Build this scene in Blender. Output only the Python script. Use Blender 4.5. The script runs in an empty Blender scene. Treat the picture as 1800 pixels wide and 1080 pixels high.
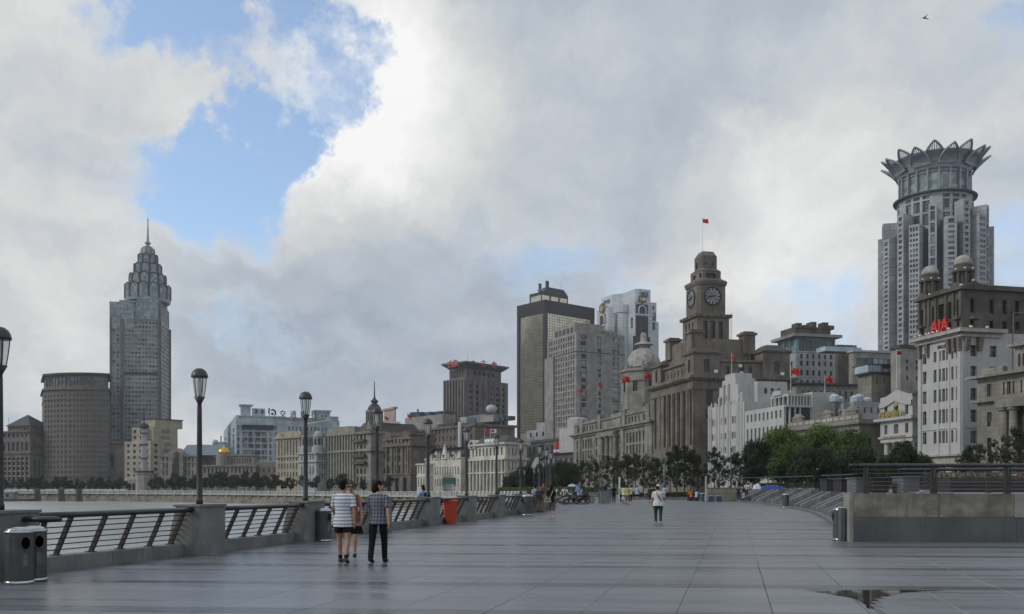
import bpy, bmesh, math, random
import numpy as np
from mathutils import Vector, Matrix, noise
R = math.radians
random.seed(7)
SC = bpy.context.scene
COL = SC.collection

# ------------------------------------------------------------------ camera
# eye 1.6 m above the promenade, looking level; the frame is shifted up (rising front)
F, HX, HY, EYE = 1600.0, 900.0, 856.0, 1.6
cam = bpy.data.cameras.new('camera')
cam.sensor_width = 36.0
cam.lens = 36.0 * F / 1800.0
cam.shift_y = (HY - 540.0) / 1800.0
cam.clip_start = 0.1
cam.clip_end = 6000.0
camo = bpy.data.objects.new('camera', cam)
camo.location = (0, 0, EYE)
camo.rotation_euler = (R(90), 0, 0)
COL.objects.link(camo)
SC.camera = camo

# ------------------------------------------------------------------ exposure
SC.view_settings.view_transform = 'Standard'
SC.view_settings.look = 'None'
SC.view_settings.gamma = 1.0
SC.view_settings.exposure = 0.0
SC.view_settings.use_curve_mapping = False
SC.cycles.max_bounces = 6
SC.cycles.diffuse_bounces = 3
SC.cycles.glossy_bounces = 3
SC.cycles.transmission_bounces = 5
SC.cycles.transparent_max_bounces = 8
SC.cycles.volume_bounces = 0
SC.cycles.caustics_reflective = False
SC.cycles.caustics_refractive = False
SC.cycles.use_denoising = True

# ------------------------------------------------------------------ sun (thin, behind cloud)
SUN_AZ, SUN_EL = R(-102), R(32)          # azimuth clockwise from +Y, elevation
sl = bpy.data.lights.new('sun', 'SUN')
sl.energy = 1.35
sl.angle = R(14)
sl.color = (1.0, 0.97, 0.92)
so = bpy.data.objects.new('sun', sl)
sd = Vector((math.sin(SUN_AZ) * math.cos(SUN_EL), math.cos(SUN_AZ) * math.cos(SUN_EL), math.sin(SUN_EL)))
so.rotation_euler = sd.to_track_quat('Z', 'Y').to_euler()
so.location = (-60, -20, 60)
COL.objects.link(so)

# ------------------------------------------------------------------ node helpers
class NT:
    def __init__(s, tree):
        s.t = tree; s.n = tree.nodes; s.l = tree.links
    def node(s, typ, **kw):
        n = s.n.new(typ)
        for k, v in kw.items():
            setattr(n, k, v)
        return n
    def inp(s, sock, v):
        if v is None: return
        if isinstance(v, (int, float)):
            sock.default_value = v
        elif isinstance(v, (tuple, list, Vector)):
            v = tuple(v)
            if sock.type == 'RGBA' and len(v) == 3: v = v + (1.0,)
            sock.default_value = v
        else:
            s.l.new(v, sock)
    def math(s, op, a, b=None, c=None, clamp=False):
        n = s.node('ShaderNodeMath', operation=op, use_clamp=clamp)
        s.inp(n.inputs[0], a); s.inp(n.inputs[1], b); s.inp(n.inputs[2], c)
        return n.outputs[0]
    def vmath(s, op, a, b=None, scale=None):
        n = s.node('ShaderNodeVectorMath', operation=op)
        s.inp(n.inputs[0], a)
        if b is not None: s.inp(n.inputs[1], b)
        if scale is not None: s.inp(n.inputs['Scale'], scale)
        return n.outputs['Value'] if op in ('LENGTH', 'DISTANCE', 'DOT_PRODUCT') else n.outputs['Vector']
    def mix(s, f, a, b, mode='MIX'):
        n = s.node('ShaderNodeMix', data_type='RGBA', blend_type=mode)
        n.clamp_factor = True
        s.inp(n.inputs[0], f); s.inp(n.inputs[6], a); s.inp(n.inputs[7], b)
        return n.outputs[2]
    def noise(s, vec, scale, detail=4, rough=0.55, dist=0.0, out='Fac'):
        n = s.node('ShaderNodeTexNoise')
        s.inp(n.inputs['Vector'], vec); n.inputs['Scale'].default_value = scale
        n.inputs['Detail'].default_value = detail; n.inputs['Roughness'].default_value = rough
        n.inputs['Distortion'].default_value = dist
        return n.outputs[out]
    def ramp(s, f, stops, interp='LINEAR'):
        n = s.node('ShaderNodeValToRGB')
        cr = n.color_ramp; cr.interpolation = interp
        while len(cr.elements) < len(stops): cr.elements.new(0.5)
        for e, (p, c) in zip(cr.elements, stops):
            e.position = p
            e.color = (c, c, c, 1) if isinstance(c, (int, float)) else tuple(c) + (1,)
        s.inp(n.inputs[0], f)
        return n.outputs[0]
    def smooth(s, x, lo, hi, a=0.0, b=1.0):
        n = s.node('ShaderNodeMapRange', interpolation_type='SMOOTHSTEP')
        s.inp(n.inputs[0], x)
        n.inputs[1].default_value = lo; n.inputs[2].default_value = hi
        n.inputs[3].default_value = a; n.inputs[4].default_value = b
        return n.outputs[0]

# ------------------------------------------------------------------ sky
def make_world():
    w = bpy.data.worlds.new('World'); SC.world = w
    w.use_nodes = True
    w.node_tree.nodes.clear()
    g = NT(w.node_tree)
    tc = g.node('ShaderNodeTexCoord')
    d = tc.outputs['Generated']
    sky = g.node('ShaderNodeTexSky', sky_type='NISHITA')
    sky.sun_disc = False
    sky.sun_elevation = SUN_EL
    sky.sun_rotation = SUN_AZ
    sky.air_density = 1.0; sky.dust_density = 1.0; sky.ozone_density = 2.5
    blue = g.mix(0.16, g.vmath('SCALE', sky.outputs[0], scale=0.215), (.62, .72, .82))
    # ragged directions: two octaves of warp
    wv = g.vmath('SUBTRACT', g.noise(d, 2.4, 8, 0.62, out='Color'), (0.5, 0.5, 0.5))
    wv2 = g.vmath('SUBTRACT', g.noise(d, 7.5, 8, 0.66, out='Color'), (0.5, 0.5, 0.5))
    dw = g.vmath('ADD', d, g.vmath('SCALE', wv, scale=0.34))
    dw = g.vmath('ADD', dw, g.vmath('SCALE', wv2, scale=0.17))
    ds = g.vmath('ADD', d, g.vmath('SCALE', wv, scale=0.20))
    ds = g.vmath('ADD', ds, g.vmath('SCALE', wv2, scale=0.10))
    sep = g.node('ShaderNodeSeparateXYZ'); g.l.new(ds, sep.inputs[0])
    zz = g.math('ADD', g.math('MAXIMUM', sep.outputs[2], 0.0), 0.30)
    comb = g.node('ShaderNodeCombineXYZ')
    g.l.new(g.math('DIVIDE', sep.outputs[0], zz), comb.inputs[0])
    g.l.new(g.math('DIVIDE', sep.outputs[1], zz), comb.inputs[1])
    pv = comb.outputs[0]
    def blobs(lst, src):
        tot = None
        for (px, py, rr, wt) in lst:
            c = Vector(((px - HX) / F, 1.0, (HY - py) / F)); c.normalize()
            dist = g.vmath('DISTANCE', src, tuple(c))
            b = g.smooth(dist, 0.0, rr / F, wt, 0.0)
            tot = b if tot is None else g.math('ADD', tot, b)
        return tot
    gaps = [(280, 60, 190, -.40), (420, 0, 200, -.36), (560, 60, 150, -.36), (620, 150, 110, -.34), (450, 200, 190, -.34), (430, 300, 185, -.41),
            (270, 340, 170, -.34), (540, 230, 110, -.16), (960, 450, 150, -.20), (1090, 480, 120, -.15), (1500, 580, 200, -.22),
            (1790, 440, 150, -.15), (420, 560, 120, -.18), (1800, 60, 110, -.16), (1780, 560, 140, -.13), (850, 700, 130, -.10), (230, 470, 130, -.12),
            (350, 150, 150, .70), (515, 120, 120, .62), (400, 200, 120, .50), (250, 420, 150, .20), (690, 180, 170, .34), (590, 290, 120, .20), (60, 200, 260, .2)]
    n1 = g.noise(pv, 1.6, 10, 0.60)
    dens = g.math('ADD', g.math('MULTIPLY_ADD', n1, 0.62, 0.34), blobs(gaps, dw))
    nw = g.noise(dw, 5.0, 9, 0.66)
    dens = g.math('ADD', dens, g.math('MULTIPLY_ADD', nw, 0.44, -0.22))
    mask = g.smooth(dens, 0.34, 0.62)
    shade = [(680, 190, 230, .40), (590, 280, 170, .30), (740, 170, 230, .12), (640, 50, 150, .10), (380, 190, 130, .18), (520, 300, 90, .12),
             (1370, 340, 340, .18), (1480, 450, 240, .10), (1000, 160, 200, .05), (60, 60, 330, .08), (520, 490, 220, .12), (90, 560, 300, .14), (230, 650, 170, .10), (1300, 490, 240, .12), (730, 520, 180, .08), (830, 740, 190, .16), (340, 740, 200, .14), (700, 690, 200, .05),
             (590, 370, 210, -.07), (720, 400, 240, -.05), (560, 610, 320, -.20), (780, 610, 280, -.14), (400, 660, 240, -.12), (950, 600, 260, -.04),
             (1180, 130, 330, -.10), (1020, 60, 220, -.06), (1480, 80, 300, -.04), (180, 270, 260, -.04), (1000, 330, 260, -.04), (330, 420, 200, -.02), (1650, 160, 220, -.02)]
    n2 = g.noise(pv, 2.3, 10, 0.58)
    n3 = g.noise(dw, 6.0, 8, 0.62)
    sh = g.math('ADD', g.math('MULTIPLY_ADD', n2, 0.80, 0.125), blobs(shade, ds))
    sh = g.math('ADD', sh, g.math('MULTIPLY_ADD', n3, 0.30, -0.15))
    edge = g.smooth(dens, 0.42, 0.74, 0.09, 0.0)
    sh = g.math('ADD', sh, edge)
    ccol = g.ramp(sh, [(0.12, (.25, .29, .35)), (0.34, (.385, .44, .52)), (0.5, (.505, .553, .612)), (0.66, (.69, .70, .70)), (0.98, (.97, .97, .96))])
    sky_c = g.mix(mask, blue, ccol)
    # thin veil towards the horizon
    se2 = g.node('ShaderNodeSeparateXYZ'); g.l.new(d, se2.inputs[0])
    veil = g.smooth(se2.outputs[2], -0.02, 0.16, 0.40, 0.0)
    sky_c = g.mix(veil, sky_c, (.57, .63, .69))
    bg = g.node('ShaderNodeBackground'); g.l.new(sky_c, bg.inputs[0]); bg.inputs[1].default_value = 1.0
    out = g.node('ShaderNodeOutputWorld'); g.l.new(bg.outputs[0], out.inputs[0])
make_world()

# ------------------------------------------------------------------ materials
MATS = {}
def new_mat(name):
    m = bpy.data.materials.new(name); m.use_nodes = True
    m.node_tree.nodes.clear()
    g = NT(m.node_tree)
    p = g.node('ShaderNodeBsdfPrincipled')
    o = g.node('ShaderNodeOutputMaterial'); g.l.new(p.outputs[0], o.inputs[0])
    MATS[name] = m
    return m, g, p
def pos(g):
    return g.node('ShaderNodeNewGeometry').outputs['Position']
def bump(g, p, h, strength, dist):
    b = g.node('ShaderNodeBump'); b.inputs['Strength'].default_value = strength; b.inputs['Distance'].default_value = dist
    g.inp(b.inputs['Height'], h); g.l.new(b.outputs[0], p.inputs['Normal'])
def stone(name, col, scale=0.25, dirt=0.5, rough=0.85, courses=None, tint=None, calm=0.0):
    """weathered masonry or render: broad tone shifts, rain streaks, grain, optional course joints"""
    m, g, p = new_mat(name)
    P = pos(g)
    a = g.noise(P, scale, 5, 0.6)
    st = g.noise(g.vmath('MULTIPLY', P, (1.0, 1.0, 0.07)), scale * 4, 5, 0.62)
    fine = g.noise(P, scale * 30, 3, 0.6)
    dk = tuple(c * 0.55 for c in col)
    lt = tuple(min(1, c * 1.18) for c in col)
    c = g.mix(g.smooth(a, .32, .68), dk if dirt > .7 else tuple(c * (.78 + .14 * calm) for c in col), lt if not calm else tuple(c * 1.04 for c in col))
    c = g.mix(g.math('MULTIPLY', g.smooth(st, .48, .75), dirt), c, tuple(c * 0.42 for c in col))
    c = g.mix(g.math('MULTIPLY', g.smooth(fine, .3, .7), 0.22), c, tint or tuple(c * 0.6 for c in col))
    if courses:
        sp = g.node('ShaderNodeSeparateXYZ'); g.l.new(P, sp.inputs[0])
        zr_ = g.math('DIVIDE', sp.outputs[2], courses); row = g.math('FLOOR', zr_)
        hx = g.math('ADD', g.math('MULTIPLY', sp.outputs[0], .93), g.math('MULTIPLY', sp.outputs[1], .47))
        hc = g.math('ADD', g.math('DIVIDE', hx, courses * 2.0), g.math('MULTIPLY', row, .5)); colm = g.math('FLOOR', hc)
        cv = g.node('ShaderNodeCombineXYZ'); g.l.new(row, cv.inputs[0]); g.l.new(colm, cv.inputs[1])
        wn = g.node('ShaderNodeTexWhiteNoise', noise_dimensions='2D'); g.l.new(cv.outputs[0], wn.inputs['Vector'])
        c = g.mix(g.math('MULTIPLY', wn.outputs['Value'], .34), c, tuple(x * .55 for x in col))
        ln = g.math('MAXIMUM', g.math('LESS_THAN', g.math('FRACT', zr_), 0.10), g.math('LESS_THAN', g.math('FRACT', hc), 0.05))
        c = g.mix(g.math('MULTIPLY', ln, 0.5), c, tuple(x * .35 for x in col))
    g.inp(p.inputs['Base Color'], c)
    p.inputs['Roughness'].default_value = rough
    p.inputs['Specular IOR Level'].default_value = 0.25
    bump(g, p, fine, 0.25, 0.05)
    return m
def plain(name, col, rough=0.6, metal=0.0, spec=0.4, var=0.25, scale=3.0, coords='pos', bmp=0.0):
    m, g, p = new_mat(name)
    P = pos(g) if coords == 'pos' else g.node('ShaderNodeTexCoord').outputs['Object']
    n = g.noise(P, scale, 4, 0.6)
    c = g.mix(g.smooth(n, .3, .7), tuple(x * (1 - var) for x in col), tuple(min(1, x * (1 + var * .6)) for x in col))
    g.inp(p.inputs['Base Color'], c)
    p.inputs['Metallic'].default_value = metal
    p.inputs['Specular IOR Level'].default_value = spec
    g.inp(p.inputs['Roughness'], g.math('MULTIPLY_ADD', n, 0.2, rough - 0.1))
    if bmp: bump(g, p, n, bmp, 0.02)
    return m
def glass(name, col=(.018, .022, .026), rough=0.12, var=0.8, lite=(.16, .17, .17), share=0.28, spec=0.5, grid=2.0, metal=0.0, vary=.5):
    """window glass seen from far: dark pane, some with pale blinds behind (varies pane by pane)"""
    m, g, p = new_mat(name)
    P = pos(g)
    wn = g.node('ShaderNodeTexWhiteNoise', noise_dimensions='3D')
    cell = g.vmath('FLOOR', g.vmath('SCALE', P, scale=1.0 / grid))
    oi = g.node('ShaderNodeObjectInfo')
    cell = g.vmath('ADD', cell, g.vmath('SCALE', g.node('ShaderNodeCombineXYZ').outputs[0], scale=1.0))
    g.l.new(cell, wn.inputs['Vector'])
    r = g.math('FRACT', g.math('ADD', wn.outputs['Value'], g.math('MULTIPLY', oi.outputs['Random'], 7.0)))
    c = g.mix(g.math('LESS_THAN', r, share), col, lite)
    c = g.mix(g.math('MULTIPLY', g.math('FRACT', g.math('MULTIPLY', r, 13.0)), vary), c, (0.01, 0.01, 0.012))
    g.inp(p.inputs['Base Color'], c)
    p.inputs['Roughness'].default_value = rough
    p.inputs['Metallic'].default_value = metal
    p.inputs['Specular IOR Level'].default_value = spec
    nb = g.noise(P, 0.8, 3, 0.5)
    bump(g, p, nb, 0.06, 0.3)
    return m
def flat(name, col, rough=0.5, spec=0.4):
    return plain(name, col, rough, spec=spec, var=0.08)

M = MATS
stone('brown_granite', (.165, .148, .130), dirt=.3, calm=.6)
glass('pane_bow', (.05, .05, .048), lite=(.12, .12, .115), share=.4, rough=.2)
stone('brown_stone', (.195, .172, .145), dirt=.75, courses=.9)
stone('customs_stone', (.215, .188, .155), scale=.18, dirt=.8, courses=.75)
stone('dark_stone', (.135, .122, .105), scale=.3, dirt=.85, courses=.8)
stone('grey_stone', (.30, .285, .25), scale=.22, dirt=.75, courses=.8)
stone('light_stone', (.44, .42, .37), scale=.25, dirt=.7, courses=.7)
stone('cream_render', (.36, .325, .255), dirt=.5)
stone('white_render', (.47, .465, .455), dirt=.42, calm=.8)
stone('grey_white_render', (.43, .445, .455), dirt=.4, courses=.6)
stone('blue_white_panel', (.54, .585, .62), scale=.12, dirt=.15, calm=1, courses=2.4)
stone('white_ornate', (.54, .52, .46), dirt=.6)
stone('grey_concrete', (.29, .275, .255), dirt=.5)
stone('pale_panel', (.43, .50, .55), dirt=.35)
stone('tower_grey', (.31, .33, .35), scale=.12, dirt=.3)
stone('tower_brown', (.17, .155, .145), scale=.12, dirt=.3)
stone('pier_grey', (.39, .405, .425), scale=.12, dirt=.3, courses=3.4)
stone('recess_grey', (.075, .09, .11), scale=.12, dirt=.2)
stone('pinkish_render', (.40, .33, .30), dirt=.4)
stone('tan_wall', (.27, .25, .21), dirt=.7, courses=.8)
plain('dark_slate', (.045, .045, .048), .6, var=.4, scale=1.5)
plain('slate_blue', (.16, .20, .25), .5, var=.3, scale=1)
plain('roof_brown', (.085, .072, .062), .8, var=.4, scale=1)
plain('dark_bronze', (.020, .021, .025), .35, var=.3, scale=.4, spec=.5)
plain('crown_metal', (.25, .28, .305), .45, .3, var=.2, scale=.5)
plain('gold_leaf', (.72, .44, .09), .35, .7, var=.2, scale=1)
plain('gilt_letter', (.42, .34, .13), .5, .2, var=.15)
plain('grey_dome', (.33, .325, .30), .75, var=.35, scale=.6)
plain('white_paint', (.62, .63, .63), .5, var=.12)
plain('pole_white', (.66, .67, .68), .4, var=.08)
flat('red_cloth', (.42, .025, .025), .8, .1)
flat('yellow_star', (.75, .55, .05), .7, .1)
flat('red_letter', (.62, .035, .025), .5)
flat('faded_red_letter', (.42, .10, .11), .6)
flat('black_letter', (.02, .022, .026), .6)
flat('clock_white', (.50, .53, .56), .4)
flat('clock_black', (.02, .02, .022), .5)
flat('awning_green', (.04, .12, .10), .6)
flat('lamp_white', (.75, .75, .73), .4)
flat('sky_blue_paint', (.20, .33, .42), .6)
flat('tarp_blue', (.02, .06, .28), .5)
glass('pane', lite=(.15, .155, .15), share=.22)
plain('mullion_gold', (.24, .22, .17), .5, var=.2)
plain('window_frame', (.20, .20, .195), .6, var=.15)
glass('pane_light', (.05, .06, .07), lite=(.34, .36, .37), share=.62, rough=.18, grid=2.3)
glass('pane_tower', (.07, .095, .125), lite=(.22, .26, .30), share=.35, rough=.15, grid=3)
glass('pane_teal', (.05, .11, .11), lite=(.22, .36, .36), share=.35, rough=.08)
glass('pane_dark', (.012, .013, .015), lite=(.05, .05, .05), share=.2, rough=.25)
glass('pane_gold', (.66, .61, .48), rough=.10, lite=(.54, .48, .34), share=.3, metal=.9, spec=.6, grid=3.5, vary=.12)
glass('pane_crown', (.20, .255, .27), rough=.10, lite=(.38, .43, .43), share=.45, spec=.7, vary=.3)
# ------------------------------------------------------------------ geometry helpers
def at(px, py, Y): return Vector(((px - HX) / F * Y, Y, EYE + (HY - py) / F * Y))
def gx(px, Y): return (px - HX) / F * Y
def zat(py, Y): return EYE + (HY - py) / F * Y

class MB:
    """collects polygons; build() links them as one mesh object"""
    def __init__(s): s.v = []; s.f = []; s.m = []
    def poly(s, pts, m=0):
        i = len(s.v); s.v += [tuple(p) for p in pts]; s.f.append(tuple(range(i, i + len(pts)))); s.m.append(m)
    def box(s, x0, x1, y0, y1, z0, z1, m=0, T=None):
        s.hull8([(x0, y0), (x1, y0), (x1, y1), (x0, y1)], z0, z1, m, T)
    def hull8(s, plan, z0, z1, m=0, T=None, top=None):
        """prism on a CCW plan polygon; top = optional other plan for a taper"""
        n = len(plan); top = top or plan
        lo = [Vector((p[0], p[1], z0)) for p in plan]; hi = [Vector((p[0], p[1], z1)) for p in top]
        if T is not None: lo = [T @ p for p in lo]; hi = [T @ p for p in hi]
        i = len(s.v); s.v += [tuple(p) for p in lo + hi]
        for k in range(n):
            j = (k + 1) % n
            s.f.append((i + k, i + j, i + n + j, i + n + k)); s.m.append(m)
        s.f.append(tuple(i + n + k for k in range(n))); s.m.append(m)
        s.f.append(tuple(i + n - 1 - k for k in range(n))); s.m.append(m)
    def lathe(s, prof, n=16, c=(0, 0, 0), m=0, a0=0.0, T=None, caps=True):
        i = len(s.v)
        for (r, z) in prof:
            for k in range(n):
                a = a0 + 2 * math.pi * k / n
                p = Vector((c[0] + r * math.cos(a), c[1] + r * math.sin(a), c[2] + z))
                s.v.append(tuple(T @ p if T is not None else p))
        for q in range(len(prof) - 1):
            for k in range(n):
                j = (k + 1) % n
                s.f.append((i + q * n + k, i + q * n + j, i + (q + 1) * n + j, i + (q + 1) * n + k)); s.m.append(m)
        if caps and prof[0][0] > 1e-4: s.f.append(tuple(i + n - 1 - k for k in range(n))); s.m.append(m)
        e = i + (len(prof) - 1) * n
        if caps and prof[-1][0] > 1e-4: s.f.append(tuple(e + k for k in range(n))); s.m.append(m)
    def loft(s, pts, rad, n=8, m=0, ref=(1, 0, 0), caps=True):
        """tube through pts; rad = r or (rx, ry) per point, rx along ref"""
        pts = [Vector(p) for p in pts]; i = len(s.v); K = len(pts)
        for q, p in enumerate(pts):
            t = pts[min(q + 1, K - 1)] - pts[max(q - 1, 0)]
            t = t.normalized() if t.length > 1e-9 else Vector((0, 0, 1))
            u = Vector(ref); u = u - t * u.dot(t)
            if u.length < 1e-3:
                u = Vector((0, 1, 0)); u = u - t * u.dot(t)
            u.normalize(); w = t.cross(u)
            r = rad[q] if isinstance(rad, (list, tuple)) else rad
            rx, ry = r if isinstance(r, (list, tuple)) else (r, r)
            for k in range(n):
                a = 2 * math.pi * k / n
                s.v.append(tuple(p + u * (rx * math.cos(a)) + w * (ry * math.sin(a))))
        for q in range(K - 1):
            for k in range(n):
                j = (k + 1) % n
                s.f.append((i + q * n + k, i + q * n + j, i + (q + 1) * n + j, i + (q + 1) * n + k)); s.m.append(m)
        if caps:
            s.f.append(tuple(i + n - 1 - k for k in range(n))); s.m.append(m)
            e = i + (K - 1) * n
            s.f.append(tuple(e + k for k in range(n))); s.m.append(m)
    def ball(s, c, r, n=10, k=7, m=0, T=None):
        rx, ry, rz = r if isinstance(r, (list, tuple)) else (r, r, r)
        i = len(s.v)
        for a in range(1, k):
            th = math.pi * a / k
            for b in range(n):
                ph = 2 * math.pi * b / n
                p = Vector((c[0] + rx * math.sin(th) * math.cos(ph), c[1] + ry * math.sin(th) * math.sin(ph), c[2] - rz * math.cos(th)))
                s.v.append(tuple(T @ p if T is not None else p))
        for a in range(k - 2):
            for b in range(n):
                d = (b + 1) % n
                s.f.append((i + a * n + b, i + a * n + d, i + (a + 1) * n + d, i + (a + 1) * n + b)); s.m.append(m)
        for zz, base, rev in ((-rz, 0, True), (rz, (k - 2) * n, False)):
            p = Vector((c[0], c[1], c[2] + zz)); s.v.append(tuple(T @ p if T is not None else p)); t = len(s.v) - 1
            for b in range(n):
                d = (b + 1) % n
                f = (t, i + base + d, i + base + b) if rev else (t, i + base + b, i + base + d)
                s.f.append(f); s.m.append(m)
    def mesh(s, name, mats, smooth=False):
        me = bpy.data.meshes.new(name)
        me.from_pydata(s.v, [], s.f)
        for mt in (mats if isinstance(mats, (list, tuple)) else [mats]):
            me.materials.append(M[mt] if isinstance(mt, str) else mt)
        me.polygons.foreach_set('material_index', s.m)
        if smooth: me.polygons.foreach_set('use_smooth', [True] * len(s.f))
        me.update()
        return me
    def build(s, name, mats, parent=None, smooth=False, **tags):
        return link(name, s.mesh(name, mats, smooth), parent, **tags)

def link(name, data, parent=None, mat=None, label=None, category=None, group=None, kind=None):
    o = bpy.data.objects.new(name, data); COL.objects.link(o)
    if parent is not None: o.parent = parent
    if mat is not None: o.matrix_local = mat
    for k, v in (('label', label), ('category', category), ('group', group), ('kind', kind)):
        if v: o[k] = v
    return o
def thing(name, label, category, loc=(0, 0, 0), rz=0.0, group=None):
    o = link(name, None, None, None, label, category, group)
    o.empty_display_size = 0.3
    o.location = loc; o.rotation_euler = (0, 0, rz)
    return o
def children_of(o): return [c for c in COL.objects if c.parent is o]
def dup(root, loc, rz=0.0, label=None, scale=None, kids=None):
    r = root.copy(); COL.objects.link(r); r.location = loc; r.rotation_euler = (0, 0, rz)
    if label: r['label'] = label
    if scale is not None: r.scale = (scale,) * 3 if isinstance(scale, (int, float)) else scale
    for ch in (kids if kids is not None else list(root.children)):
        c = ch.copy(); COL.objects.link(c); c.parent = r
        for g2 in list(ch.children):
            d = g2.copy(); COL.objects.link(d); d.parent = c
    return r
def realise(o, *mods):
    """bake a temporary object's modifiers into plain mesh data and drop the object"""
    for typ, kw in mods:
        md = o.modifiers.new(typ.lower(), typ)
        for k, v in kw.items(): setattr(md, k, v)
    dg = bpy.context.evaluated_depsgraph_get(); dg.update()
    me = bpy.data.meshes.new_from_object(o.evaluated_get(dg), preserve_all_data_layers=False, depsgraph=dg)
    bpy.data.objects.remove(o)
    return me
def text_mesh(body, size, extrude, mat, bold=0.0, align='LEFT'):
    cu = bpy.data.curves.new('lettering', 'FONT')
    cu.body = body; cu.size = size; cu.extrude = extrude; cu.offset = bold; cu.align_x = align
    cu.resolution_u = 2
    o = bpy.data.objects.new('lettering', cu); COL.objects.link(o)
    me = realise(o)
    me.materials.clear(); me.materials.append(M[mat])
    return me
def offset(plan, d):
    """outward offset of a CCW convex plan"""
    n = len(plan); out = []
    for i in range(n):
        p0, p1, p2 = Vector(plan[i - 1]), Vector(plan[i]), Vector(plan[(i + 1) % n])
        e0 = (p1 - p0).normalized(); e1 = (p2 - p1).normalized()
        n0 = Vector((e0.y, -e0.x)); n1 = Vector((e1.y, -e1.x))
        b = (n0 + n1); b = b / max(0.3, (1 + n0.dot(n1)))
        out.append((p1.x + b.x * d, p1.y + b.y * d))
    return out
def even(n, length, frac=0.5, m0=0.0, m1=None):
    """n evenly spaced openings over length, frac of the pitch open"""
    m1 = m0 if m1 is None else m1
    w = (length - m0 - m1) / n
    return [(m0 + w * (i + .5 - frac / 2), m0 + w * (i + .5 + frac / 2)) for i in range(n)]

WIN = {}
def win_mesh(w, h, frame, pane, style):
    key = (round(w, 1), round(h, 1), frame, pane, style)
    if key in WIN: return WIN[key]
    w, h = key[0], key[1]
    b = MB(); t = min(.09, w * .08)
    b.poly([(0, 0, 0), (w, 0, 0), (w, 0, h), (0, 0, h)], 1)
    bars = [(0, w, 0, t), (0, w, h - t, h), (0, t, t, h - t), (w - t, w, t, h - t)]
    if style >= 1: bars.append((w / 2 - t / 2, w / 2 + t / 2, t, h - t))
    if style >= 2: bars.append((t, w / 2 - t / 2, h * .62, h * .62 + t)); bars.append((w / 2 + t / 2, w - t, h * .62, h * .62 + t))
    for (a, c, z0, z1) in bars: b.box(a, c, -.08, .03, z0, z1, 0)
    if style >= 3: b.box(-.15, w + .15, -.42, -.1, -.18, 0.0, 0)      # sill
    WIN[key] = b.mesh('window', [frame, pane])
    return WIN[key]

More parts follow.
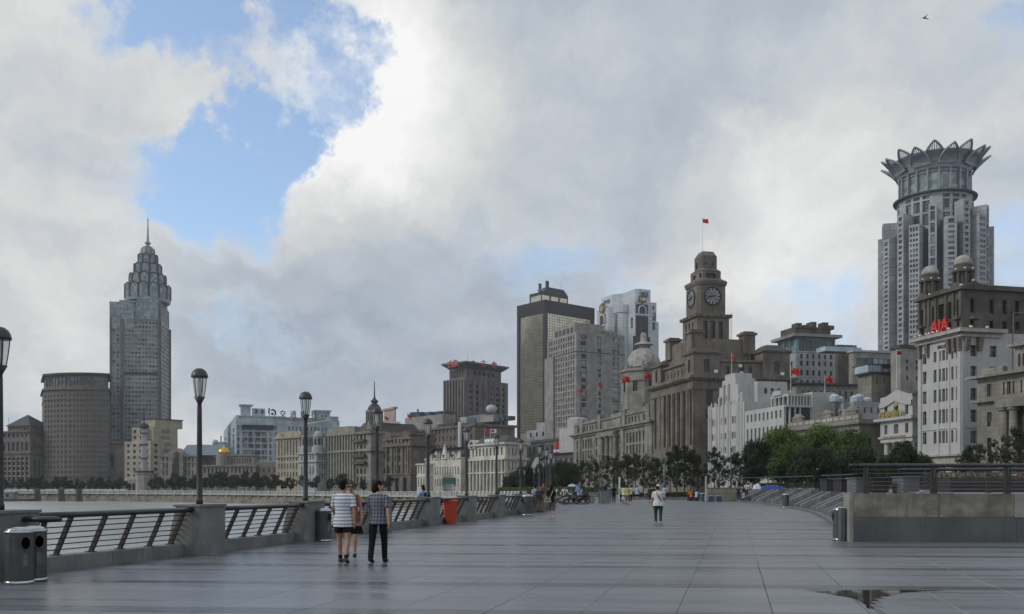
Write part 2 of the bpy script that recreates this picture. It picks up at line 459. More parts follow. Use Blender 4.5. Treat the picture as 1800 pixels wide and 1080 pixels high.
class Bld:
    """a building: local x = along the side that faces the camera, local y = along the river front, away"""
    def __init__(s, name, label, px, Y, az, pl, pr, cat='building', group=None, zb=-0.3):
        s.Y = Y; s.c = Vector((gx(px, Y), Y)); s.az = R(az); s.zb = zb
        s.ry = Vector((math.sin(s.az), math.cos(s.az))); s.rx = Vector((math.cos(s.az), -math.sin(s.az)))
        s.L = s.yo(pl) if pl is not None else None
        s.W = s.xo(pr) if pr is not None else None
        s.root = thing(name, label, cat, (s.c.x, s.c.y, 0), -s.az, group)
        s.mbs = {}; s.nwin = 0
    def _e(s, d, px):
        k = (px - HX) / F
        return (k * s.c.y - s.c.x) / (d.x - k * d.y)
    def yo(s, px): return s._e(s.ry, px)
    def xo(s, px): return s._e(s.rx, px)
    def z(s, py, y=0.0, x=0.0): return zat(py, s.Y + y * s.ry.y + x * s.rx.y)
    def mb(s, part, mat):
        return s.mbs.setdefault((part, mat), MB())
    def facade(s, p0, p1, z0, z1, cols, rows, mat, part='wall', depth=.35, pane='pane', objs=False, frame='window_frame', style=1, arch=False, winname='window'):
        p0, p1 = Vector(p0), Vector(p1); L = (p1 - p0).length; u = (p1 - p0) / L; n = Vector((u.y, -u.x))
        W = s.mb(part, mat); G = None if objs else s.mb('window_panes', pane)
        def P(a, z, d=0.0): return (p0.x + u.x * a - n.x * d, p0.y + u.y * a - n.y * d, z)
        zc = z0
        for (za, zb) in rows:
            if za > zc: W.poly([P(0, zc), P(L, zc), P(L, za), P(0, za)])
            x = 0.0
            for (a, c) in cols:
                if a > x: W.poly([P(x, za), P(a, za), P(a, zb), P(x, zb)])
                W.poly([P(a, za), P(a, za, depth), P(a, zb, depth), P(a, zb)])
                W.poly([P(c, za, depth), P(c, za), P(c, zb), P(c, zb, depth)])
                W.poly([P(a, za), P(c, za), P(c, za, depth), P(a, za, depth)])
                W.poly([P(a, zb, depth), P(c, zb, depth), P(c, zb), P(a, zb)])
                if objs:
                    me = win_mesh(c - a, zb - za, frame, pane, style)
                    mat4 = Matrix(((u.x, -n.x, 0, P(a, za, depth)[0]), (u.y, -n.y, 0, P(a, za, depth)[1]), (0, 0, 1, za), (0, 0, 0, 1)))
                    link(winname, me, s.root, mat4); s.nwin += 1
                else:
                    if arch:
                        k = 5; r = (c - a) / 2; zs = zb - r
                        G.poly([P(a, za, depth * .98), P(c, za, depth * .98)] + [P((a + c) / 2 + r * math.cos(math.pi * q / k), zs + r * math.sin(math.pi * q / k), depth * .98) for q in range(k + 1)])
                        W.poly([P(a, za, depth), P(c, za, depth), P(c, zb, depth), P(a, zb, depth)])
                    else:
                        G.poly([P(a, za, depth), P(c, za, depth), P(c, zb, depth), P(a, zb, depth)])
                x = c
            if x < L: W.poly([P(x, za), P(L, za), P(L, zb), P(x, zb)])
            zc = zb
        if zc < z1: W.poly([P(0, zc), P(L, zc), P(L, z1), P(0, z1)])
    def body(s, plan, z0, z1, mat, specs=None, part='wall', roof=True, roofmat=None, **kw):
        """walls on a CCW plan; specs[i] = (cols, rows[, extra kwargs]) for edge i or None"""
        specs = specs or {}
        n = len(plan)
        for i in range(n):
            a, b = plan[i], plan[(i + 1) % n]
            sp = specs.get(i)
            if sp:
                k2 = dict(kw); k2.update(sp[2] if len(sp) > 2 else {})
                s.facade(a, b, z0, z1, sp[0], sp[1], mat, part, **k2)
            else:
                s.mb(part, mat).poly([(a[0], a[1], z0), (b[0], b[1], z0), (b[0], b[1], z1), (a[0], a[1], z1)])
        if roof: s.mb('roof', roofmat or mat).poly([(p[0], p[1], z1) for p in plan])
    def band(s, plan, z0, z1, out, mat, part='cornice'):
        s.mb(part, mat).hull8(offset(plan, out), z0, z1)
    def rect(s, x0, x1, y0, y1):
        """CCW plan whose edge 0 is the river front (far to near), edge 1 the camera side"""
        return [(x0, y1), (x0, y0), (x1, y0), (x1, y1)]
    def finish(s, smooth=()):
        for (part, mat), mb in s.mbs.items():
            if part == 'window_panes' or part in STUFF_PARTS:
                o = mb.build(part, mat, s.root, smooth=part in smooth); o['kind'] = 'stuff'; continue
            isl = islands(mb)
            if len(isl) > 90:
                o = mb.build(part, mat, s.root); o['kind'] = 'stuff'; continue
            for m2 in isl: m2.build(part, mat, s.root, smooth=part in smooth)
        s.mbs = {}
        return s.root
STUFF_PARTS = {'dentils', 'spandrel', 'access_ladder', 'glazing_bars', 'roof_clutter'}
def islands(mb):
    """split a collector into its connected pieces (pieces that share a corner stay together)"""
    key = {}; rep = []
    for v in mb.v:
        k = (round(v[0], 3), round(v[1], 3), round(v[2], 3)); rep.append(key.setdefault(k, len(key)))
    par = list(range(len(key)))
    def find(a):
        while par[a] != a: par[a] = par[par[a]]; a = par[a]
        return a
    for f in mb.f:
        r0 = find(rep[f[0]])
        for i in f[1:]:
            r1 = find(rep[i])
            if r1 != r0: par[r1] = r0
    out = {}
    for f, m in zip(mb.f, mb.m):
        r0 = find(rep[f[0]])
        o = out.get(r0)
        if o is None: o = out[r0] = MB(); o.map = {}
        idx = []
        for i in f:
            if i not in o.map: o.map[i] = len(o.v); o.v.append(mb.v[i])
            idx.append(o.map[i])
        o.f.append(tuple(idx)); o.m.append(m)
    return list(out.values())

def rows_px(b, lst):
    """window rows from pixel heights measured at the near corner: (bottom_py, top_py)"""
    return sorted([(b.z(lo), b.z(hi)) for lo, hi in lst])
def floors(n, z0, z1, frac=0.55, lift=0.25):
    h = (z1 - z0) / n
    return [(z0 + h * (i + lift), z0 + h * (i + lift + frac)) for i in range(n)]
# ------------------------------------------------------------------ setting: river, promenade, paving
def paving_material(name, base, wet, rough):
    m, g, p = new_mat(name)
    P = pos(g)
    geo = g.node('ShaderNodeNewGeometry'); oi = g.node('ShaderNodeObjectInfo')
    r = g.math('FRACT', g.math('ADD', geo.outputs['Random Per Island'], oi.outputs['Random']))
    # streaks that run across the walk, as mopped or drying stone does
    sv = g.node('ShaderNodeVectorRotate'); sv.inputs['Axis'].default_value = (0, 0, 1); sv.inputs['Angle'].default_value = 0.075
    g.l.new(P, sv.inputs['Vector'])
    s1 = g.noise(g.vmath('MULTIPLY', sv.outputs[0], (.16, 2.2, 1)), 1.0, 6, .62)
    s2 = g.noise(g.vmath('MULTIPLY', sv.outputs[0], (.05, .6, 1)), 1.0, 5, .6)
    spot = g.noise(P, 60, 3, .7)
    gum = g.node('ShaderNodeTexVoronoi'); gum.inputs['Scale'].default_value = 2.6; g.l.new(P, gum.inputs['Vector'])
    gumm = g.math('LESS_THAN', gum.outputs['Distance'], .055)
    stn = g.noise(P, .9, 7, .66)
    c = g.mix(g.smooth(s1, .35, .68), base, wet)
    c = g.mix(g.math('MULTIPLY', g.smooth(s2, .42, .62), .4), c, wet)
    c = g.mix(g.math('MULTIPLY', r, .17), c, tuple(x * .55 for x in base))
    c = g.mix(g.math('MULTIPLY', g.smooth(spot, .35, .7), .18), c, tuple(x * .5 for x in base))
    c = g.mix(g.math('MULTIPLY', g.smooth(stn, .54, .70), .42), c, wet)
    c = g.mix(g.math('MULTIPLY', gumm, .45), c, tuple(x * .45 for x in base))
    g.inp(p.inputs['Base Color'], c)
    rr = g.math('MULTIPLY_ADD', g.smooth(s1, .3, .7), -0.16, rough)
    rr = g.math('MULTIPLY_ADD', r, 0.10, rr)
    g.inp(p.inputs['Roughness'], rr)
    p.inputs['Specular IOR Level'].default_value = .38
    bump(g, p, g.noise(P, 25, 4, .6), .10, .01)
    return m
paving_material('granite_slab', (.190, .203, .230), (.118, .127, .147), .37)
paving_material('granite_band', (.098, .106, .123), (.054, .059, .071), .32)
paving_material('granite_field', (.178, .190, .214), (.110, .119, .137), .37)
stone('block_stone', (.20, .205, .20), scale=1.6, dirt=.5, rough=.7)
stone('wall_stone_upper', (.25, .232, .195), scale=1.9, dirt=.85, rough=.75)
stone('wall_stone_pale', (.30, .295, .275), scale=1.3, dirt=.3, rough=.75)
stone('wall_stone_lower', (.105, .112, .112), scale=1.0, dirt=.35, rough=.5)
stone('terrace_stone', (.19, .195, .20), scale=.8, dirt=.35, rough=.55)
stone('step_stone', (.155, .158, .165), scale=.8, dirt=.4, rough=.55)
stone('bank_pale', (.40, .39, .35), scale=.4, dirt=.5)
stone('bank_wall', (.26, .235, .19), scale=.3, dirt=.8)
plain('joint_dark', (.085, .087, .092), .7, var=.3)
plain('rail_metal', (.036, .034, .036), .38, .2, var=.3, scale=6, spec=.5)
plain('rail_bronze', (.050, .040, .038), .45, .1, var=.3, scale=6)
plain('steel_rod', (.10, .10, .11), .35, .6, var=.2)
plain('bright_steel', (.50, .52, .54), .22, .9, var=.15, scale=8)
plain('bin_grey', (.085, .087, .092), .48, .2, var=.2, scale=5)
plain('bin_dark', (.012, .012, .013), .7, var=.2)
plain('lamp_metal', (.040, .040, .044), .42, .3, var=.25, scale=5)
plain('lamp_cap_metal', (.058, .058, .066), .38, .2, var=.2, scale=5)

def water_material():
    m, g, p = new_mat('river_water')
    P = pos(g)
    n1 = g.noise(g.vmath('MULTIPLY', P, (.55, 1.0, 1)), .55, 6, .62)
    n2 = g.noise(g.vmath('MULTIPLY', P, (.8, 1.0, 1)), 2.3, 4, .6)
    big = g.noise(P, .012, 3, .5)
    g.inp(p.inputs['Base Color'], g.mix(g.smooth(big, .35, .65), (.33, .35, .355), (.40, .415, .415)))
    p.inputs['Roughness'].default_value = .20
    p.inputs['IOR'].default_value = 1.33
    bump(g, p, g.math('MULTIPLY_ADD', n2, .35, n1), .50, .50)
water_material()

EDGE = [(-17.8, -20), (-12.8 + .25 * 10, 10), (0.2, 52.0), (1.4, 57.5), (2.1, 63.5), (2.5, 70), (2.9, 80), (2.9, 95), (2.4, 115), (.8, 140),
        (-2.5, 170), (-7.5, 202), (-15.5, 237), (-31, 274), (-52, 303), (-84, 335), (-126, 373), (-175, 402), (-236, 424), (-310, 440), (-420, 448)]
def lip_z(y): return 0.0 if y < 110 else -1.1 * min(1, (y - 110) / 190)
WATER_Z = -4.8
RD = Vector((.25, 1.0)).normalized(); RN = Vector((RD.y, -RD.x))        # along the near railing, and towards the walk
def smooth_line(pts, step):
    """resample a polyline through a Catmull-Rom curve"""
    out = []
    for i in range(len(pts) - 1):
        p0 = Vector(pts[max(0, i - 1)]); p1 = Vector(pts[i]); p2 = Vector(pts[i + 1]); p3 = Vector(pts[min(len(pts) - 1, i + 2)])
        k = max(1, int((p2 - p1).length / step))
        for q in range(k):
            t = q / k
            out.append(.5 * ((2 * p1) + (p2 - p0) * t + (2 * p0 - 5 * p1 + 4 * p2 - p3) * t * t + (3 * p1 - p0 - 3 * p2 + p3) * t ** 3))
    out.append(Vector(pts[-1]))
    return out
EL = [Vector(EDGE[0]), Vector(EDGE[1]), Vector(EDGE[2])] + smooth_line(EDGE[2:], 6.0)[1:]

b = MB()
b.poly([(-1240, -75, WATER_Z), (60, -75, WATER_Z), (60, 520, WATER_Z), (-1240, 520, WATER_Z)])
b.build('river_water', 'river_water', kind='structure')
b = MB()
near = [p for p in EL if p.y <= 115.5]; rest = [p for p in EL if p.y >= 114.5]
side = [(p.x - .55, p.y, -.035) for p in near]
e = near[-1]
E0 = Vector((1240, e.y + 248))
b.poly([(1240, -60, -.035), (E0.x, E0.y, -.035)] + list(reversed(side)) + [(-28, -60, -.035)])
rest = rest + [Vector((-1240, 460))]
pts = [(p.x - .4, p.y, lip_z(p.y) - .035) for p in rest]
b.poly([(E0.x, E0.y, -.035), (1240, 1240, -1.135), (-1240, 1240, -1.135)] + list(reversed(pts)))
land = b.build('promenade_pavement', 'granite_field', kind='structure')

# paving slabs: rows 3.3 m deep, each a dark band and three pale courses; joints 8 mm, recessed
PO = Vector((5.2, 14.27)); PA = Vector((1.0, -.075)); PD = Vector((.244, 1.0))
def slab_pt(i, t): return PO + PA * (1.2 * i) + PD * t
COURSES = [(0.0, .50, True), (.50, 1.43, False), (1.43, 2.37, False), (2.37, 3.30, False)]
def slab_mesh(name, t0, t1, mat):
    g = .005
    a = PA * (1.2 - g); d = PD * (t1 - t0 - g)
    b = MB(); pl = [(0, 0), tuple(a), tuple(a + d), tuple(d)]
    ins = offset(pl, -.012)
    b.hull8(pl, -.04, -.006)
    i = len(b.v)
    b.hull8(pl, -.006, 0.0, top=ins)
    return b.mesh(name, mat)
SM = [slab_mesh('paving_slab', t0, t1, 'granite_band' if dk else 'granite_slab') for (t0, t1, dk) in COURSES]
def left_x(y):
    for p, q in zip(EL, EL[1:]):
        if p.y <= y <= q.y: return p.x + (q.x - p.x) * (y - p.y) / max(1e-6, q.y - p.y)
    return 3.0
def right_x(y):
    return 30.0 if y < 26.2 else 9.9 + (y - 26.2) * .31 if y < 45 else 15.7 + (y - 45) * .22 if y < 70 else 21.2 + (y - 70) * .1
far = {'granite_slab': MB(), 'granite_band': MB()}
rng = random.Random(3); n_single = 0
for k in range(-2, 23):
    for ci, (t0, t1, dk) in enumerate(COURSES):
        for i in range(-26, 24):
            p = slab_pt(i, 3.3 * k + t0); q = slab_pt(i + 1, 3.3 * k + t1)
            mid = (p + q) / 2
            if mid.y < 7.5 or mid.x < left_x(mid.y) - .6 or mid.x > right_x(mid.y) + .9: continue
            if abs(mid.x) > mid.y * .60 + 2.5: continue
            if 9.9 < mid.y < 19.4 and abs(mid.x) < mid.y * .5625 + .9 and n_single < 298:
                o = link('paving_slab', SM[ci], land, Matrix.Translation((p.x, p.y, rng.uniform(-.0012, .0012))))
                o['kind'] = 'structure'
                n_single += 1
            else:
                g = .005; a = PA * (1.2 - g); d = PD * (t1 - t0 - g)
                pl = [tuple(p), tuple(p + a), tuple(p + a + d), tuple(p + d)]
                far['granite_band' if dk else 'granite_slab'].hull8(pl, -.03, rng.uniform(-.0012, .0012))
for mt, mbx in far.items():
    o = mbx.build('paving_slabs', mt, land); o['kind'] = 'stuff'
# base course under the joints so that they read dark
b = MB(); b.poly([(-16, 6, -.022), (34, 6, -.022), (34, 26, -.022), (26, 90, -.022), (3.4, 90, -.022), (2.0, 62, -.022), (0, 52, -.022)])
b.build('joint_bed', 'joint_dark', land, kind='structure')

# puddle in front of the wall, right of centre
def puddle():
    pts = [(1432, 1041), (1470, 1038), (1540, 1037.4), (1600, 1037.6), (1660, 1038), (1622, 1039.6), (1590, 1042), (1572, 1046), (1560, 1049), (1545, 1049), (1552, 1052),
           (1536, 1053), (1545, 1057), (1530, 1057.5), (1541, 1063), (1528, 1062), (1538, 1071), (1524, 1070), (1521, 1063), (1510, 1057), (1500, 1052.5), (1488, 1049.5), (1470, 1047), (1462, 1044.5)]
    P = []
    for (px, py) in pts:
        Y = EYE * F / (py - HY); P.append((gx(px, Y), Y, .0032))
    b = MB(); b.poly(list(reversed(P)))
    m, g, p = new_mat('puddle_water')
    p.inputs['Base Color'].default_value = (.018, .016, .015, 1); p.inputs['Roughness'].default_value = .03; p.inputs['Specular IOR Level'].default_value = .5
    ctr = sum((Vector(p) for p in P), Vector()) / len(P)
    damp = [(ctr.x + (x - ctr.x) * 1.12, ctr.y + (y - ctr.y) * 1.45, .0018) for x, y, z in P]
    dm, dg, dp = new_mat('damp_stone'); dn = dg.noise(pos(dg), 9, 5, .65)
    dg.inp(dp.inputs['Base Color'], dg.mix(dn, (.045, .048, .054), (.085, .09, .1))); dp.inputs['Roughness'].default_value = .24
    o = b.build('puddle', 'puddle_water', label='dark jagged puddle lying on the paving in front of the low stone wall', category='puddle')
    b2 = MB(); b2.poly(list(reversed(damp))); b2.build('damp_margin', 'damp_stone', o)
puddle()

# ------------------------------------------------------------------ near railing: stone blocks, railing bays, lamps
SP = 5.42
B0 = Vector((gx(347, 21.5), 21.5))
def blk_pos(k): return B0 + RD * (SP * k)
CURVE = [Vector((0.35, 51.9)), ]
def block_mesh():
    b = MB()
    # section across the walk: sloped towards the river
    prof = [(-.50, 0), (.40, 0), (.40, 1.14), (-.20, 1.14)]
    for y0, y1, pf in ((-.55, .55, prof),):
        b2 = [(x, y0, z) for x, z in pf]; b3 = [(x, y1, z) for x, z in pf]
        b.poly(b2); b.poly(list(reversed(b3)))
        for i in range(4):
            j = (i + 1) % 4
            b.poly([b2[j], b2[i], b3[i], b3[j]])
    b.box(-.26, .43, -.58, .58, 1.14, 1.19)                    # coping
    return b.mesh('block', 'block_stone')
BLOCK = block_mesh()
def rail_meshes(L):
    kerb = MB(); kerb.box(-.36, .02, 0, L / 2 - .004, -.02, .28); kerb.box(-.36, .02, L / 2 + .004, L, -.02, .28)
    hand = MB(); hand.loft([(.20, -.02, 1.07), (.20, L * .25, 1.07), (.20, L * .75, 1.07), (.20, L + .02, 1.07)], [(.105, .06)] * 4, 10)
    rods = MB()
    for i in range(6):
        t = (i + .8) / 6.7
        x = -.20 + .40 * t; z = .30 + .75 * t
        rods.loft([(x, 0, z), (x, L, z)], .012, 5)
    post = MB(); post.hull8([(-.05, -.028), (.05, -.028), (.05, .028), (-.05, .028)], 0, .78, top=[(.33, -.028), (.43, -.028), (.43, .028), (.33, .028)])
    post.box(-.09, .09, -.06, .06, -.0, .02)
    return kerb.mesh('kerb', 'block_stone'), hand.mesh('handrail', 'rail_metal', True), rods.mesh('rail_rod', 'steel_rod'), post.mesh('post', 'rail_bronze')
LBAY = SP - 1.10
KERB, HAND, RODS, POST = rail_meshes(LBAY)
ROD1 = MB(); ROD1.loft([(0, 0, 0), (0, LBAY, 0)], .012, 5); ROD1 = ROD1.mesh('rail_rod', 'steel_rod')
def frame_at(p, d):
    return Matrix(((d.y, d.x, 0, p.x), (-d.x, d.y, 0, p.y), (0, 0, 1, 0), (0, 0, 0, 1)))
ORD = ['at the left edge of the frame', 'behind the pair of litter bins', 'in line with the second street lamp', 'beside the lone dark litter bin', 'just behind the man in the plaid shirt',
       'beside the red wheeled bin', 'one past the red wheeled bin', 'two past the red wheeled bin', 'beside the waiting group of people', 'near the parked motorcycles', 'further off along the river', 'last before the bend']
def rail_bay(p, d, L, label):
    rz = math.atan2(-d.x, d.y)
    t = thing('railing_bay', label, 'railing', (p.x, p.y, 0), rz, 'railing bays along the river')
    link('kerb', KERB, t, Matrix.Diagonal((1, L / LBAY, 1, 1)))
    link('handrail', HAND, t, Matrix.Diagonal((1, L / LBAY, 1, 1)))
    for i in range(6):
        tt = (i + .8) / 6.7
        link('rail_rod', ROD1, t, Matrix.Translation((-.20 + .40 * tt, 0, .30 + .75 * tt)) @ Matrix.Diagonal((1, L / LBAY, 1, 1)))
    for f in (.05, .22, .42, .60, .80, .96):
        link('post', POST, t, Matrix.Translation((-.20, L * f, .28)))
    return t
def block(p, d, label):
    o = link('stone_block', BLOCK, None, None, label, 'stone block', 'stone blocks between the railing bays')
    o.location = (p.x, p.y, 0); o.rotation_euler = (0, 0, math.atan2(-d.x, d.y))
    return o

# lamps
plain('frosted', (.62, .63, .62), .35, var=.08)
def lamp_glass():
    m, g, p = new_mat('lamp_glass')
    p.inputs['Base Color'].default_value = (.55, .58, .58, 1)
    p.inputs['Roughness'].default_value = .25; p.inputs['Transmission Weight'].default_value = 0.0
    tr = g.node('ShaderNodeBsdfTransparent'); tr.inputs[0].default_value = (.93, .95, .95, 1)
    mx = g.node('ShaderNodeMixShader'); mx.inputs[0].default_value = .30
    g.l.new(tr.outputs[0], mx.inputs[1]); g.l.new(p.outputs[0], mx.inputs[2])
    g.l.new(mx.outputs[0], [n for n in g.n if n.type == 'OUTPUT_MATERIAL'][0].inputs[0])
lamp_glass()
def make_lamp(label):
    t = thing('street_lamp', label, 'street lamp', group='globe-topped lamps on the stone blocks')
    b = MB(); b.lathe([(.085, 0), (.085, .10), (.072, .12), (.066, 1.2), (.056, 2.30), (.05, 2.36), (.062, 2.40), (.135, 2.53)], 14)
    b.build('pole', 'lamp_metal', t, True)
    b = MB(); b.lathe([(.10, 2.53), (.125, 2.66), (.150, 2.85), (.162, 3.0)], 16)
    b.build('lamp_shade', 'lamp_glass', t, True)
    r = MB(); r.loft([(.104, 0, 2.52), (.132, 0, 2.68), (.157, 0, 2.86), (.168, 0, 3.0)], [(.010, .014)] * 4, 4)
    rm = r.mesh('rib', 'lamp_metal')
    for k in range(5): link('rib', rm, t, Matrix.Rotation(2 * math.pi * k / 5 + .5, 4, 'Z'))
    b = MB(); b.lathe([(.03, 2.53), (.035, 2.62), (.055, 2.68), (.055, 2.9), (.02, 2.97)], 8); b.build('bulb', 'frosted', t, True)
    b = MB(); b.lathe([(.17, 2.985), (.205, 2.99), (.205, 3.02), (.19, 3.08), (.15, 3.15), (.09, 3.195), (.03, 3.21), (.001, 3.212)], 18)
    b.build('cap', 'lamp_cap_metal', t, True)
    t.scale = (.95, .95, 1.0)
    return t
LAMP_L = ['street lamp cut off by the left edge of the frame', 'street lamp in front of the pale bank block, tallest one shown whole', 'street lamp beside the lone dark litter bin', 'street lamp behind the man in the plaid shirt',
          'street lamp beside the man in light blue at the railing', 'street lamp one past the red wheeled bin', 'street lamp in front of the white ornate building corner',
          'street lamp above the person in the pale shirt', 'street lamp above the waiting group of people', 'street lamp just past the waiting group', 'street lamp above the woman in black', 'street lamp beside the parked motorcycles', 'farthest near-side street lamp at the bend']
bl = [blk_pos(k) for k in range(-2, 7)]
bl[1] = Vector((-9.02, 15.93)); bl[0] = Vector((-10.6, 10.6))
dirs = [RD] * len(bl)
tail = smooth_line([(bl[-1].x, bl[-1].y)] + [(1.55, 57.3), (2.35, 63.5), (2.95, 70), (3.3, 80), (3.3, 95), (2.5, 115)], 1.0)
def march(line, step, n):
    out = []; acc = 0.0
    for p, q in zip(line, line[1:]):
        seg = (q - p).length
        while acc + seg >= step:
            t = (step - acc) / seg; p = p + (q - p) * t; seg = (q - p).length; acc = 0.0
            out.append((p.copy(), (q - p).normalized()))
            if len(out) >= n: return out
        acc += seg
    return out
for p, d in march(tail, SP, 8): bl.append(p); dirs.append(d)
lamp0 = None
ORDN = ['first', 'second', 'third', 'fourth', 'fifth', 'sixth', 'seventh', 'eighth', 'ninth', 'tenth', 'eleventh', 'twelfth', 'thirteenth', 'fourteenth']
BAYW = ['railing bay that starts behind the pair of litter bins and leaves the frame', 'railing bay beside the pair of litter bins', 'railing bay between the first two whole street lamps', 'railing bay behind the striped-shirt man',
        'railing bay behind the man in the plaid shirt', 'railing bay behind the red wheeled bin', 'railing bay one past the red wheeled bin', 'railing bay ending at the second dark bin', 'railing bay behind the waiting group', 'railing bay behind the woman in black']
BLW = ['stone block just outside the frame, nearest the camera', 'stone block at the left edge beside the pair of litter bins', 'large stone block under the first whole street lamp', 'stone block with a dark litter bin against it', 'stone block half hidden by the man in the plaid shirt',
       'stone block just left of the red wheeled bin', 'stone block just right of the red wheeled bin', 'stone block two past the red wheeled bin', 'stone block beside the second dark bin']
for k, (p, d) in enumerate(zip(bl, dirs)):
    if k >= 0:
        block(p, d, BLW[k] if k < len(BLW) else ORDN[k - len(BLW)] + ' small distant stone block of the river railing past the second dark bin')
    if k + 1 < len(bl):
        q = bl[k + 1]; dd = (q - p).normalized()
        rail_bay(p + dd * .55, dd, (q - p).length - 1.1, BAYW[k] if k < len(BAYW) else ORDN[k - len(BAYW)] + ' distant railing bay beyond the woman in black, counting away')
    if k >= 1:
        lab = LAMP_L[k - 1] if k - 1 < len(LAMP_L) else ORDN[k - 1 - len(LAMP_L)] + ' slender far lamp beyond the parked motorcycles, counting away'
        if lamp0 is None:
            lamp0 = make_lamp(lab); lamp0.location = (p.x + .05, p.y, 1.19)
        else: dup(lamp0, (p.x + .05, p.y, 1.19), 0, lab, kids=list(lamp0.children))

# the handrail end that pokes out past the nearest block
t = thing('rail_end', 'rounded handrail end poking out beside the pair of litter bins', 'railing', (bl[1].x, bl[1].y, 0), math.atan2(-RD.x, RD.y))
b = MB(); b.loft([(.42, .2, 1.03), (.72, .25, 1.03), (.98, .3, 1.03), (1.06, .31, 1.03)], [(.05, .11), (.05, .11), (.05, .10), (.03, .05)], 10, ref=(0, 0, 1)); b.build('handrail', 'rail_metal', t, True)
b = MB(); b.hull8([(.55, .2), (.62, .2), (.62, .27), (.55, .27)], 0, .99, top=[(.75, .2), (.82, .2), (.82, .27), (.75, .27)]); b.build('post', 'rail_bronze', t)

# ------------------------------------------------------------------ far embankment across the bend
t = thing('river_embankment', 'pale stone river wall with lipped deck edge curving across the far bend', 'embankment')
i0 = next(i for i, p in enumerate(EL) if p.y > 58)
fe = EL[i0:-1]
lip = MB(); wall = MB(); gap = MB()
nrm = []
for i, p in enumerate(fe):
    d = (fe[min(i + 1, len(fe) - 1)] - fe[max(i - 1, 0)]).normalized(); nrm.append(Vector((-d.y, d.x)))   # towards the water
for i in range(len(fe) - 1):
    p, q = fe[i], fe[i + 1]; n0, n1 = nrm[i], nrm[i + 1]
    def V(pp, nn, off, z): return (pp.x + nn.x * off, pp.y + nn.y * off, (z + lip_z(pp.y)) if z > -3.5 else WATER_Z - .5)
    # deck edge
    lip.poly([V(p, n0, 1.6, -.55), V(p, n0, 1.6, .02), V(q, n1, 1.6, .02), V(q, n1, 1.6, -.55)])
    lip.poly([V(p, n0, 1.6, .02), V(p, n0, .3, .02), V(q, n1, .3, .02), V(q, n1, 1.6, .02)])
    lip.poly([V(p, n0, 1.6, -.55), V(q, n1, 1.6, -.55), V(q, n1, .4, -.55), V(p, n0, .4, -.55)])
    wall.poly([V(p, n0, .45, -4.0), V(p, n0, .45, -.5), V(q, n1, .45, -.5), V(q, n1, .45, -4.0)])
    wall.poly([V(p, n0, .95, -4.0), V(p, n0, .95, -1.1), V(q, n1, .95, -1.1), V(q, n1, .95, -4.0)])
    wall.poly([V(p, n0, .95, -1.1), V(p, n0, .45, -1.1), V(q, n1, .45, -1.1), V(q, n1, .95, -1.1)])
lip.build('deck_edge', 'bank_pale', t); wall.build('river_wall', 'bank_wall', t)
# corbels under the lip, blocks and rails above it
corb = MB(); corb.box(-.25, .25, -.9, .9, -1.6, -.56); corb = corb.mesh('corbel', 'bank_wall')
fb = MB(); fb.hull8([(-.42, -.4), (.42, -.4), (.42, .4), (-.42, .4)], 0, 1.1, top=[(-.2, -.4), (.42, -.4), (.42, .4), (-.2, .4)]); fb = fb.mesh('stone_block', 'bank_pale')
rail = MB()
st = march(fe, 6.0, 110)
for i, (p, d) in enumerate(st):
    n = Vector((-d.y, d.x)); a = math.atan2(-d.x, d.y)
    if i < 110:
        link('corbel', corb, t, Matrix.Translation((p.x + n.x * .95, p.y + n.y * .95, lip_z(p.y))) @ Matrix.Rotation(a, 4, 'Z'))
        if p.y > 120: link('stone_block', fb, t, Matrix.Translation((p.x + n.x * .4, p.y + n.y * .4, lip_z(p.y) + .02)) @ Matrix.Rotation(a, 4, 'Z'))
    if i + 1 < len(st) and p.y > 118:
        q, d2 = st[i + 1]
        for z, off, r in ((1.05, .3, .07), (.85, .42, .02), (.65, .5, .02), (.45, .58, .02), (.25, .66, .02)):
            rail.loft([(p.x + n.x * off, p.y + n.y * off, z + lip_z(p.y)), (q.x - d2.y * off, q.y + d2.x * off, z + lip_z(q.y))], r, 5)
        for f in (.33, .66):
            c = p.lerp(q, f); rail.loft([(c.x + n.x * .7, c.y + n.y * .7, .05 + lip_z(c.y)), (c.x + n.x * .3, c.y + n.y * .3, 1.0 + lip_z(c.y))], .07, 4)
o = rail.build('railing', 'white_paint', t); o['kind'] = 'stuff'
# small lamps that follow the far bank
FL = [('slim far lamp on the bend, leftmost of the small ones', 134), ('slim far lamp second along the bend', 139), ('slim far lamp third along the bend', 131)]
for (px, Y, lab) in ((914, 134, 'small far lamp left of the lamp cluster'), (922, 138, 'small far lamp right beside the leftmost small one'), (939, 131, 'small far lamp in the middle of the cluster'), (947, 127, 'small far lamp at the right of the cluster')):
    dup(lamp0, (gx(px, Y), Y, 1.0), 0, lab, kids=list(lamp0.children))
# dark mooring clumps and a pontoon at the far left
mo = MB()
for dx, dy in ((0, 0), (.9, .3), (.4, .9), (-.5, .5)): mo.loft([(dx, dy, -6), (dx * .6, dy * .6, .6)], .5, 6)
mo.box(-.8, 1.2, -.3, 1.0, .3, .7)
mo = mo.mesh('mooring_piles', 'roof_brown')
for px, Y, lab in ((64, 408, 'dark mooring piles nearest the pontoon'), (106, 404, 'dark mooring piles at the middle of three'), (137, 400, 'dark mooring piles closest to the signal column')):
    o = link('mooring_piles', mo, None, None, lab, 'mooring piles', 'dark mooring piles off the far wall'); o.location = (gx(px, Y), Y, 0); o.scale = (1.5, 1.5, 1.0)
t = thing('pontoon', 'low grey landing pontoon with a flat-roofed cabin at far left', 'pontoon', (gx(8, 405), 405, WATER_Z))
b = MB(); b.box(-14, 12, -3, 3, -.6, 1.0); b.build('hull', 'dark_slate', t)
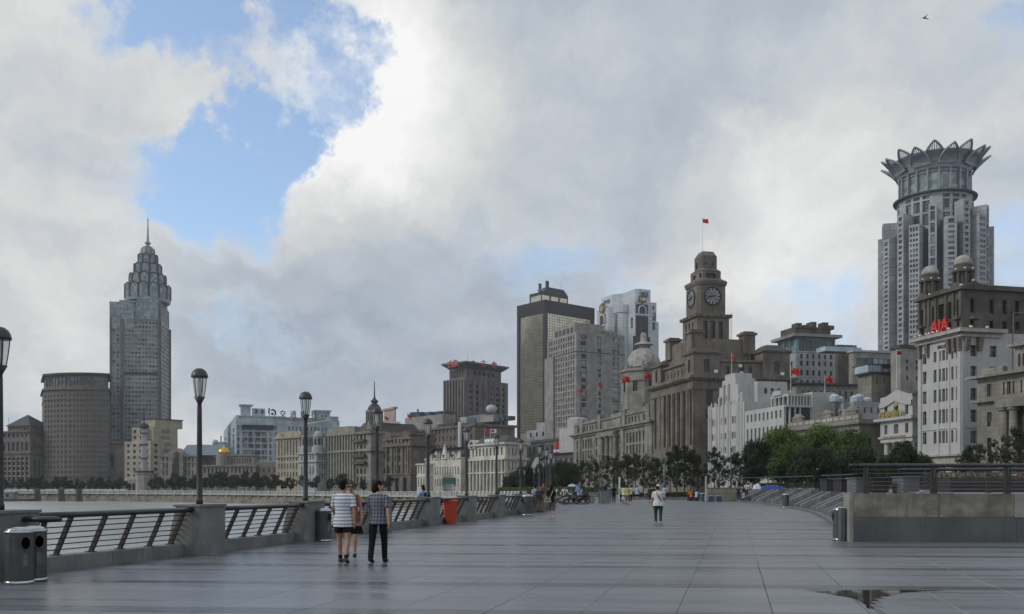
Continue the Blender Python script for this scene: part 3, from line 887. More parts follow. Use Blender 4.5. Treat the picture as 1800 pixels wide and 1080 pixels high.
b = MB(); b.box(-13, 5, -2, 2, 1.0, 4.0); b.build('cabin', 'grey_concrete', t)
b = MB(); b.box(-13, 6, -2.6, 2.6, 4.0, 4.4); b.build('roof', 'pale_panel', t)
for k in range(7):
    b = MB(); b.box(-11 + k * 2.1, -9.7 + k * 2.1, -2.06, -1.98, 1.9, 3.2); b.build('window', 'pane_dark', t)
# ------------------------------------------------------------------ the waterfront row, from the right edge of the frame into the distance
def cr(b, lst): return sorted((b.L - b.yo(a), b.L - b.yo(c)) for a, c in lst)        # pixel columns on the river front
def cs(b, lst): return sorted((b.xo(a), b.xo(c)) for a, c in lst)                     # pixel columns on the camera side
BAZ = -13.0

# -- neoclassical block at the right edge
b = Bld('portico_building', 'grey stone neoclassical block with a columned porch, cut by the right edge', 1990, 121, -16, 1718, None, zb=-.3)
yr = b.yo(1800)
def zr(py): return b.z(py, y=yr)
W = 24
P = b.rect(0, W, 0, b.L)
b.body(P, b.zb, zr(699), 'grey_stone', {0: (cr(b, [(1735, 1743)]), [(zr(800), zr(766)), (zr(745), zr(719))]), }, roof=False)
# porch: back wall coloured dark for the shade inside, columns standing in front
porch = cr(b, [(1766, 1905)])[0]
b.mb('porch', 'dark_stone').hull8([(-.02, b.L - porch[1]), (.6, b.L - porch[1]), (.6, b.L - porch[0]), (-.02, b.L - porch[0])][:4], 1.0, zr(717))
for px in (1774, 1791, 1822, 1860, 1900):
    y = b.yo(px); mbx = b.mb('column', 'grey_stone')
    mbx.lathe([(.95, 0), (.95, .5), (.72, .6), (.62, zr(722)), (.95, zr(719)), (.95, zr(715))], 14, (-1.0, y, 0))
b.mb('porch_beam', 'grey_stone').box(-2.0, -.02, b.yo(1905), b.yo(1766), zr(715), zr(700))
b.band(P, zr(700), zr(696), .8, 'grey_stone')
b.body(P, zr(696), zr(655), 'grey_stone', {0: (cr(b, [(1735, 1743), (1763, 1766), (1770, 1777), (1780, 1783), (1794, 1797), (1802, 1812), (1830, 1840), (1860, 1872)]), [(zr(690), zr(667))], dict(objs=True, style=1, frame='grey_stone'))})
b.band(P, zr(655), zr(650), 1.3, 'grey_stone')
b.mb('parapet', 'grey_stone').box(.3, 1.2, b.yo(1760), b.L - .4, zr(650), zr(637))
y1 = b.yo(1768)
Q = b.rect(1.8, W, 0, y1)
b.body(Q, zr(649), zr(604), 'grey_stone', {0: ([(y1 - b.yo(a), y1 - b.yo(c)) for a, c in ((1773, 1777), (1781, 1785), (1789, 1793), (1806, 1811), (1820, 1826))], [(zr(640), zr(617))], dict(objs=True, style=1, frame='grey_stone'))})
b.band(Q, zr(604), zr(599), .9, 'grey_stone')
b.mb('pediment', 'grey_stone').poly([(1.0, y1 + .8, zr(599)), (1.0, 0, zr(599)), (1.0, 0, zr(578))])
b.mb('pediment', 'grey_stone').hull8([(1.1, 0), (2, 0), (2, y1), (1.1, y1)], zr(599), zr(578), top=[(1.1, 0), (2, 0), (2, y1 * .45), (1.1, y1 * .45)])
b.finish()

# -- tall white building with dark stone attic and two domed cupolas
b = Bld('cupola_building', 'tall white building with dark stone top floors and two domed cupolas', 1690, 165, BAZ, 1615, 1760)
W = 34
zA = b.z(583)
P = b.rect(0, W, 0, b.L)
rw = rows_px(b, [(628, 609), (665, 642), (702, 679), (741, 716), (777, 755)])
cols = cr(b, [(1622, 1628.5), (1641, 1646), (1651, 1654), (1656, 1661), (1663, 1666), (1672, 1676), (1680.5, 1687.5)])
sc_ = cs(b, [(1706, 1717), (1740, 1752)])
b.body(P, b.z(800), zA, 'white_render', {0: (cols, rw), 1: (sc_ + [(sc_[1][0] + 6, sc_[1][0] + 7.6), (sc_[1][0] + 11, sc_[1][0] + 12.6)], rows_px(b, [(626, 606), (664, 643), (703, 682), (742, 720), (779, 757)]))}, objs=True, style=3, roof=False, depth=.45)
b.body(P, b.zb, b.z(800), 'light_stone', {0: (cr(b, [(1625, 1632), (1645, 1662), (1674, 1682)]), [(b.z(838), b.z(815))])}, part='base_wall', roof=False)
b.band(P, b.z(801), b.z(798), .7, 'light_stone')
b.band(P, b.z(752), b.z(750.5), .18, 'white_render', 'string_course')
# corner pilasters
for (y0, y1) in ((0, .9), (b.L - .9, b.L)):
    b.mb('pilaster', 'white_render').box(-.22, .02, y0, y1, b.z(798), b.z(600))
b.mb('pilaster', 'white_render').box(.02, 1.0, -.22, .0, b.z(798), b.z(600))
for px in (1649.5, 1668.5):
    y = b.yo(px); b.mb('pilaster', 'white_render').box(-.14, .02, y - .25, y + .25, b.z(798), b.z(628))
# brackets (carved) under the main cornice
for px in (1619, 1632, 1669.5, 1679.5, 1688.5):
    y = b.yo(px); mbx = b.mb('bracket', 'brown_stone')
    mbx.hull8([(-.55, y - .35), (0, y - .35), (0, y + .35), (-.55, y + .35)], b.z(616), b.z(592), top=[(-.75, y - .38), (0, y - .38), (0, y + .38), (-.75, y + .38)])
for x in (.5, 3.2): b.mb('bracket', 'brown_stone').hull8([(x, -.55), (x + .8, -.55), (x + .8, 0), (x, 0)], b.z(616), b.z(592), top=[(x - .1, -1.0), (x + .9, -1.0), (x + .9, 0), (x - .1, 0)])
PV = b.rect(0, 7.5, 0, b.L)
b.band(PV, b.z(592), b.z(587), .5, 'light_stone')
for k in range(26):
    y = b.L * (k + .5) / 26; b.mb('dentils', 'light_stone').box(-.95, -.5, y - .11, y + .11, b.z(587), b.z(584.5))
for k in range(14): b.mb('dentils', 'light_stone').box(7.5 * (k + .5) / 14 - .11, 7.5 * (k + .5) / 14 + .11, -.95, -.5, b.z(587), b.z(584.5))
b.band(PV, b.z(584.5), b.z(578), 1.3, 'light_stone')
# attic in dark stone
acol = cr(b, [(1619, 1623.5), (1638, 1643), (1649, 1661), (1667, 1672), (1682, 1686.5)])
b.body(b.rect(0, W, 0, b.L), zA, b.z(507), 'dark_stone', {
    0: (acol, rows_px(b, [(573, 562), (556, 525)]), dict(arch=True)),
    1: (cs(b, [(1705, 1713)]) + cs(b, [(1739, 1747), (1761, 1770), (1784, 1792)]), rows_px(b, [(575, 562), (549, 524)]))}, part='attic_wall', depth=.5, pane='pane_dark', roofmat='roof_brown')
for px in (1617, 1627, 1634, 1646, 1664, 1677, 1689.3):
    y = b.yo(px); b.mb('attic_pilaster', 'dark_stone').box(-.30, .02, y - .28, y + .28, b.z(558), b.z(512))
for px in (1621, 1684):
    y = b.yo(px); b.mb('balcony', 'dark_stone').box(-.8, -.02, y - .7, y + .7, b.z(561), b.z(555))
b.mb('balcony', 'dark_stone').box(b.xo(1704), b.xo(1718), -.8, -.02, b.z(561), b.z(555))
b.band(b.rect(0, W, 0, b.L), b.z(509), b.z(503.5), .75, 'dark_stone', 'attic_cornice')
for (ya, yb) in ((0, 2.9), (b.L - 2.9, b.L)):
    b.mb('gable', 'dark_stone').hull8([(-.5, ya), (.8, ya), (.8, yb), (-.5, yb)], b.z(503.4), b.z(494), top=[(-.5, (ya + yb) / 2 - .05), (.8, (ya + yb) / 2 - .05), (.8, (ya + yb) / 2 + .05), (-.5, (ya + yb) / 2 + .05)])
b.mb('gable', 'dark_stone').hull8([(0.4, -.5), (4.4, -.5), (4.4, .8), (.4, .8)], b.z(503.3), b.z(493), top=[(2.35, -.5), (2.45, -.5), (2.45, .8), (2.35, .8)])
b.mb('parapet', 'dark_stone').box(.1, .7, 3, b.L - 3, b.z(503.4), b.z(498))
b.mb('parapet', 'dark_stone').box(6, W, 1.0, 12, b.z(503.4), b.z(496))
def cupola(b, cx, cy, z0, py0, mat):
    k = b.Y / F
    t = MB(); t.lathe([(1.9, 0), (1.9, .5), (1.35, .55), (1.35, 2.9), (1.95, 3.0), (2.05, 3.35), (1.6, 3.4), (1.55, 4.1), (1.62, 4.2), (1.62, 4.45)], 16, (cx, cy, z0)); t.build('cupola_drum', mat, b.root)
    c = MB(); c.lathe([(.20, .55), (.18, 2.95)], 8)
    cm = c.mesh('cupola_column', mat)
    for q in range(8):
        a = 2 * math.pi * (q + .5) / 8; link('cupola_column', cm, b.root, Matrix.Translation((cx + 1.68 * math.cos(a), cy + 1.68 * math.sin(a), z0)))
    w = MB()
    for q in range(8):
        a = 2 * math.pi * q / 8
        w.box(1.30, 1.38, -.28, .28, z0 + .9, z0 + 2.6, 0, Matrix.Translation((cx, cy, 0)) @ Matrix.Rotation(a, 4, 'Z'))
    w.build('cupola_opening', 'pane_dark', b.root)
    d = MB(); d.lathe([(1.55, 4.45), (1.56, 4.8), (1.45, 5.3), (1.15, 5.8), (.7, 6.1), (.25, 6.22), (.001, 6.25)], 18, (cx, cy, z0)); d.build('cupola_dome', 'grey_dome', b.root, True)
cupola(b, 1.9, 1.9, b.z(504), 447, 'dark_stone')
yf = b.L - 1.4
cupola(b, 1.4, yf, b.z(504), 465, 'dark_stone')
# red roof letters facing the river, and small black lettering under the cornice
tm = text_mesh('AIA', 3.3, .14, 'red_letter', .05)
ya = b.yo(1644)
link('lettering', tm, b.root, Matrix.Translation((-.95, ya, b.z(577) + .05)) @ Matrix.Rotation(R(-90), 4, 'Z') @ Matrix.Rotation(R(90), 4, 'X') @ Matrix.Diagonal((.92, 1, 1, 1)))
for px in (1640, 1650, 1661):
    y = b.yo(px); b.mb('letter_frame', 'rail_metal').box(-.8, -.7, y - .05, y + .05, b.z(578), b.z(566))
tm = text_mesh('EALUDD', .86, .05, 'black_letter', .02)
link('small_lettering', tm, b.root, Matrix.Translation((-.06, b.yo(1648.5), b.z(605))) @ Matrix.Rotation(R(-90), 4, 'Z') @ Matrix.Rotation(R(90), 4, 'X'))
# white floodlights on the ledges
fl = MB(); fl.box(-.22, .22, -.18, .18, .15, .45); fl.box(-.04, .04, -.04, .04, 0, .15); fl = fl.mesh('floodlight', 'lamp_white')
for px in (1618, 1627, 1638, 1643, 1650, 1657, 1677): link('floodlight', fl, b.root, Matrix.Translation((-1.1, b.yo(px), b.z(578))))
for x in (1.2, 4.6): link('floodlight', fl, b.root, Matrix.Translation((x, -1.0, b.z(578))))
for (x, y) in ((.2, .3), (2.6, .2), (.2, 3.2), (.2, b.L - .4), (.2, b.L - 3)): link('floodlight', fl, b.root, Matrix.Translation((x, y, b.z(503)) if (x, y) != (2.6, .2) else (x, y, b.z(494))))
for cx, cy in ((1.9, 1.9), (1.4, yf)):
    for q in (3.3, 4.2, 5.1): link('floodlight', fl, b.root, Matrix.Translation((cx + 1.8 * math.cos(q), cy + 1.8 * math.sin(q), b.z(504) + 3.36)) @ Matrix.Scale(.7, 4))
pp = MB(); pp.loft([(10.9, -.12, b.z(800)), (10.9, -.12, b.z(548)), (11, -.12, b.z(546)), (15, -.12, b.z(545))], .09, 6); pp.build('downpipe', 'grey_concrete', b.root)
b.finish()

# -- small white bank with a curved gable and gilt characters
b = Bld('gabled_bank', 'small white bank front with curved gable and gilt characters', 1604, 181, BAZ, 1547.5, 1620)
W = 16
P = b.rect(0, W, 0, b.L)
b.body(P, b.z(775), b.z(696), 'white_render', {0: (cr(b, [(1554.5, 1560), (1571, 1579), (1591, 1596.5)]), rows_px(b, [(760, 743), (727, 709)]))}, objs=True, style=1, depth=.4)
b.body(b.rect(2.2, W, 0, b.L), b.zb, b.z(775), 'white_render', {}, roof=False)
for px in (1552, 1567, 1584, 1600): b.mb('column', 'white_render').lathe([(.75, 0), (.75, .5), (.58, .6), (.5, b.z(778)), (.8, b.z(776.5)), (.8, b.z(775))], 12, (.9, b.yo(px), 0))
b.band(P, b.z(736), b.z(731), 1.0, 'white_render')
b.band(P, b.z(768), b.z(764), .35, 'white_render', 'string_course')
mbx = b.mb('gable', 'white_render')
zs = [(0, 692), (.18, 690.5), (.34, 686), (.5, 681.5), (.66, 686), (.82, 690.5), (1, 692)]
for (t0, p0), (t1, p1) in zip(zs, zs[1:]):
    for off, dz, hh in ((0, 0, None), (-.35, -1.2, 1.0)):
        za, zb2 = b.z(p0) + dz, b.z(p1) + dz
        lo = b.z(697) if hh is None else None
        y0, y1 = b.L * t0, b.L * t1
        x0, x1 = (-.02, .7) if hh is None else (-.35, -.03)
        a = [(x0, y1, lo if lo else zb2 - hh), (x0, y0, lo if lo else za - hh), (x0, y0, za), (x0, y1, zb2)]
        c = [(x1, p[1], p[2]) for p in a]
        mbx.poly(a); mbx.poly(list(reversed(c)))
        mbx.poly([a[3], a[2], c[2], c[3]]); mbx.poly([a[0], c[0], c[1], a[1]])
b.mb('parapet', 'dark_stone').box(.75, W, -.25, .4, b.z(696), b.z(688))
tm = text_mesh('招商银行', 1.55, .12, 'gilt_letter', .02)
link('lettering', tm, b.root, Matrix.Translation((-.75, b.yo(1550.5), b.z(731) + .15)) @ Matrix.Rotation(R(-90), 4, 'Z') @ Matrix.Rotation(R(90), 4, 'X') @ Matrix.Diagonal((1.25, 1, 1, 1)))
e = MB(); e.lathe([(.001, 0), (.75, 0), (.8, .1), (.55, .18), (.001, .2)], 14, (0, 0, 0)); e.build('emblem', 'gilt_letter', b.root).matrix_local = Matrix.Translation((-.02, b.yo(1575.5), b.z(703.5))) @ Matrix.Rotation(R(-90), 4, 'Y') @ Matrix.Diagonal((1.2, .8, 1, 1))
tm = text_mesh('CHINA MERCHANTS BANK', .62, .03, 'gilt_letter')
link('lettering', tm, b.root, Matrix.Translation((-.42, b.yo(1554), b.z(767.6))) @ Matrix.Rotation(R(-90), 4, 'Z') @ Matrix.Rotation(R(90), 4, 'X'))
b.finish()

# -- stone building with ornate parapet and urns
b = Bld('parapet_building', 'low brown stone building with a carved parapet behind the broad tree', 1511, 193, BAZ, 1386, 1548)
W = 14
P = b.rect(0, W, 0, b.L)
b.body(P, b.zb, b.z(737), 'tan_wall', {0: (even(7, b.L, .4, 1), rows_px(b, [(835, 805), (792, 766)])), 1: (even(3, W, .3), rows_px(b, [(835, 805), (790, 770)]))}, roofmat='roof_brown')
b.band(P, b.z(745), b.z(737.5), .9, 'tan_wall')
b.mb('parapet', 'tan_wall').box(-.1, .5, 0, b.L, b.z(737), b.z(727))
for px in (1496, 1452, 1402):
    y = b.yo(px); mbx = b.mb('parapet_crest', 'tan_wall')
    mbx.hull8([(-.2, y - 2.1), (.6, y - 2.1), (.6, y + 2.1), (-.2, y + 2.1)], b.z(727), b.z(720)); mbx.hull8([(-.35, y - 2.3), (.75, y - 2.3), (.75, y + 2.3), (-.35, y + 2.3)], b.z(720), b.z(712), top=[(-.1, y - .3), (.5, y - .3), (.5, y + .3), (-.1, y + .3)])
for k in range(12):
    y = b.L * (k + .5) / 12; b.mb('parapet_panel', 'light_stone').box(-.22, -.11, y - b.L / 30, y + b.L / 30, b.z(735), b.z(729))
for px in (1440, 1447, 1475): b.mb('urn', 'tan_wall').lathe([(.25, 0), (.3, .2), (.14, .4), (.45, .9), (.4, 1.3), (.1, 1.5), (.05, 1.9)], 8, (.2, b.yo(px), b.z(727)))
b.finish()

# -- low white modern building with open roof frames
b = Bld('white_frame_building', 'low white building with open concrete roof frames and small square windows', 1378, 224, BAZ, 1309, 1466)
P = b.rect(0, b.W, 0, b.L)
wc = even(9, b.L, .42, .6)
b.body(P, b.zb, b.z(712), 'white_render', {0: (wc, rows_px(b, [(835, 815), (800, 783), (771, 747), (734, 720)]))}, objs=True, style=1, depth=.4, roof=False)
b.mb('roof', 'white_render').poly([(p[0], p[1], b.z(712)) for p in P])
# flat dark panel on the camera side, framed; its colour gives a hollow's shade
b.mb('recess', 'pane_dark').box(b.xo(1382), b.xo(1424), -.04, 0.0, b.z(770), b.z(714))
for px in (1386, 1395, 1404): b.mb('fin', 'white_render').box(b.xo(px), b.xo(px) + .35, -.5, -.05, b.z(770), b.z(714))
b.mb('recess_frame', 'white_render').box(b.xo(1379), b.xo(1426), -.6, -.05, b.z(716), b.z(712.5))
for px in (1443, 1458): b.mb('slot', 'pane_dark').box(b.xo(px), b.xo(px + 4), -.05, .0, b.z(728), b.z(714))
# roof storey: open frame of posts, solid block on the right
zt, zl = b.z(692), b.z(711.8)
y1 = b.yo(1347)
b.mb('roof_frame', 'white_render').box(1.2, b.xo(1426), .3, y1, zt - .55, zt)
for k in range(8):
    x = 1.2 + (b.xo(1426) - 1.6) * k / 7
    b.mb('roof_post', 'white_render').box(x, x + .4, .3, .7, zl, zt - .55)
for k in range(4):
    y = .8 + (y1 - 1.2) * (k + 1) / 4; b.mb('roof_post', 'white_render').box(1.2, 1.6, y - .2, y + .2, zl, zt - .55)
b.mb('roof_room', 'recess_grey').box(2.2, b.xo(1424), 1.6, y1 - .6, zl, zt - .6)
b.mb('roof_block', 'white_render').box(b.xo(1427), b.xo(1467), -.2, 14, zl - 8, b.z(688))
for px in (1399, ): b.mb('roof_room', 'white_render').box(b.xo(1383), b.xo(1409), 3, 7, zt, b.z(684))
b.finish()

# -- white art deco building with stepped crest and vertical fins
b = Bld('fluted_white_building', 'white building with tall fins and a stepped crest beside the clock tower block', 1308, 246, BAZ, 1246, 1330)
W = 16
P = b.rect(0, W, 0, b.L)
c0 = cr(b, [(1251.5, 1254), (1256, 1258.5), (1268, 1270.5), (1274, 1276.5), (1286.5, 1289.5), (1291, 1294)])
b.body(P, b.zb, b.z(706), 'white_render', {0: (c0, rows_px(b, [(838, 826), (816, 803), (794, 783), (769, 757), (742, 729)])), 1: (even(3, W, .3, 2), rows_px(b, [(816, 803), (794, 783), (769, 757), (742, 729)]))}, objs=True, style=1, depth=.35)
for px, tp in ((1247, 704), (1250, 708), (1260, 702), (1265, 690), (1272, 668), (1280, 668), (1284, 700), (1296, 700), (1299, 694), (1304, 690)):
    y = b.yo(px); r = .42
    mbx = b.mb('fin', 'white_render'); mbx.lathe([(r, b.zb), (r, b.z(tp) - .3), (r * .6, b.z(tp)), (.02, b.z(tp) + .25)], 8, (-.05, y, 0))
yA, yB = b.yo(1296), b.yo(1263)
st = b.rect(.25, 7, yA, yB); b.body(st, b.z(706), b.z(672), 'white_render', {}, part='crest')
yA2, yB2 = b.yo(1290), b.yo(1267); b.body(b.rect(.5, 6.5, yA2, yB2), b.z(672), b.z(660), 'white_render', {}, part='crest')
b.body(b.rect(.8, 6, b.yo(1287), b.yo(1270)), b.z(660), b.z(650), 'white_render', {}, part='crest')
for px in (1268, 1276): b.mb('slot_window', 'pane').box(.15, .24, b.yo(px + 1.2), b.yo(px - 1), b.z(730), b.z(690))
q = b.rect(5, 14, 2, b.yo(1296)); b.body(q, b.z(706), b.z(668), 'white_render', {1: (even(3, 9, .5, 1.5), rows_px(b, [(690, 680)]))}, part='stair_block')
for k in range(9):
    y = b.L * (k + .5) / 9; b.mb('finial', 'white_render').lathe([(.3, 0), (.34, .8), (.12, 1.2), (.02, 1.8)], 6, (.3, y, b.z(706)))
b.finish()

# -- customs house with the clock tower
b = Bld('clock_tower_building', 'massive brown stone building topped by the clock tower', 1218, 277, BAZ, 1143, 1392)
W = b.W; L = b.L
P = b.rect(0, W, 0, L)
slits = [(1150.5, 1154), (1166.5, 1171), (1175.5, 1180), (1184, 1188), (1192, 1196.5), (1201, 1205), (1212.5, 1216)]
b.body(P, b.z(790), b.z(662), 'customs_stone', {0: (cr(b, slits), rows_px(b, [(782, 686)]), dict(depth=1.0)),
       1: (cs(b, [(1241, 1253), (1268, 1279), (1300, 1311), (1330, 1341), (1355, 1369)]), rows_px(b, [(735, 720), (712, 684)]))}, roof=False, pane='pane_dark')
b.body(offset(P, .5), b.zb, b.z(790), 'customs_stone', {0: (even(5, L + 1, .35, 2), rows_px(b, [(845, 815)])), 1: (even(6, W + 1, .3, 2), rows_px(b, [(845, 815)]))}, part='base_wall')
for a, c in slits:                                     # glazing bars across the tall openings
    for py in range(700, 782, 13):
        y0, y1 = b.yo(c), b.yo(a); b.mb('spandrel', 'dark_stone').box(.6, .98, y0 + .02, y1 - .02, b.z(py), b.z(py - 3.5))
for a, c in zip(slits, slits[1:]):
    y = (b.yo(a[1]) + b.yo(c[0])) / 2; b.mb('pilaster', 'customs_stone').box(-.32, .02, y - .62, y + .62, b.z(786), b.z(684))
b.band(P, b.z(684), b.z(682.5), .4, 'customs_stone', 'string_course')
b.band(P, b.z(668), b.z(664.5), .7, 'customs_stone')
b.band(P, b.z(664.5), b.z(660), 1.5, 'customs_stone')
for k in range(22):
    y = L * (k + .5) / 22; b.mb('dentils', 'customs_stone').box(-1.3, -.7, y - .4, y + .4, b.z(667), b.z(664.6))
for k in range(22):
    x = W * (k + .5) / 22; b.mb('dentils', 'customs_stone').box(x - .4, x + .4, -1.3, -.7, b.z(667), b.z(664.6))
# attic, set back, with corner pavilions
zc = b.z(660)
A = b.rect(1.6, W - 1, 1.6, L - 1.6)
b.body(A, zc, b.z(632), 'customs_stone', {0: (even(7, L - 3.2, .25, 6), rows_px(b, [(652, 641)])), 1: (cs(b, [(1272, 1278), (1296, 1303), (1312, 1318)]), rows_px(b, [(655, 640)]))}, part='attic_wall', pane='pane_dark')
b.band(A, b.z(633), b.z(629), .7, 'customs_stone', 'attic_cornice')
def pavilion(x0, x1, y0, y1, top, roof):
    q = b.rect(x0, x1, y0, y1)
    b.body(q, zc, b.z(top), 'customs_stone', {0: (even(1, y1 - y0, .22), [(zc + 1.2, zc + 5.2)], dict(arch=True)), 1: (even(1, x1 - x0, .22), [(zc + 1.2, zc + 5.2)], dict(arch=True))}, part='pavilion', pane='pane_dark')
    b.band(q, b.z(top + 3), b.z(top), .55, 'dark_stone', 'pavilion_cornice')
    b.mb('pavilion_roof', 'roof_brown').hull8(offset(q, .3), b.z(top), b.z(roof), top=offset(q, -2.3))
pavilion(.4, 9.0, .4, 7.2, 618, 607)
pavilion(.4, 8.0, L - 8.5, L - .4, 622, 611)
pavilion(W - 9.5, W - .5, .4, 8.5, 611, 599)
# tower podium with pedestals
tx, ty = 12.1, 17.0
Yt = 296.0
def zt(py): return zat(py, 291.0)
b.body(b.rect(tx - 9, tx + 11, ty - 10, ty + 9), b.z(632), zt(600), 'customs_stone', {}, part='podium')
for (x, y) in ((tx - 8, ty + 8), (tx - 8, ty - 9), (tx + 10, ty - 9), (tx + 10, ty + 8)):
    mbx = b.mb('pedestal', 'customs_stone'); mbx.box(x - 1.9, x + 1.9, y - 1.9, y + 1.9, zt(625), zt(592)); mbx.box(x - 2.4, x + 2.4, y - 2.4, y + 2.4, zt(592), zt(588)); mbx.box(x - 1.7, x + 1.7, y - 1.7, y + 1.7, zt(588), zt(585.5))
def tw(h): return b.rect(tx - h, tx + h, ty - h, ty + h)
T1 = tw(5.55)
b.body(T1, zt(601), zt(556), 'customs_stone', {0: ([(2.1, 3.2), (4.6, 5.8), (7.2, 8.3)], [(zt(596), zt(565))]), 1: ([(2.2, 3.6), (4.8, 6.3), (7.5, 8.9)], [(zt(596), zt(565))])}, part='tower_shaft', pane='pane_dark', depth=.6)
b.band(T1, zt(558), zt(553), .8, 'customs_stone', 'tower_cornice')
for k in range(5):
    x = tx - 4.6 + 2.3 * k; b.mb('tower_boss', 'dark_stone').box(x - .3, x + .3, ty - 6.7, ty - 6.36, zt(556.5), zt(554)); y = ty - 4.6 + 2.3 * k; b.mb('tower_boss', 'dark_stone').box(tx - 6.7, tx - 6.36, y - .3, y + .3, zt(556.5), zt(554))
T2 = tw(5.0); c = 1.0
T2c = [(tx - 5, ty + 4), (tx - 5, ty - 4), (tx - 4, ty - 5), (tx + 4, ty - 5), (tx + 5, ty - 4), (tx + 5, ty + 4), (tx + 4, ty + 5), (tx - 4, ty + 5)]
b.body(T2c, zt(553), zt(498), 'customs_stone', {}, part='clock_stage')
b.band(T2c, zt(500), zt(497), .35, 'customs_stone', 'tower_cornice'); b.band(T2c, zt(497), zt(492.5), .55, 'customs_stone', 'tower_cornice')
b.mb('tower_shoulder', 'customs_stone').hull8(offset(T2c, .3), zt(492.5), zt(488), top=offset(T2c, -1.0))
T3 = [(tx + p[0], ty + p[1]) for p in ((-4, 2.8), (-4, -2.8), (-2.8, -4), (2.8, -4), (4, -2.8), (4, 2.8), (2.8, 4), (-2.8, 4))]
b.body(T3, zt(489), zt(474), 'customs_stone', {0: (even(1, 5.6, .35), [(zt(487), zt(479))]), 1: (even(1, 1.7, .35), [(zt(487), zt(479))]), 2: (even(1, 5.6, .62), [(zt(487), zt(479))])}, part='belfry', pane='pane_dark', depth=.8)
b.mb('belfry_shoulder', 'customs_stone').hull8(offset(T3, .15), zt(474), zt(469), top=offset(T3, -1.0))
T4 = offset(T3, -1.15)
b.body(T4, zt(469), zt(446), 'brown_stone', {2: (even(2, (Vector(T4[3]) - Vector(T4[2])).length, .25), [(zt(463), zt(458))]), 0: (even(1, 3.6, .3), [(zt(467), zt(456))])}, part='lantern', pane='pane_dark')
b.mb('lantern_cap', 'customs_stone').hull8(offset(T4, -.02), zt(446), zt(439), top=offset(T4, -.9))
b.mb('lantern_cap', 'customs_stone').hull8(offset(T4, -.95), zt(439), zt(437.5))
# clocks: a ring, dial, hour bars, minute dots and two hands
def clock(Mx):
    rim = MB(); rim.lathe([(2.70, 0), (3.0, 0), (3.0, .25), (2.70, .3), (2.70, 0)], 40, caps=False)
    link('clock_rim', rim.mesh('clock_rim', 'clock_black'), b.root, Mx)
    d = MB(); d.lathe([(.001, .06), (2.74, .06)], 40); link('clock_dial', d.mesh('clock_dial', 'clock_white'), b.root, Mx)
    hb = MB(); hb.box(-.13, .13, 1.75, 2.62, .08, .14); hbm = hb.mesh('hour_mark', 'clock_black')
    for k in range(12): link('hour_mark', hbm, b.root, Mx @ Matrix.Rotation(2 * math.pi * k / 12, 4, 'Z') @ Matrix.Diagonal((1.5 if k % 3 == 0 else 1, 1, 1, 1)))
    r2 = MB()
    for k in range(60):
        r2.box(-.03, .03, 2.5, 2.66, .08, .12, 0, Matrix.Rotation(2 * math.pi * k / 60, 4, 'Z'))
    for k in range(12): r2.box(-.05, .05, .6, 1.25, .08, .11, 0, Matrix.Rotation(2 * math.pi * (k + .5) / 12, 4, 'Z'))
    r2.lathe([(1.3, .08), (1.38, .08), (1.38, .11), (1.3, .11)], 36, caps=False)
    o = r2.build('minute_track', 'clock_black', b.root); o.matrix_local = Mx; o['kind'] = 'stuff'
    for nm, ang, ln, wd, z in (('hour_hand', -(8.7 / 12) * 360, 1.6, .17, .2), ('minute_hand', -(42 / 60) * 360, 2.5, .13, .26)):
        h = MB(); h.hull8([(-wd, -.7), (wd, -.7), (wd * .6, ln), (-wd * .6, ln)], z, z + .05); h.lathe([(.3, z - .05), (.3, z + .05)], 12)
        link(nm, h.mesh(nm, 'clock_black'), b.root, Mx @ Matrix.Rotation(R(ang), 4, 'Z'))
zc2 = zt(520.5)
clock(Matrix.Translation((tx + .05, ty - 5.02, zc2)) @ Matrix.Rotation(R(90), 4, 'X'))
clock(Matrix.Translation((tx - 5.02, ty, zc2)) @ Matrix.Rotation(R(-90), 4, 'Z') @ Matrix.Rotation(R(90), 4, 'X'))
ac = MB(); ac.box(-.55, .55, -.3, 0, 0, .9); ac = ac.mesh('air_conditioner', 'lamp_white')
for px, py in ((1259, 654), (1305, 642), (1307, 655), (1376, 655)): link('air_conditioner', ac, b.root, Matrix.Translation((b.xo(px), .35 if px in (1259, 1376) else 1.55, b.z(py))))
for px, py, h in ((1312, 612, 5), (1335, 600, 4)): b.mb('aerial', 'steel_rod').loft([(b.xo(px), 6, b.z(632)), (b.xo(px), 6, b.z(588))], .06, 4)
b.mb('access_ladder', 'steel_rod').loft([(tx + 5.9, ty - 5.6, zt(600)), (tx + 5.9, ty - 5.6, zt(549))], .05, 4)
for k in range(24): b.mb('access_ladder', 'steel_rod').loft([(tx + 5.9, ty - 5.6, zt(598 - 2 * k)), (tx + 6.5, ty - 5.6, zt(598 - 2 * k))], .03, 3)
b.mb('access_ladder', 'steel_rod').loft([(tx + 6.5, ty - 5.6, zt(600)), (tx + 6.5, ty - 5.6, zt(549))], .05, 4)
b.finish()
CUST = b; TOWER = (tx, ty, zt(437.5))

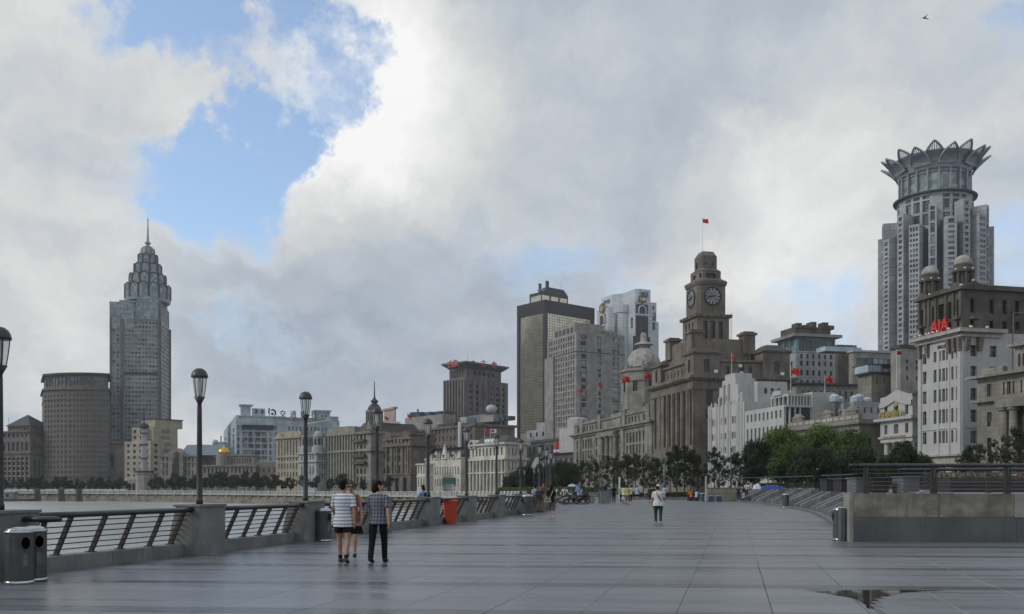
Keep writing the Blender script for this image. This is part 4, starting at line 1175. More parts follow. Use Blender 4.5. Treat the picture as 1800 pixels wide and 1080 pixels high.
# -- long colonnaded bank with the pale dome
b = Bld('domed_bank', 'long grey stone bank with giant columns and a pale ribless dome', 1147, 309, BAZ, 1008, 1175)
W, L = 40, b.L
P = b.rect(0, W, 0, L)
wcol = cr(b, [(1013.5, 1016), (1024, 1026.5), (1028.5, 1031), (1033, 1035.5), (1037.5, 1040), (1047, 1050), (1089, 1092.5), (1101, 1104), (1106.5, 1110), (1112, 1115.5), (1117.5, 1121), (1123, 1126), (1130, 1134)])
b.body(P, b.zb, b.z(743), 'grey_stone', {0: (wcol, rows_px(b, [(838, 822), (813, 800), (795, 778), (773, 754)]))}, objs=True, style=0, depth=.6, roof=False, frame='grey_stone')
pr_ = cr(b, [(1057, 1087)])[0]
b.mb('colonnade_recess', 'dark_stone').box(-.08, .5, L - pr_[1], L - pr_[0], b.z(812), b.z(757))  # dark panel on the wall; its colour gives the shade behind the columns
for px in (1062.5, 1071.5, 1080, 1086):
    b.mb('column', 'grey_stone').lathe([(1.35, b.z(815)), (1.35, b.z(812)), (1.1, b.z(811)), (.95, b.z(760)), (1.4, b.z(757)), (1.4, b.z(755))], 14, (-1.0, b.yo(px), 0))
b.mb('colonnade_base', 'grey_stone').box(-2.4, -.1, L - pr_[1], L - pr_[0], b.zb, b.z(815)); b.mb('colonnade_beam', 'grey_stone').box(-2.3, -.1, L - pr_[1], L - pr_[0], b.z(755), b.z(747))
for px in (1020, 1054, 1095.5, 1138, 1145):
    y = b.yo(px); b.mb('pier', 'grey_stone').box(-.5, .02, y - 1.6, y + 1.6, b.zb, b.z(745))
b.band(P, b.z(746), b.z(742), .8, 'grey_stone'); b.band(P, b.z(742), b.z(739), 1.6, 'grey_stone')
A = b.rect(.6, W - 1, .6, L - .6)
b.body(A, b.z(739), b.z(719), 'grey_stone', {0: (cr(b, [(1012, 1015), (1024, 1026), (1028, 1030), (1033, 1035), (1037, 1039), (1045, 1049), (1087, 1091), (1101, 1103.5), (1106.5, 1109), (1112, 1114.5), (1118, 1120.5), (1127, 1131)]), rows_px(b, [(735, 724)]))}, part='attic_wall', pane='pane_dark')
b.band(A, b.z(720), b.z(717), .5, 'grey_stone', 'attic_cornice')
b.mb('parapet', 'grey_stone').box(.5, 1.2, .6, L * .48, b.z(717), b.z(711)); b.mb('parapet', 'grey_stone').box(.5, 1.2, L * .62, L - .6, b.z(717), b.z(713))
for px in (1022, 1053, 1096, 1138): b.mb('parapet_pier', 'grey_stone').box(-.2, 1.6, b.yo(px) - 1.8, b.yo(px) + 1.8, b.z(739), b.z(708))
dx, dy = 15.0, 47.0
def zd(py): return zat(py, 357.0)
oc = [(dx + 8.6 * math.cos(R(22.5 + 45 * k)), dy + 8.6 * math.sin(R(22.5 + 45 * k))) for k in range(8)]
b.body(oc, b.z(719), zd(650), 'grey_stone', {k: (even(1, 6.58, .3), [(zd(690), zd(670))], dict(arch=True)) for k in range(8)}, part='dome_drum', pane='pane_dark')
b.band(oc, zd(672), zd(668), .5, 'grey_stone', 'drum_cornice'); b.band(oc, zd(655), zd(650), .7, 'grey_stone', 'drum_cornice')
for k in range(8):
    a = R(22.5 + 45 * k); b.mb('drum_urn', 'grey_stone').lathe([(.6, 0), (.6, 1.4), (.3, 1.6), (.5, 2.2), (.05, 3)], 8, (dx + 8.4 * math.cos(a), dy + 8.4 * math.sin(a), zd(650)))
b.mb('drum_gable', 'grey_stone').hull8([(dx - 3.2, dy - 9), (dx + 3.2, dy - 9), (dx + 3.2, dy - 7), (dx - 3.2, dy - 7)], zd(652), zd(641), top=[(dx - 1.6, dy - 9), (dx + 1.6, dy - 9), (dx + 1.6, dy - 7), (dx - 1.6, dy - 7)])
d = MB(); R0 = 6.7
d.lathe([(R0 + .3, zd(648)), (R0 + .3, zd(645)), (R0, zd(644))] + [(R0 * math.cos(t), zd(644) + 7.6 * math.sin(t)) for t in [R(q) for q in range(8, 76, 8)]] + [(1.6, zd(609.5))], 32, (dx, dy, 0)); d.build('dome', 'grey_dome', b.root, True)
d = MB(); d.lathe([(1.9, zd(611)), (1.9, zd(607)), (3.9, zd(606.5)), (3.4, zd(604)), (1.8, zd(601)), (1.2, zd(600)), (1.15, zd(588)), (.9, zd(586)), (.9, zd(584.5))], 16, (dx, dy, 0)); d.build('dome_lantern', 'grey_dome', b.root)
b.finish()
# ------------------------------------------------------------------ towers and blocks behind the waterfront row
# -- hotel tower with the petal crown
b = Bld('crown_tower', 'tall grey hotel tower topped by a ring of open metal petals', 1643, 380, 0, None, None)
b.zb = 0
def pl(n, r, a0=0.0): return [(r * math.cos(a0 + 2 * math.pi * k / n), r * math.sin(a0 + 2 * math.pi * k / n)) for k in range(n)]
def zz(py): return zat(py, 362.0)
core = pl(16, 17.8, R(11.25))
b.body(core, 0, zz(398), 'recess_grey', {}, part='core')
tops = [404, 366, 392, 358, 384, 352, 378, 356, 390, 368]
for k in range(20):
    a = 2 * math.pi * (k + .5) / 20; tp = tops[k % 10]
    rr = 21.9 if k % 2 == 0 else 20.6
    w = 4.1 if k % 2 == 0 else 3.0
    u = Vector((math.cos(a), math.sin(a))); t = Vector((-u.y, u.x))
    pts = [tuple(u * rr - t * w / 2), tuple(u * rr + t * w / 2), tuple(u * 15 + t * w / 2), tuple(u * 15 - t * w / 2)]
    vis = u.y < .45
    if k % 2 == 0: cols = [(.5, 1.3), (1.65, 2.45), (2.8, 3.6)] if k % 4 == 0 else [(.9, 3.2)]
    else: cols = [(.7, 2.3)]
    rows = floors(26 if k % 4 != 1 else 13, zz(640), zz(tp + 14), .55 if k % 4 != 1 else .8, .2)
    b.body(pts, 0, zz(tp), 'pier_grey', {0: (cols, rows + [(zz(tp + 12), zz(tp + 5))])} if vis else None, part='pier', pane='pane_tower', depth=.4)
n = 24
mid = pl(n, 14.6)
b.body(mid, zz(398), zz(331), 'pier_grey', {k: (even(1, 3.8, .72), [(zz(388), zz(368)), (zz(364), zz(344)), (zz(341), zz(335))]) for k in range(n) if k % 4 not in (0,)}, part='upper_drum', pane='pane_tower', depth=.5)
def ringm(part, mat, prof, nn=48): b.mb(part, mat).lathe(prof, nn, (0, 0, 0), caps=False)
ringm('ring_cornice', 'recess_grey', [(13.5, zz(331)), (16.0, zz(331)), (16.2, zz(328)), (13.2, zz(325)), (12, zz(325))])
dr = pl(20, 13.2)
b.body(dr, zz(326), zz(287), 'pier_grey', {k: (even(1, 4.1, .9), [(zz(321), zz(292))]) for k in range(20)}, part='glass_drum', pane='pane_crown', depth=.5, roof=False)
for k in range(20):
    a = 2 * math.pi * k / 20; b.mb('drum_column', 'crown_metal').lathe([(.42, zz(325)), (.42, zz(286))], 8, (13.7 * math.cos(a), 13.7 * math.sin(a), 0))
ringm('crown_flare', 'crown_metal', [(13.2, zz(288)), (14.1, zz(287)), (14.0, zz(283)), (14.6, zz(276)), (15.2, zz(270)), (16.3, zz(264)), (17.5, zz(259.5)), (17.3, zz(258.5)), (13, zz(258)), (.1, zz(258))])
def petal():
    m = MB(); N = 10
    prof = []
    for i in range(N + 1):                        # out along the petal
        t = i / N; prof.append((14.8 + 5.9 * t ** 1.25, zz(275) + (zz(248) - zz(275)) * (t ** .80)))
    half = [3.15 * math.sin(math.pi * (.5 + .5 * (i / N))) ** .8 if i < N else 0.0 for i in range(N + 1)]
    half = [3.75 * (1 - (i / N) ** 2.1) for i in range(N + 1)]
    for sgn in (-1, 1):
        m.loft([(x, sgn * h, z) for (x, z), h in zip(prof, half)], .46, 5)
    for q in range(-5, 6):
        i = 10 - abs(q) * .9; i0 = int(i); f = i - i0; j = min(10, i0 + 1); sg = (q > 0) - (q < 0)
        x = prof[i0][0] * (1 - f) + prof[j][0] * f; z = prof[i0][1] * (1 - f) + prof[j][1] * f; h = sg * (half[i0] * (1 - f) + half[j] * f)
        m.loft([(prof[4][0], half[4] * q / 5.2, prof[4][1]), (x, h, z)], .17, 4)
    for i in range(0, 5):                          # solid lower leaf
        (x0, z0), (x1, z1) = prof[i], prof[i + 1]
        m.poly([(x0, -half[i], z0), (x0, half[i], z0), (x1, half[i + 1], z1), (x1, -half[i + 1], z1)])
    return m.mesh('petal', 'crown_metal')
pm = petal()
for k in range(18):
    link('petal', pm, b.root, Matrix.Rotation(2 * math.pi * (k + .25) / 18, 4, 'Z') @ Matrix.Translation((0, 0, 0 if k % 2 == 0 else -1.4)) @ Matrix.Diagonal((1 if k % 2 == 0 else 1.02, 1, 1, 1)))
b.finish(smooth=('ring_cornice', 'crown_flare'))

# -- grey block with a glazed top floor and dark stepped crest
b = Bld('glazed_top_building', 'pale grey block with a teal glazed top floor and dark crest', 1399, 310, BAZ, 1365, 1488)
P = b.rect(0, b.W * .8, 0, b.L)
Wb = b.W * .8
b.body(P, 0, b.z(618), 'grey_white_render', {1: (even(6, Wb, .38, 1), rows_px(b, [(712, 702), (697, 687), (677, 668), (660, 650), (643, 634), (630, 622)])), 0: (even(3, b.L, .35, 1), rows_px(b, [(677, 668), (660, 650), (643, 634)]))}, objs=True, style=1)
b.body(offset(P, -.3), b.z(618), b.z(592), 'crown_metal', {1: (even(5, Wb - .6, .93, .3), [(b.z(617.5), b.z(594))]), 0: (even(3, b.L - .6, .85, .3), [(b.z(617.5), b.z(594))])}, part='glazed_storey', pane='pane_teal', depth=.25)
b.band(P, b.z(619), b.z(617), .25, 'grey_white_render')
b.band(P, b.z(592), b.z(587), 1.4, 'grey_concrete')
b.body(b.rect(1.0, Wb - 1, 2, b.L - 1), b.z(587), b.z(572), 'dark_stone', {}, part='crest')
for (x, h) in ((1.4, 566), (4.5, 569), (7.5, 563), (12.5, 563), (15.0, 568)): b.mb('crest_block', 'dark_stone').box(x * Wb / 17, (x + 2.2) * Wb / 17, 1.6, 5, b.z(575), b.z(h))
b.finish()
def simple(name, label, px, Y, az, pl_, pr_, top, mat, fr=None, sd=None, lo=850, nf=5, frac=.55, cornice=None, cmat=None, pane='pane', roofmat='roof_brown', cat='building', depth=.3, fin=True, group=None, rows=None):
    b = Bld(name, label, px, Y, az, pl_, pr_, cat, group)
    P = b.rect(0, b.W, 0, b.L)
    rw = rows_px(b, rows) if rows else floors(nf, b.z(lo), b.z(top + 3), frac)
    sp = {}
    if fr: sp[0] = (even(fr[0], b.L, fr[1], b.L * .03), rw)
    if sd: sp[1] = (even(sd[0], b.W, sd[1], b.W * .05), rw)
    b.P = P
    b.body(P, -1.3, b.z(top), mat, sp, roofmat=roofmat, pane=pane, depth=depth)
    for (py, out, h) in (cornice or []): b.band(P, b.z(py) - h, b.z(py) + .05, out, cmat or mat)
    if fin: b.finish()
    return b
# -- brown flue block, glass-fronted block, brown roof houses and plain grey annexe in the gap
b = simple('flue_block', 'windowless brown block between the glazed-top building and the glass-fronted one', 1473, 300, BAZ, 1468, 1502, 607, 'brown_stone', fin=False)
b.band(b.P, b.z(611), b.z(606.5), .5, 'brown_stone'); b.finish()
b = simple('glass_front_building', 'grey building with a band of teal windows behind the white gabled bank', 1500, 285, BAZ, 1492, 1590, 616, 'grey_concrete', sd=(8, .92), rows=[(655, 629)], pane='pane_teal', fin=False)
b.band(b.P, b.z(619), b.z(615.5), .5, 'grey_white_render'); b.mb('roof_room', 'pale_panel').box(-8, 5, 3, 8, b.z(616), b.z(608)); b.finish()
b = simple('brown_roof_house', 'brown rendered house with a roof terrace behind the white gabled bank', 1532, 240, BAZ, 1508, 1590, 657, 'tan_wall', sd=(4, .16), rows=[(675, 663)], fin=False)
x1 = b.W
b.mb('roof_terrace', 'dark_slate').box(-1, x1, -.8, b.L, b.z(657), b.z(654))
for k in range(14): b.mb('terrace_post', 'steel_rod').box(-.9 + (x1 + .8) * k / 14, -.82 + (x1 + .8) * k / 14, -.7, -.62, b.z(654), b.z(640))
b.mb('terrace_rail', 'steel_rod').box(-.9, x1, -.72, -.62, b.z(640.6), b.z(640)); b.mb('sun_room', 'pale_panel').box(-1, 3.2, .2, 6, b.z(654), b.z(641)); b.mb('sun_room_roof', 'dark_slate').box(-1.2, x1, 0, 7, b.z(641), b.z(639.5)); b.finish()
b = simple('grey_annexe', 'plain grey annexe with few square windows left of the cupola building', 1583, 235, BAZ, 1566, 1640, 612, 'grey_concrete', sd=(3, .22), rows=[(668, 661), (651, 643), (639, 632)], fin=False)
b.mb('roof_cap', 'roof_brown').box(-.5, b.W, -.5, b.L, b.z(612), b.z(606)); b.finish()
b = simple('white_rooftop_house', 'white flat-topped house with rooftop tanks above the carved parapet', 1500, 222, BAZ, 1466, 1552, 706, 'grey_white_render', sd=(4, .3), rows=[(726, 716)], fin=False)
for k, (px, h) in enumerate(((1475, 696), (1487, 699), (1512, 697), (1523, 694), (1532, 700))): b.mb('roof_tank', 'pale_panel').lathe([(1.2, 0), (1.2, b.z(h) - b.z(706)), (.5, b.z(h) - b.z(706) + .5)], 10, (b.xo(px), 2 + (k % 2), b.z(706)))
b.finish()
b = simple('terrace_roof_house', 'long dark-roofed house with a planted terrace behind the white frame building', 1400, 268, BAZ, 1392, 1508, 676, 'grey_stone', sd=(9, .4), rows=[(700, 686)], roofmat='dark_slate', fin=False)
b.mb('roof_cap', 'dark_slate').box(-1, b.W, -1, 3, b.z(676), b.z(673)); b.finish()

# -- white tower with arched windows and hexagonal emblems
b = Bld('arched_white_tower', 'white panelled tower with arched windows and brown hexagon emblems', 1103, 640, -24, 1049, 1158)
L, W = b.L, b.W
P = [(0, L), (0, L * .62), (3.5, L * .55), (4.5, 6), (5.5, 0), (W, 0), (W, L)]
P = [(0, L), (0, L * .60), (5, L * .5), (6, 7), (6, 0), (W - 2, 0), (W, 4), (W, L)]
zb_, z1, z2 = 0, b.z(528), b.z(505)
b.body(P, zb_, z1, 'blue_white_panel', {
    0: (even(1, L * .4, .5), [(b.z(760), b.z(560))], dict(pane='pane_tower')),
    3: ([(1.5, 4.5)], [(b.z(650), b.z(632)), (b.z(575), b.z(556))])}, part='wall', pane='pane_tower', depth=.6)
Pu = [(3, L - 2), (3, L * .6), (8, L * .45), (8, 3), (10, 1.5), (W - 6, 1.5), (W - 4, 5), (W - 4, L - 2)]
b.body(Pu, z1, z2, 'blue_white_panel', {4: (even(1, W - 16, .62), [(b.z(519), b.z(510))]), 0: (even(1, L * .4 - 2, .6), [(b.z(519), b.z(511))])}, part='upper_wall', pane='pane_tower')
xg0, xg1 = b.xo(1118), b.xo(1139)
def onside(part, mat, x0, x1, z0, z1, d=.12): b.mb(part, mat).box(x0, x1, -d, -.01, z0, z1)
onside('glass_strip', 'pane_dark', xg0, xg1, b.z(760), b.z(554), .35)
onside('glass_strip', 'pane_dark', b.xo(1112.5), b.xo(1142), b.z(760), b.z(590), .3)
onside('arch_panel', 'recess_grey', xg0, xg1, b.z(550), b.z(533), .2)
am = b.mb('arch', 'white_paint'); xc, zc0 = (xg0 + xg1) / 2, b.z(549)
am.loft([(xc - 3.0, -.5, zc0), (xc - 3.0, -.5, b.z(543))] + [(xc - 3.0 * math.cos(t), -.5, b.z(543) + 3.0 * math.sin(t)) for t in [math.pi * q / 10 for q in range(1, 10)]] + [(xc + 3.0, -.5, b.z(543)), (xc + 3.0, -.5, zc0)], .5, 5)
onside('arch_sill', 'white_paint', xg0 - .3, xg1 + .3, b.z(552), b.z(550), .7)
def hexa(part, mat, cx, cz, r, d, y=-.1): b.mb(part, mat).hull8([(cx + 1.15 * r * math.cos(R(30 + 60 * k)), r * math.sin(R(30 + 60 * k))) for k in range(6)], 0, d, 0, Matrix.Translation((0, y, cz)) @ Matrix.Rotation(R(90), 4, 'X'))
hexa('emblem', 'brown_stone', xc, b.z(524), 3.3, .5); hexa('emblem_mark', 'gilt_letter', xc - .9, b.z(524), 1.5, .7); hexa('emblem_mark', 'white_paint', xc + 1.3, b.z(524), 1.2, .75)
yc = b.L * .8
bm_ = Matrix.Rotation(R(-90), 4, 'Z')
def hexl(part, mat, cy, cz, r, d): b.mb(part, mat).hull8([(1.15 * r * math.cos(R(30 + 60 * k)), r * math.sin(R(30 + 60 * k))) for k in range(6)], 0, d, 0, Matrix.Translation((-.1, cy, cz)) @ bm_ @ Matrix.Rotation(R(90), 4, 'X'))
hexl('emblem', 'brown_stone', yc, b.z(527), 4.2, .5); hexl('emblem_mark', 'gilt_letter', yc + .6, b.z(527), 2.2, .7)
am = b.mb('arch', 'white_paint')
am.loft([(-.5, yc + 3.4, b.z(556)), (-.5, yc + 3.4, b.z(547))] + [(-.5, yc + 3.4 * math.cos(t), b.z(547) + 3.4 * math.sin(t)) for t in [math.pi * q / 10 for q in range(1, 10)]] + [(-.5, yc - 3.4, b.z(547)), (-.5, yc - 3.4, b.z(556))], .55, 5)
b.mb('arch_panel', 'recess_grey').box(-.2, -.02, yc - 4.5, yc + 4.5, b.z(556), b.z(538))
for px, a_, c_ in ((1147, 560, 545), (1150, 560, 545), (1147, 577, 563)): onside('slot_window', 'pane_tower', b.xo(px), b.xo(px + 2.5), b.z(a_), b.z(c_))
onside('slot_window', 'pane_tower', b.xo(1147), b.xo(1152), b.z(576), b.z(564)); onside('slot_window', 'pane_tower', b.xo(1147), b.xo(1150), b.z(540), b.z(534))
b.mb('bay', 'blue_white_panel').lathe([(6.5, 0), (6.5, b.z(545)), (7.2, b.z(544)), (7.2, b.z(531)), (6, b.z(530))], 20, (6.0, L * .34, 0))
b.mb('bay_window', 'slate_blue').box(-1.0, -.5, L * .34 - 1.3, L * .34 + 1.3, b.z(583), b.z(546))
b.mb('side_frame', 'blue_white_panel').box(W, W + 2.5, 4, 8, 0, b.z(560))
b.finish()

# -- gold glass tower in a dark frame
b = Bld('gold_glass_tower', 'gold mirrored office tower in a near-black frame with rooftop plant', 958, 620, -40, 910, 1044)
L, W = b.L, b.W
P = b.rect(0, W, 0, L)
b.body(offset(P, -.5), 0, b.z(528), 'mullion_gold', {0: (even(13, L - 1, .955, 2.2), floors(46, b.z(760), b.z(549), .86, .07)), 1: (even(18, W - 1, .955, 2.2), floors(46, b.z(760), b.z(549), .86, .07))}, pane='pane_gold', depth=.15, part='curtain_wall')
for (x, y) in ((-.3, -.3), (-.3, L - 2), (W - 2.2, -.3)): b.mb('corner_frame', 'dark_bronze').box(x, x + 2.5, y, y + 2.5, 0, b.z(549))
b.mb('top_band', 'dark_bronze').box(-.4, W + .4, -.4, L + .4, b.z(549), b.z(527))
for k in range(24): b.mb('band_fin', 'dark_slate').box(-.55, -.42, L * k / 24 + .2, L * k / 24 + .5, b.z(547), b.z(529)); b.mb('band_fin', 'dark_slate').box(W * k / 24 + .2, W * k / 24 + .5, -.55, -.42, b.z(547), b.z(529))
b.body(b.rect(4, W * .62, 8, L * .72), b.z(527), b.z(508), 'dark_bronze', {0: (even(1, L * .72 - 8, .9), [(b.z(524), b.z(513))]), 1: (even(3, W * .62 - 4, .9), [(b.z(524), b.z(513))])}, part='plant_room', pane='pane_gold')
mbx = b.mb('plant_frame', 'dark_bronze'); mbx.hull8([(6, 8), (W * .62, 8), (W * .62, 14), (6, 14)], b.z(508), b.z(497), top=[(10, 9), (W * .55, 9), (W * .55, 13), (10, 13)])
for px, t, r in ((979, 486, 1.3), (958, 493, 1.0)): b.mb('flue', 'dark_bronze').lathe([(r, b.z(508)), (r, b.z(t))], 10, (max(4.5, b.xo(px)), 10, 0))
b.mb('dish', 'white_paint').lathe([(.2, 0), (1.6, .8), (1.8, 1.2)], 12, (3.0, 9, b.z(508)))
for k, (x, t) in enumerate(((2, 488), (9, 480), (W * .5, 482), (W * .62, 500))): b.mb('aerial', 'steel_rod').loft([(x, 9, b.z(520)), (x, 9, b.z(t))], .09, 4)
b.finish()

# -- plain grey office block with a grid of small windows
b = Bld('grid_window_block', 'plain grey office block with a grid of small windows', 1013, 480, -26, 962, 1098)
L, W = b.L, b.W
P = b.rect(0, W, 0, L)
rws = rows_px(b, [(y + 7.6, y) for y in [588 + 10.9 * k for k in range(3)]] + [(y + 7.6, y) for y in [622 + 10.75 * k for k in range(12)]])
b.body(P, 0, b.z(583), 'grey_concrete', {0: (even(11, L, .52, L * .04), rws), 1: (cs(b, [(1020.5, 1031), (1050, 1056.5), (1077, 1088)]), rws)}, pane='pane_light', depth=.5, roofmat='grey_concrete')
b.mb('wing', 'grey_concrete').box(-1.2, 4, L * .72, L + 1, 0, b.z(618))
b.band(P, b.z(618.5), b.z(617.2), .2, 'dark_stone', 'string_course')
b.body(b.rect(2, W * .62, 5, L - 4), b.z(583), b.z(564), 'grey_concrete', {}, part='plant_room')
for k in range(5): b.mb('roof_louvre', 'dark_stone').box(1.8, 1.99, 7 + k * 4.2, 9.6 + k * 4.2, b.z(581), b.z(571))
for px in (1070, 1077, 1084): b.mb('roof_tank', 'grey_concrete').box(b.xo(px), b.xo(px + 4), 3, 7, b.z(583), b.z(575))
b.finish()

# -- brown hotel with flaring roof slab and red characters
b = Bld('red_sign_hotel', 'brown stone tower with a flaring roof slab and red roof characters', 819, 560, -48, 779, 893)
L, W = b.L, b.W
P = b.rect(0, W, 0, L)
rws = rows_px(b, [(y + 5.5, y) for y in [675 + 10.2 * k for k in range(9)]])
b.body(P, 0, b.z(665), 'tower_brown', {0: (even(11, L, .42, 1), floors(12, b.z(770), b.z(669), .7)), 1: (even(6, W, .38, 1), rws)}, depth=.6)
U = b.rect(1.5, W - 5, 1.5, L - 4)
b.body(U, b.z(665), b.z(646), 'tower_brown', {0: (even(9, L - 5.5, .5, 1), [(b.z(662), b.z(649))]), 1: (even(5, W - 6.5, .6, 6), [(b.z(657), b.z(650))])}, part='top_storey', depth=.8)
b.mb('roof_slab', 'tower_brown').hull8(offset(U, .1), b.z(646), b.z(638), top=offset(U, 3.6)); b.mb('roof_slab', 'tower_brown').hull8(offset(U, 3.7), b.z(638), b.z(635.5))
for k in range(8): b.mb('fin', 'tower_brown').box(-.7, .0, L * (k + .5) / 8 - .5, L * (k + .5) / 8 + .5, 0, b.z(666)); b.mb('fin', 'tower_brown').box(W * (k + .2) / 8, W * (k + .2) / 8 + 1.2, -.7, 0, 0, b.z(666))
for i, ch in enumerate('古象'):
    tm = text_mesh(ch, 5.2, .25, 'faded_red_letter', .06)
    link('roof_character', tm, b.root, Matrix.Translation((b.xo(841 + 19 * i), -2.0, b.z(640.5))) @ Matrix.Rotation(R(90), 4, 'X') @ Matrix.Diagonal((1, .85, 1, 1)))
    link('roof_character', tm, b.root, Matrix.Translation((-2.1, b.yo(794 + 9 * i) + 2, b.z(643))) @ Matrix.Rotation(R(-90), 4, 'Z') @ Matrix.Rotation(R(90), 4, 'X') @ Matrix.Diagonal((1.2, .95, 1, 1)))
b.mb('flue', 'dark_bronze').lathe([(1.1, b.z(638)), (1.1, b.z(632))], 8, (b.xo(836), 2, 0)); b.mb('aerial', 'steel_rod').loft([(b.xo(828), 3, b.z(640)), (b.xo(828), 3, b.z(620))], .1, 4)
b.finish()
# ------------------------------------------------------------------ the curve of the waterfront across the river bend, right to left
# -- cluttered mid rows between the long domed bank and the white ornate house
b = simple('dark_roof_row', 'long grey row with a dark roof and a red banner, left of the domed bank', 1012, 470, -26, 925, 1040, 772, 'grey_stone', fr=(10, .42), sd=(3, .3), rows=[(825, 810), (790, 779)], fin=False, roofmat='dark_slate')
b.mb('roof_cap', 'dark_slate').hull8(offset(b.P, .6), b.z(772), b.z(766), top=offset(b.P, -3)); b.mb('banner', 'red_cloth').box(-.5, -.3, b.yo(985), b.yo(978), b.z(786), b.z(774))
for k in range(6): b.mb('roof_light', 'lamp_white').box(-.9, -.4, b.L * (.05 + .06 * k), b.L * (.09 + .06 * k), b.z(793), b.z(788))
b.finish()
b = simple('blue_box_house', 'white flat-roofed house with a pale blue rooftop box', 985, 500, -30, 926, 1010, 752, 'grey_white_render', fr=(5, .3), rows=[(764, 756)], fin=False)
b.mb('rooftop_box', 'sky_blue_paint').box(4, 14, b.yo(972), b.yo(950), b.z(752), b.z(741)); b.mb('rooftop_box', 'grey_white_render').box(5, 12, b.yo(946), b.yo(930), b.z(752), b.z(737)); b.finish()
b = simple('white_tank_house', 'plain white block with a stepped rooftop tank beside the grid-window block', 1009, 455, -26, 983, 1030, 751, 'white_render', fin=False)
b.mb('roof_tank', 'white_render').lathe([(5, 0), (5, 4.5), (4, 5.2)], 12, (6, 7, b.z(751))); b.finish()
b = simple('slate_roof_hall', 'low hall with a big dark slate roof and white gable behind the lamps', 1008, 400, -24, 936, 1030, 818, 'dark_stone', fr=(8, .3), rows=[(838, 826)], fin=False, roofmat='dark_slate')
P = b.P; b.mb('slate_roof', 'dark_slate').hull8(offset(P, .6), b.z(818), b.z(794), top=[(4, b.L * .72), (4, 5), (b.W - 4, 5), (b.W - 4, b.L * .72)])
b.mb('gable', 'light_stone').hull8([(-.9, b.L * .72), (0, b.L * .72), (0, b.L), (-.9, b.L)], b.z(845), b.z(818)); b.mb('gable', 'light_stone').hull8([(-.9, b.L * .72), (.4, b.L * .72), (.4, b.L), (-.9, b.L)], b.z(818), b.z(800), top=[(-.9, b.L * .85), (.4, b.L * .85), (.4, b.L * .87), (-.9, b.L * .87)])
for k in range(5): b.mb('dormer', 'grey_stone').box(.4, 2.2, b.L * (.1 + .12 * k), b.L * (.14 + .12 * k), b.z(812), b.z(805))
b.finish()
# -- white ornate corner house
b = Bld('white_ornate_house', 'bright white ornate corner house with a dark mansard roof', 888, 340, -32, 826, 926)
L, W = b.L, b.W; P = b.rect(0, W, 0, L)
b.body(P, -1, b.z(779), 'white_ornate', {0: (even(9, L, .45, 1.2), rows_px(b, [(852, 836), (826, 812), (800, 786)])), 1: (even(5, W, .35, 1), rows_px(b, [(826, 812), (800, 788)]))}, pane='pane_dark', depth=.8, roof=False)
b.band(P, b.z(808), b.z(804.5), .8, 'white_ornate', 'string_course'); b.band(P, b.z(832), b.z(829.5), .6, 'white_ornate', 'string_course'); b.band(P, b.z(781), b.z(777.5), 1.0, 'white_ornate')
for k in range(10): b.mb('column', 'white_ornate').lathe([(.55, b.z(829)), (.45, b.z(809)), (.65, b.z(808))], 8, (-.55, 1.3 + (L - 2.6) * k / 9, 0))
for k in range(10): b.mb('column', 'white_ornate').lathe([(.6, -1), (.5, b.z(833)), (.7, b.z(832))], 8, (-.55, 1.3 + (L - 2.6) * k / 9, 0))
b.mb('mansard_roof', 'dark_slate').hull8(offset(P, .2), b.z(777.5), b.z(763), top=offset(P, -4.5))
y0 = b.yo(837); gb = b.mb('arched_gable', 'white_ornate'); gb.hull8([(-.7, y0), (3, y0), (3, L), (-.7, L)], b.z(785), b.z(774)); gb.hull8([(-.7, y0), (3, y0), (3, L), (-.7, L)], b.z(774), b.z(769), top=[(-.7, y0 + 1.8), (3, y0 + 1.8), (3, L - 1.8), (-.7, L - 1.8)])
b.mb('round_window', 'pane_dark').lathe([(.001, 0), (1.3, 0), (1.3, .1)], 12, (0, 0, 0), 0, 0, Matrix.Translation((-.8, (y0 + L) / 2, b.z(778))) @ Matrix.Rotation(R(-90), 4, 'Y'))
for px in (856, 861, 867): b.mb('roof_light', 'lamp_white').ball((0, b.yo(px), b.z(774)), 1.0, 8, 6)
b.finish()
# -- white gothic row
b = Bld('gothic_gabled_building', 'low white gothic building with a row of spiky gables', 810, 370, -36, 748, 835)
L, W = b.L, b.W; P = b.rect(0, W, 0, L)
b.body(P, -1, b.z(803), 'white_ornate', {0: (even(13, L, .42, 1), rows_px(b, [(855, 842), (834, 820)]), dict(arch=True))}, pane='pane_dark', depth=.7, roofmat='dark_slate')
b.mb('slate_roof', 'dark_slate').hull8(offset(P, .1), b.z(803), b.z(785), top=[(5, L - 2), (5, 2), (W - 4, 2), (W - 4, L - 2)])
for px, wpx, tp in ((754, 5, 795), (767, 6, 791), (782, 9, 779), (797, 6, 793), (807, 5, 793)):
    yc = b.yo(px); hw = abs(b.yo(px - wpx / 2 - .2) - b.yo(px + wpx / 2)) / 2
    b.mb('gable', 'white_ornate').hull8([(-.7, yc - hw), (.6, yc - hw), (.6, yc + hw), (-.7, yc + hw)], b.z(806), b.z(tp), top=[(-.3, yc - .12), (.2, yc - .12), (.2, yc + .12), (-.3, yc + .12)])
    if wpx > 5:
        for dy in (-.22, .22): b.mb('gable_window', 'pane_dark').box(-.75, -.5, yc + hw * dy - .28, yc + hw * dy + .28, b.z(804), b.z(798))
for px, tp in ((749, 803), (760, 796), (774, 794), (790, 795), (803, 797), (810, 793)): b.mb('pinnacle', 'white_ornate').lathe([(.5, b.z(806)), (.45, b.z(tp + 5)), (.02, b.z(tp - 2))], 6, (-.4, b.yo(px), 0))
b.finish()
